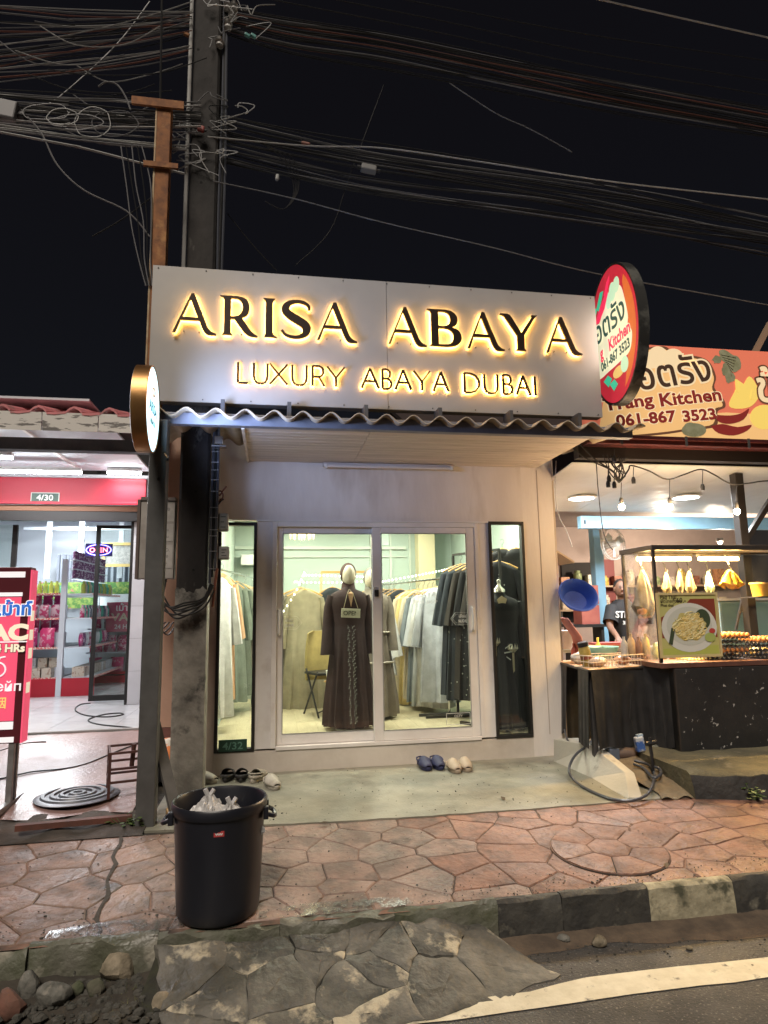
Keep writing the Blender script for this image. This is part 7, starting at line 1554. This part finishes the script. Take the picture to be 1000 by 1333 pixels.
def wire_basket(p, rz, w, d, h, m, label, group=None, n=7):
    t_ = thing('wire_basket', label, 'basket', p, rz, group)
    for z in (0.004, h*.5, h): obj('rim', MB().tube([(-w/2,-d/2,z),(w/2,-d/2,z),(w/2,d/2,z),(-w/2,d/2,z),(-w/2,-d/2,z)], .0045 if z == h else .003, 5), m, t_, local=True)
    for i in range(n+1):
        x = -w/2+w*i/n; obj('wire', MB().tube([(x,-d/2,h),(x,-d/2,.004),(x,d/2,.004),(x,d/2,h)], .0028, 4), m, t_, local=True)
    for i in range(1, 4):
        yy = -d/2+d*i/4; obj('wire', MB().tube([(-w/2,yy,h),(-w/2,yy,.004),(w/2,yy,.004),(w/2,yy,h)], .0028, 4), m, t_, local=True)
    return t_
wire_basket((3.72,-.62,.908), 0, .16, .22, .16, M('yellow_wire', (.6,.5,.2), .5), 'yellow wire basket of packets inside the cart behind the poster edge', n=5)
for k, (px, c_) in enumerate(((813, (.45,.42,.38)), (822, (.5,.35,.2)), (832, (.30,.16,.10)), (841, (.5,.36,.1)))):
    p = W(px, 845-4*(k % 2), -.55); single('sauce_bottle', MB().lathe([(.03,-.07),(.032,-.06),(.03,.05),(.012,.08),(.012,.11)], p, 12), M('sauce_%d' % k, c_, .35, 0, tuple(a*.6 for a in c_), 10), ('white squeeze bottle behind the left cart pane', 'amber sauce bottle behind the left cart pane', 'dark brown sauce bottle behind the left cart pane', 'yellow sauce bottle by the cart corner bar')[k], 'bottle', smooth=True)
# clutter inside the cart and on shelves behind it
CL = [M('clutter_%d' % i, c, .45, 0, tuple(a*.5 for a in c), 24, lo=.5, hi=.56) for i, c in enumerate(((.55,.48,.36),(.50,.22,.10),(.25,.32,.16),(.60,.55,.50),(.55,.40,.10),(.30,.12,.08)))]
ORD = ['first','second','third','fourth','fifth','sixth','seventh','eighth','ninth','tenth','eleventh','twelfth','thirteenth','fourteenth']
rk_ = random.Random(8)
for i in range(9):
    x = 3.34+.055*i; h = rk_.uniform(.10, .2); m = CL[i % 6]
    mb = MB().lathe([(.026,0),(.028,.01),(.028,h*.65),(.012,h*.8),(.012,h)], (x, -.42-.03*(i % 3), .906), 10) if i % 3 else MB().ell((x, -.45, .906+h*.45), (.045,.04,h*.45), 12, 8, .1, rk_)
    single('condiment', mb, m, '%s condiment from the left along the back of the cart' % ORD[i], 'condiment', 'condiments along the back of the cart', smooth=True)
for i in range(6):
    x = 4.12+.10*i; single('noodle_bundle', MB().ell((x, -.45, .945), (.055,.05,.04), 12, 8, .16, rk_), CL[(0, 4)[i % 2]], '%s bundle of dry noodles from the left behind the egg trays' % ORD[i], 'noodles', 'noodle bundles behind the egg trays')
sh2 = thing('wall_shelf', 'long wall shelf of jars and packets on the kitchen back wall', 'shelf', (6.5, 4.9, 1.5))
for z in (1.30, 1.72): obj('board', MB().box(5.0, 8.6, 4.85, 5.19, z, z+.03), M('shelf_wood', (.35,.25,.17), .6), sh2)
for x in (5.05, 6.8, 8.5): obj('bracket', MB().box(x, x+.03, 4.9, 5.19, 1.05, 1.299), DARKSTEEL, sh2)
for j_, z in enumerate((1.332, 1.752)):
    for i in range(13):
        x = 5.2+.26*i; h = rk_.uniform(.14, .30); single('jar' if i % 2 else 'packet', MB().lathe([(.07,0),(.075,.01),(.075,h*.8),(.05,h*.86),(.052,h)], (x, 5.0, z), 12) if i % 2 else MB().box(x-.08, x+.08, 4.95, 5.08, z, z+h), CL[(i+j_) % 6], '%s container from the left on the %s kitchen wall shelf' % (ORD[i], ('lower', 'upper')[j_]), 'container', 'containers on the kitchen wall shelves', smooth=bool(i % 2))
p = W(975, 790, .6); fr_ = thing('glass_fridge', 'pale blue lit glass fridge behind the egg trays', 'fridge', (p.x+.2, .7, RZ)); obj('case', MB().box(p.x-.45, p.x+1.2, .5, 1.0, RZ, W(960,782,.5).z), M('fridge_blue', (.34,.48,.50), .3), fr_, bevel=.01); obj('top', MB().box(p.x-.47, p.x+1.22, .48, 1.02, W(960,782,.5).z+.001, W(960,779,.5).z), WHITEPLASTIC, fr_)
obj('pane', MB().box(p.x-.42, p.x+1.15, .49, .497, .85, W(960,785,.5).z), CLEAR, fr_)
single('spoon_rack', MB().bar(W(968,772,-.2), W(958,820,-.2), .02).bar(W(973,772,-.2), W(963,800,-.2), .015), CHROME, 'steel ladle leaning behind the yellow noodle bag', 'ladle')

# ---- step, wedge, mound
STEPM = M('mossy_step_concrete', (.15,.13,.075), .9, 0, (.09,.08,.05), 5, bump=.012, bscale=26, col3=(.22,.19,.13), scale3=7, lo3=.6, hi3=.75); STEPF = M('black_step_front', (.018,.017,.016), .7, 0, (.035,.033,.03), 6, bump=.012, bscale=20)  # STEPF: near-black front, darker than the top of the step
rt_ = random.Random(14); mb = MB(); rings = []
for i in range(26):
    x = 3.04+2.6*i/25; j_ = lambda a: rt_.uniform(-a, a); fy = -1.60+.12*math.exp(-(i*.35)**1.2)
    rings.append([(x,-.60,.0),(x,-.60,.19),(x,-.90,.182+j_(.006)),(x,fy+.05,.172+j_(.01)),(x,fy+.012+j_(.008),.15+j_(.01)),(x,fy-.012+j_(.01),.07),(x,fy-.03+j_(.01),-.03)])
single('step', MB().loft(rings, True), STEPM, 'mossy concrete step with dark front under the food cart', 'step', smooth=True)
obj('front_face', MB().add([v for i in range(26) for v in ((rings[i][4][0], rings[i][4][1]-.006, rings[i][4][2]-.004), (rings[i][5][0], rings[i][5][1]-.006, rings[i][5][2]), (rings[i][6][0], rings[i][6][1]-.006, rings[i][6][2]))], [q for i in range(25) for q in ((3*i, 3*i+3, 3*i+4, 3*i+1), (3*i+1, 3*i+4, 3*i+5, 3*i+2))]), STEPF, bpy.data.objects['step'], smooth=True)
WED = M('pale_wedge_concrete', (.46,.44,.385), .75, 0, (.42,.40,.34), 3, bump=.004, bscale=24, col3=(.14,.13,.10), scale3=4, lo3=.6, hi3=.75)
A_, B_ = G(728, 992, .008), G(818, 1040, .008)
top_ = [W(728, 962, A_.y+.02), W(760, 970, A_.y-.25)]
mb = MB().add([(A_.x-.03,A_.y+.05,.0),(A_.x-.02,A_.y+.05,.20),(2.70,-.62,.215),(2.72,-1.12,.11),(B_.x,B_.y,.02),(B_.x-.01,B_.y,.0),(2.58,-.8,.0), (A_.x+.25,A_.y+.05,0),(A_.x+.22,A_.y+.05,.20),(2.80,-.62,.2),(2.80,-1.12,.10),(2.68,-1.42,.0)],
    [(0,6,2,1),(6,3,2),(6,5,4,3),(1,2,9,8),(2,3,10,9),(3,4,11,10),(8,9,10,11,7),(0,1,8,7),(4,5,11)])
single('ramp_wedge', mb, WED, 'pale painted concrete wedge sloping down beside the shop plinth', 'concrete wedge', bevel=.006)
mb = MB(); mb.grid(lambda u, v: (2.78+.55*u+.05*math.sin(v*9), -1.50+1.1*v, .012+.13*min(1,v*1.5)*math.sin(PI*(.12+.8*u))**.7+.012*math.sin(u*23+v*5)*math.cos(v*17)), 22, 26); struct('mound', mb, M('earthen_concrete', (.20,.15,.09), .95, 0, (.13,.10,.065), 6, bump=.014, bscale=22), smooth=True)

# ---- table with black cloth and the things on it
TA, TB, TC, TD = Vector((2.80,.20,0)), Vector((2.65,-.78,0)), Vector((3.235,-.60,0)), Vector((3.235,.24,0)); TZ = .838
tb_ = thing('side_table', 'small table with orange board top draped in black cloth beside the cart', 'table', (2.95, -.3, .06))
obj('tabletop', MB().add([p_+Vector((0,0,TZ+d)) for d in (0, .022) for p_ in (TA, TB, TC, TD)], [(3,2,1,0),(4,5,6,7),(0,1,5,4),(1,2,6,5),(2,3,7,6),(3,0,4,7)]), M('orange_board', (.58,.34,.16), .5, 0, (.50,.26,.12), 5), tb_, bevel=.003)
for p_ in (TA, TB, TC, TD): c0 = (TA+TB+TC+TD)/4; q = p_.lerp(c0, .12); obj('leg', MB().box(q.x-.02, q.x+.02, q.y-.02, q.y+.02, .06, TZ-.001), DARKSTEEL, tb_)
BCL = M('black_tarpaulin', (.014,.014,.015), .42, 0, (.03,.029,.029), 4, bump=.004, bscale=14, rough2=.6)
cl = thing('table_cloth', 'black tarpaulin hanging down round the side table with an opening at the left', 'tarpaulin', (2.95, -.4, .06))
def drape(a, b, z0_, z1_, n, amp, seed, out):
    def fn(u, v):
        p_ = a.lerp(b, u); f = (1-v)*amp*(math.sin(u*19+seed)+.6*math.sin(u*41+2*seed)); return (p_.x+out.x*(.014+f+.03*(1-v)), p_.y+out.y*(.014+f+.03*(1-v)), z0_+(z1_-z0_)*v+.012*math.sin(u*9)*(1-v))
    return MB().grid(fn, n, 10)
obj('front_drape', drape(TB, TC, .215, TZ+.012, 50, .009, 1, Vector((.3,-.95,0))), BCL, cl, smooth=True); obj('left_drape', drape(TA, TA.lerp(TB, .38), .215, TZ+.012, 20, .01, 2, Vector((-1,.1,0))), BCL, cl, smooth=True); obj('left_drape', drape(TA.lerp(TB, .72), TB, .215, TZ+.012, 16, .008, 3, Vector((-1,.1,0))), BCL, cl, smooth=True); obj('added_back_drape', drape(TD, TA, .07, TZ+.0, 24, .008, 4, Vector((0,1,0))), BCL, cl, smooth=True)  # black back drape added to keep the left opening dark
obj('right_drape', drape(TC, Vector((3.36,-.80,0)), .19, TZ+.03, 20, .012, 5, Vector((.2,-.98,0))), BCL, cl, smooth=True)
obj('edge_fold', MB().tube([TA+Vector((-.015,0,TZ+.012)), TB+Vector((-.012,-.012,TZ+.012)), TC+Vector((0,-.016,TZ+.012))], .013, 6), BCL, cl, smooth=True)
TT = TZ+.0225
CRW = M('cream_wire', (.62,.52,.40), .5)
def tp(u, v): a = TB.lerp(TC, u); b = TA.lerp(TD, u); return a.lerp(b, v)+Vector((0,0,TT))
wire_basket(tp(.29,.17), .27, .32, .24, .105, CRW, 'left cream wire basket of packets on the table front', 'cream wire baskets on the side table', 9); wire_basket(tp(.80,.16), .27, .25, .24, .10, CRW, 'right cream wire basket with an orange packet on the table front', 'cream wire baskets on the side table', 7)
p = tp(.13, .20); j_ = thing('glass_jar', 'tall jar of pickles with black lid leaning in the left wire basket', 'jar', p+Vector((0,0,.006))); j_.rotation_euler = (0, -.22, 0)
obj('jar', MB().lathe([(.044,0),(.05,.01),(.05,.15),(.042,.17),(.042,.18)], n=20), M('pickle_jar', (.44,.33,.10), .2, 0, (.30,.22,.06), 14), j_, local=True, smooth=True); obj('lid', MB().lathe([(.046,.18),(.047,.215),(.04,.22),(.001,.221)], n=20), BLACKPLASTIC, j_, local=True); obj('label', MB().lathe([(.0505,.07),(.0508,.10)], n=20, cap=False), M('jar_label', (.20,.05,.03), .5), j_, local=True)
for u, v, c_, lab, s in ((.33,.19,(.55,.36,.10),'yellow packet lying in the left wire basket',1),(.24,.12,(.50,.40,.32),'pale pinkish packet in the left wire basket',2),(.80,.17,(.60,.27,.12),'orange packet lying in the right wire basket',3)):
    p = tp(u, v)+Vector((0,0,.008)); single('packet', MB().ell((p.x, p.y, p.z+.04), (.075,.06,.04), 14, 8, .10, random.Random(s)), M('packet_%d' % s, c_, .4, 0, tuple(a*.7 for a in c_), 14), lab, 'packet', smooth=True)
p = tp(.30,.55); single('plastic_bag', MB().ell((p.x-.02, p.y, p.z+.055), (.10,.08,.055), 18, 10, .12, random.Random(5)), BAGW, 'crumpled clear bag behind the left wire basket', 'plastic bag', smooth=True)
p = tp(.72,.55); bw = thing('bowl', 'turquoise translucent bowl of greens on the side table', 'bowl', p+Vector((0,0,.03))); obj('bowl', MB().lathe([(.07,0),(.11,.03),(.15,.09),(.162,.12),(.155,.12),(.10,.035),(.001,.015)], n=32), M('turquoise_plastic', (.22,.50,.47), .3, 0, (.18,.42,.40), 5), bw, local=True, smooth=True); obj('greens', MB().ell((.02,0,.075), (.10,.09,.04), 14, 8, .14, random.Random(3)), M('greens', (.07,.13,.05), .7), bw, local=True); obj('stand', MB().lathe([(.10,-.03),(.10,0)], n=20), WHITEPLASTIC, bw, local=True)
for u, v, c_, lab, h in ((.48,.80,(.62,.42,.08),'yellow sauce bottle standing behind the bags on the side table',.20),(.95,.86,(.60,.52,.14),'pale yellow bottle with green label at the back of the side table',.22),(.36,.88,(.35,.08,.05),'dark red bottle at the back of the side table',.17),(.42,.92,(.5,.2,.06),'orange bottle at the back of the side table',.17)):
    p = tp(u, v); single('sauce_bottle', MB().lathe([(.03,0),(.032,.01),(.032,h*.6),(.012,h*.8),(.013,h)], p, 14), M('btl_'+lab[:9], c_, .3), lab, 'bottle', smooth=True)
# prep table deeper in the kitchen with tubs
pt_ = thing('prep_table', 'low preparation table behind the side table where the cook works', 'table', (3.6, 1.0, RZ)); obj('top', MB().box(2.95, 4.3, .62, 1.02, .90, .935), M('steel_top', (.35,.34,.33), .35, .6), pt_)
for x in (3.0, 4.22):
    for yy in (.66, .96): obj('leg', MB().box(x, x+.04, yy, yy+.04, RZ, .899), DARKSTEEL, pt_)
p = W(745, 824, .8); single('tub', MB().lathe([(.12,0),(.145,.19),(.15,.195),(.14,.19),(.001,.19)], (3.16,.80,.936), 24), M('pinkwhite_tub', (.50,.40,.38), .4), 'pale pink plastic tub on the preparation table', 'tub', smooth=True)
single('cutting_board', MB().box(3.42, 3.98, .66, .92, .936, .965), M('chopping_wood', (.26,.12,.06), .6), 'brown chopping board in front of the cook', 'chopping board')
single('tray_stack', MB().box(3.50,3.86,.68,.88,.966,.99), M('red_tray', (.35,.08,.07), .5), 'red tray lying on the chopping board', 'tray')
single('orange_cloth', MB().loft([[(2.838, -.02+.0*k, 1.28), (2.95, -.06, 1.10), (2.98, -.08, .9)], [(2.838, .16, 1.28), (2.95, .14, 1.10), (2.98, .12, .9)]], False, False), M('salmon_cloth', (.42,.15,.11), .8), 'salmon cloth hanging on the wall behind the jar', 'cloth', smooth=True, solid=.01)
for k, z in enumerate((1.15, 1.42)):
    p = W(771, 790, 2.2); single('carton', MB().box(p.x-.13, p.x+.13, 2.25, 2.5, z, z+.25), M('red_carton', (.34,.10,.07), .6, 0, (.26,.06,.05), 6), ('lower red carton stacked behind the cook', 'upper red carton stacked behind the cook')[k], 'carton')
single('shelf_board', MB().box(W(771,790,2.2).x-.3, W(771,790,2.2).x+.2, 2.2, 2.55, 1.11, 1.148).box(W(771,790,2.2).x-.28, W(771,790,2.2).x-.24, 2.25, 2.5, RZ, 1.11).box(W(771,790,2.2).x+.14, W(771,790,2.2).x+.18, 2.25, 2.5, RZ, 1.11), DBR, 'dark stand under the red cartons', 'stand')
# blue colander hanging by the wall
p = W(752, 776, -.10); cl_ = thing('colander', 'blue plastic colander basket hanging beside the cream wall', 'colander', p); BLU = M('blue_plastic', (.02,.06,.36), .6, 0, (.03,.08,.42), 8, spec=.25); cl_.rotation_euler = (math.radians(58), math.radians(14), math.radians(-14))
obj('basket', MB().lathe([(.085,-.10),(.115,-.085),(.155,-.01),(.17,.02),(.178,.02),(.172,.03),(.16,.022),(.145,-.01),(.105,-.078),(.001,-.09)], n=36, sx=1.05), BLU, cl_, local=True, smooth=True)
m = MB()
for k in range(60):
    a = 2.4*k; r_ = .012*math.sqrt(k)*1.0; m.tube([(r_*math.cos(a), r_*math.sin(a), -.0895), (r_*math.cos(a), r_*math.sin(a), -.083)], .0035, 5)
ho = obj('holes', m, M('colander_hole', (.012,.03,.20), .5), cl_, local=True); ho['kind'] = 'stuff'
obj('rim', MB().tube([(.178*1.05*math.cos(a), .178*math.sin(a), .024) for a in [2*PI*k/40 for k in range(41)]], .008, 6), BLU, cl_, local=True, smooth=True)
# hose, tap, can
HOSE = M('grey_hose', (.055,.058,.07), .4)
def hose(pts, r, label): single('hose', MB().tube(catmull([tuple(p_) for p_ in pts], 6), r, 8), HOSE, label, 'hose', smooth=True)
g_ = lambda x, y, z=.03: G(x, y, z)
hose([g_(800,972,.14), g_(775,968,.2), g_(752,980,.16), g_(741,1000,.10), g_(748,1016,.03), g_(770,1030,.02), g_(800,1041,.022), g_(828,1041,.03), g_(846,1030,.05), g_(852,1008,.09), g_(845,996,.12), g_(826,990,.14)], .011, 'big loop of dark grey hose lying over the pale wedge')
hose([g_(825,994,.13), g_(838,1000,.11), g_(850,1012,.09), g_(860,1008,.10), g_(858,1000,.12), g_(848,998,.13)], .011, 'small grey hose loop right of the water pump')
hose([g_(770,932,.4), g_(779,940,.36), g_(781,955,.28), g_(778,970,.2), g_(790,985,.15)], .014, 'grey hose rising out of the opening in the black tarpaulin')
hose([g_(735,950,.25), g_(740,965,.2), g_(752,972,.17), g_(765,970,.18), g_(772,962,.2)], .009, 'thin pale hose bent beside the shop wall')
p = g_(812, 985, .13); pu = thing('water_pump', 'small dirty water pump with brown motor in the middle of the hoses', 'pump', p); obj('body', MB().tube([(-.06,0,.02),(.02,0,.02),(.09,-.01,.02)], .05, 14, True, [.045,.055,.05]), M('pump_brown', (.14,.09,.065), .6, .2, (.08,.055,.045), 9), pu, local=True, smooth=True); obj('motor_end', MB().tube([(.091,-.01,.02),(.125,-.012,.02)], .042, 12), M('pump_copper', (.30,.17,.11), .5, .3), pu, local=True); obj('housing', MB().cbox((-.10,0,.03), (.09,.09,.10)), M('pump_blue_grey', (.10,.12,.16), .5), pu, local=True, bevel=.01); obj('valve', MB().tube([(-.08,0,.08),(-.08,0,.12),(-.04,0,.12)], .014, 8), CHROME, pu, local=True)
p = W(833, 975, -.82); cn = thing('detergent_pack', 'blue and white pack hanging on the tarpaulin above the hose', 'packet', p); obj('pack', MB().cbox((0,0,.04), (.075,.05,.12), 0, 0, -.12), M('blue_white_pack', (.05,.12,.36), .4, 0, (.5,.52,.54), 12, lo=.45, hi=.55), cn, local=True, bevel=.01); obj('cap', MB().cbox((.005,0,.11), (.05,.03,.018), 0, 0, -.12), M('pack_cap', (.4,.5,.6), .4), cn, local=True); obj('string', MB().tube([(0,0,.11),(-.06,.02,.25),(-.02,.04,.45)], .003, 4), BLACKRUBBER, cn, local=True)
p = g_(850, 1004, .10); tpx = thing('tap_pipe', 'black stand pipe with a tap beside the blue and white pack', 'tap', p); obj('pipe', MB().tube([(0,0,-.08),(0,0,.12),(-.01,0,.22)], .014, 8), BLACKPLASTIC, tpx, local=True, smooth=True); obj('tap', MB().tube([(-.05,-.01,.21),(.04,-.01,.22)], .018, 8).tube([(-.01,-.01,.21),(-.01,-.01,.26)], .012, 8), BLACKPLASTIC, tpx, local=True, smooth=True)

# ---- the cook
SKIN = M('cook_skin', (.15,.075,.045), .6, 0, (.12,.06,.036), 6); SHIRT = M('black_tshirt', (.005,.005,.006), .85, bump=.002, bscale=20); HAIR = M('black_hair', (.010,.009,.009), .5); PANT = M('grey_trousers', (.06,.06,.065), .85)
hp = W(799, 757, 1.55); fx, fy, hz = hp.x+.07, 1.55, hp.z+.02
cook = thing('person', 'cook in a black T-shirt with white lettering bending over the preparation table', 'person', (fx, fy, RZ))
hh = hz-RZ                                           # standing height a little bent
def V(x, y, z): return Vector((x, y, z))
joints = {'pelvis':(V(.02,.02,.50*hh),.13),'waist':(V(.02,.01,.60*hh),.125),'chest':(V(.0,-.03,.72*hh),.15),'neck0':(V(-.01,-.06,.825*hh),.062),'neck1':(V(-.02,-.08,.865*hh),.055),
 'shL':(V(-.18,-.05,.79*hh),.062),'elL':(V(-.25,-.16,.645*hh),.045),'wrL':(V(-.30,-.40,.585*hh),.032),'shR':(V(.18,-.03,.79*hh),.062),'elR':(V(.25,-.10,.63*hh),.045),'wrR':(V(.06,-.38,.60*hh),.032),
 'hipL':(V(-.09,.02,.47*hh),.10),'knL':(V(-.10,-.01,.26*hh),.065),'anL':(V(-.10,.04,.045*hh),.042),'toL':(V(-.11,-.12,.022*hh),.035),'hipR':(V(.11,.02,.47*hh),.10),'knR':(V(.12,-.01,.26*hh),.065),'anR':(V(.12,.04,.045*hh),.042),'toR':(V(.13,-.12,.022*hh),.035)}
edges_ = [('pelvis','waist'),('waist','chest'),('chest','neck0'),('neck0','neck1'),('chest','shL'),('shL','elL'),('elL','wrL'),('chest','shR'),('shR','elR'),('elR','wrR'),('pelvis','hipL'),('hipL','knL'),('knL','anL'),('anL','toL'),('pelvis','hipR'),('hipR','knR'),('knR','anR'),('anR','toR')]
fingers = []
for s, wn in ((-1,'wrL'),(1,'wrR')):
    w0 = joints[wn][0]; d = (w0-joints['el'+wn[2]][0]).normalized(); side = d.cross(V(0,0,1)).normalized(); pm = w0+d*.07+V(0,0,-.015); joints['pm'+wn] = (pm, .030); edges_.append((wn, 'pm'+wn))
    for k, (o_, L) in enumerate(((-.027,.055),(-.009,.065),(.009,.062),(.027,.05))):
        a = pm+side*o_+d*.025; b = a+d*L*.55+V(0,0,-.012); c = b+d*L*.35+V(0,0,-.028)
        for nme, q, r_, pr in (('a',a,.0095,'pm'+wn),('b',b,.0085,None),('c',c,.007,None)): joints['f%s%d%s' % (wn,k,nme)] = (q, r_)
        edges_ += [('pm'+wn,'f%s%da' % (wn,k)),('f%s%da' % (wn,k),'f%s%db' % (wn,k)),('f%s%db' % (wn,k),'f%s%dc' % (wn,k))]
    t0 = pm-d*.02-side*.03*s; joints['t'+wn+'a'] = (t0, .011); joints['t'+wn+'b'] = (t0+d*.035-side*.022*s+V(0,0,-.02), .009); edges_ += [('pm'+wn,'t'+wn+'a'),('t'+wn+'a','t'+wn+'b')]
names = list(joints); me = bpy.data.meshes.new('body'); me.from_pydata([tuple(joints[n_][0]) for n_ in names], [(names.index(a), names.index(b)) for a, b in edges_], []); me.update()
bo = bpy.data.objects.new('body', me); COL.objects.link(bo); bo.parent = cook; me.materials.append(SKIN)
sk = bo.modifiers.new('skin', 'SKIN'); sk.use_smooth_shade = True
for i, n_ in enumerate(names): me.skin_vertices[0].data[i].radius = (joints[n_][1],)*2
me.skin_vertices[0].data[names.index('pelvis')].use_root = True
bo.modifiers.new('sub', 'SUBSURF').render_levels = 2; bo.modifiers['sub'].levels = 2
hc = V(-.045, -.105, .93*hh)                         # head, turned down and to the left
mb = MB(); mb.ell(hc, (.074,.092,.108), 22, 16); mb.ell(hc+V(-.035,-.095,-.015), (.016,.022,.02), 10, 8); mb.tube([joints['neck0'][0], joints['neck1'][0], hc+V(.01,.02,-.05)], .052, 14)
for s in (-1, 1): mb.ell(hc+V(s*.075,.01,-.005), (.012,.02,.032), 10, 8)
mb.ell(hc+V(-.03,-.085,-.06), (.026,.012,.009), 10, 6)
obj('head', mb, SKIN, cook, local=True, smooth=True)
eb = MB()
for s in (-.045, .012): eb.ell(hc+V(s-.01,-.088,.012), (.012,.008,.006), 10, 6); eb.ell(hc+V(s-.01,-.086,.032), (.018,.008,.005), 10, 6)
obj('eyes', eb, HAIR, cook, local=True, smooth=True)
obj('hair', MB().ell(hc+V(.008,.022,.03), (.080,.092,.092), 22, 14, .03, random.Random(4)), HAIR, cook, local=True, smooth=True)
def ringat(c, rx, ry, n=28): return [(c[0]+rx*math.cos(2*PI*k/n)*(1+.03*math.sin(5*2*PI*k/n)), c[1]+ry*math.sin(2*PI*k/n)*(1+.03*math.sin(4*2*PI*k/n)), c[2]) for k in range(n)]
ts = MB().loft([ringat((.02,.02,.46*hh), .185, .15), ringat((.02,.01,.55*hh), .175, .145), ringat((.01,-.01,.65*hh), .19, .15), ringat((.0,-.03,.74*hh), .205, .15), ringat((0,-.04,.80*hh), .19, .12), ringat((-.005,-.05,.835*hh), .11, .09), ringat((-.01,-.06,.85*hh), .072, .075)], False)
for s, a, b in ((-1,'shL','elL'),(1,'shR','elR')):
    A0, B0 = joints[a][0]+V(-s*.04,0,.0), joints[b][0]; ts.tube([A0, A0.lerp(B0, .35), A0.lerp(B0, .78)], .08, 16, False, [.082,.085,.092])
sh_ = obj('shirt', ts, SHIRT, cook, local=True, smooth=True)
obj('trousers', MB().loft([ringat((.02,.02,.50*hh), .165, .135), ringat((.02,.02,.45*hh), .17, .14)], False).tube([joints['hipL'][0], joints['knL'][0], joints['anL'][0]], .1, 16, True, [.115,.09,.075]).tube([joints['hipR'][0], joints['knR'][0], joints['anR'][0]], .1, 16, True, [.115,.09,.075]), PANT, cook, local=True, smooth=True)
text('lettering', 'STR', .115, M('white_shirt_print', (.6,.6,.58), .7), sh_, Vector((fx-.19, fy-.20, RZ+.715*hh)), (1,.12,-.03), (.03,-.08,1), .015, .004)
text('lettering', 'kitchen' if False else '3K', .06, M('white_shirt_print', (.6,.6,.58), .7), sh_, Vector((fx-.10, fy-.20, RZ+.665*hh)), (1,.12,-.03), (.03,-.08,1), .012, .004)
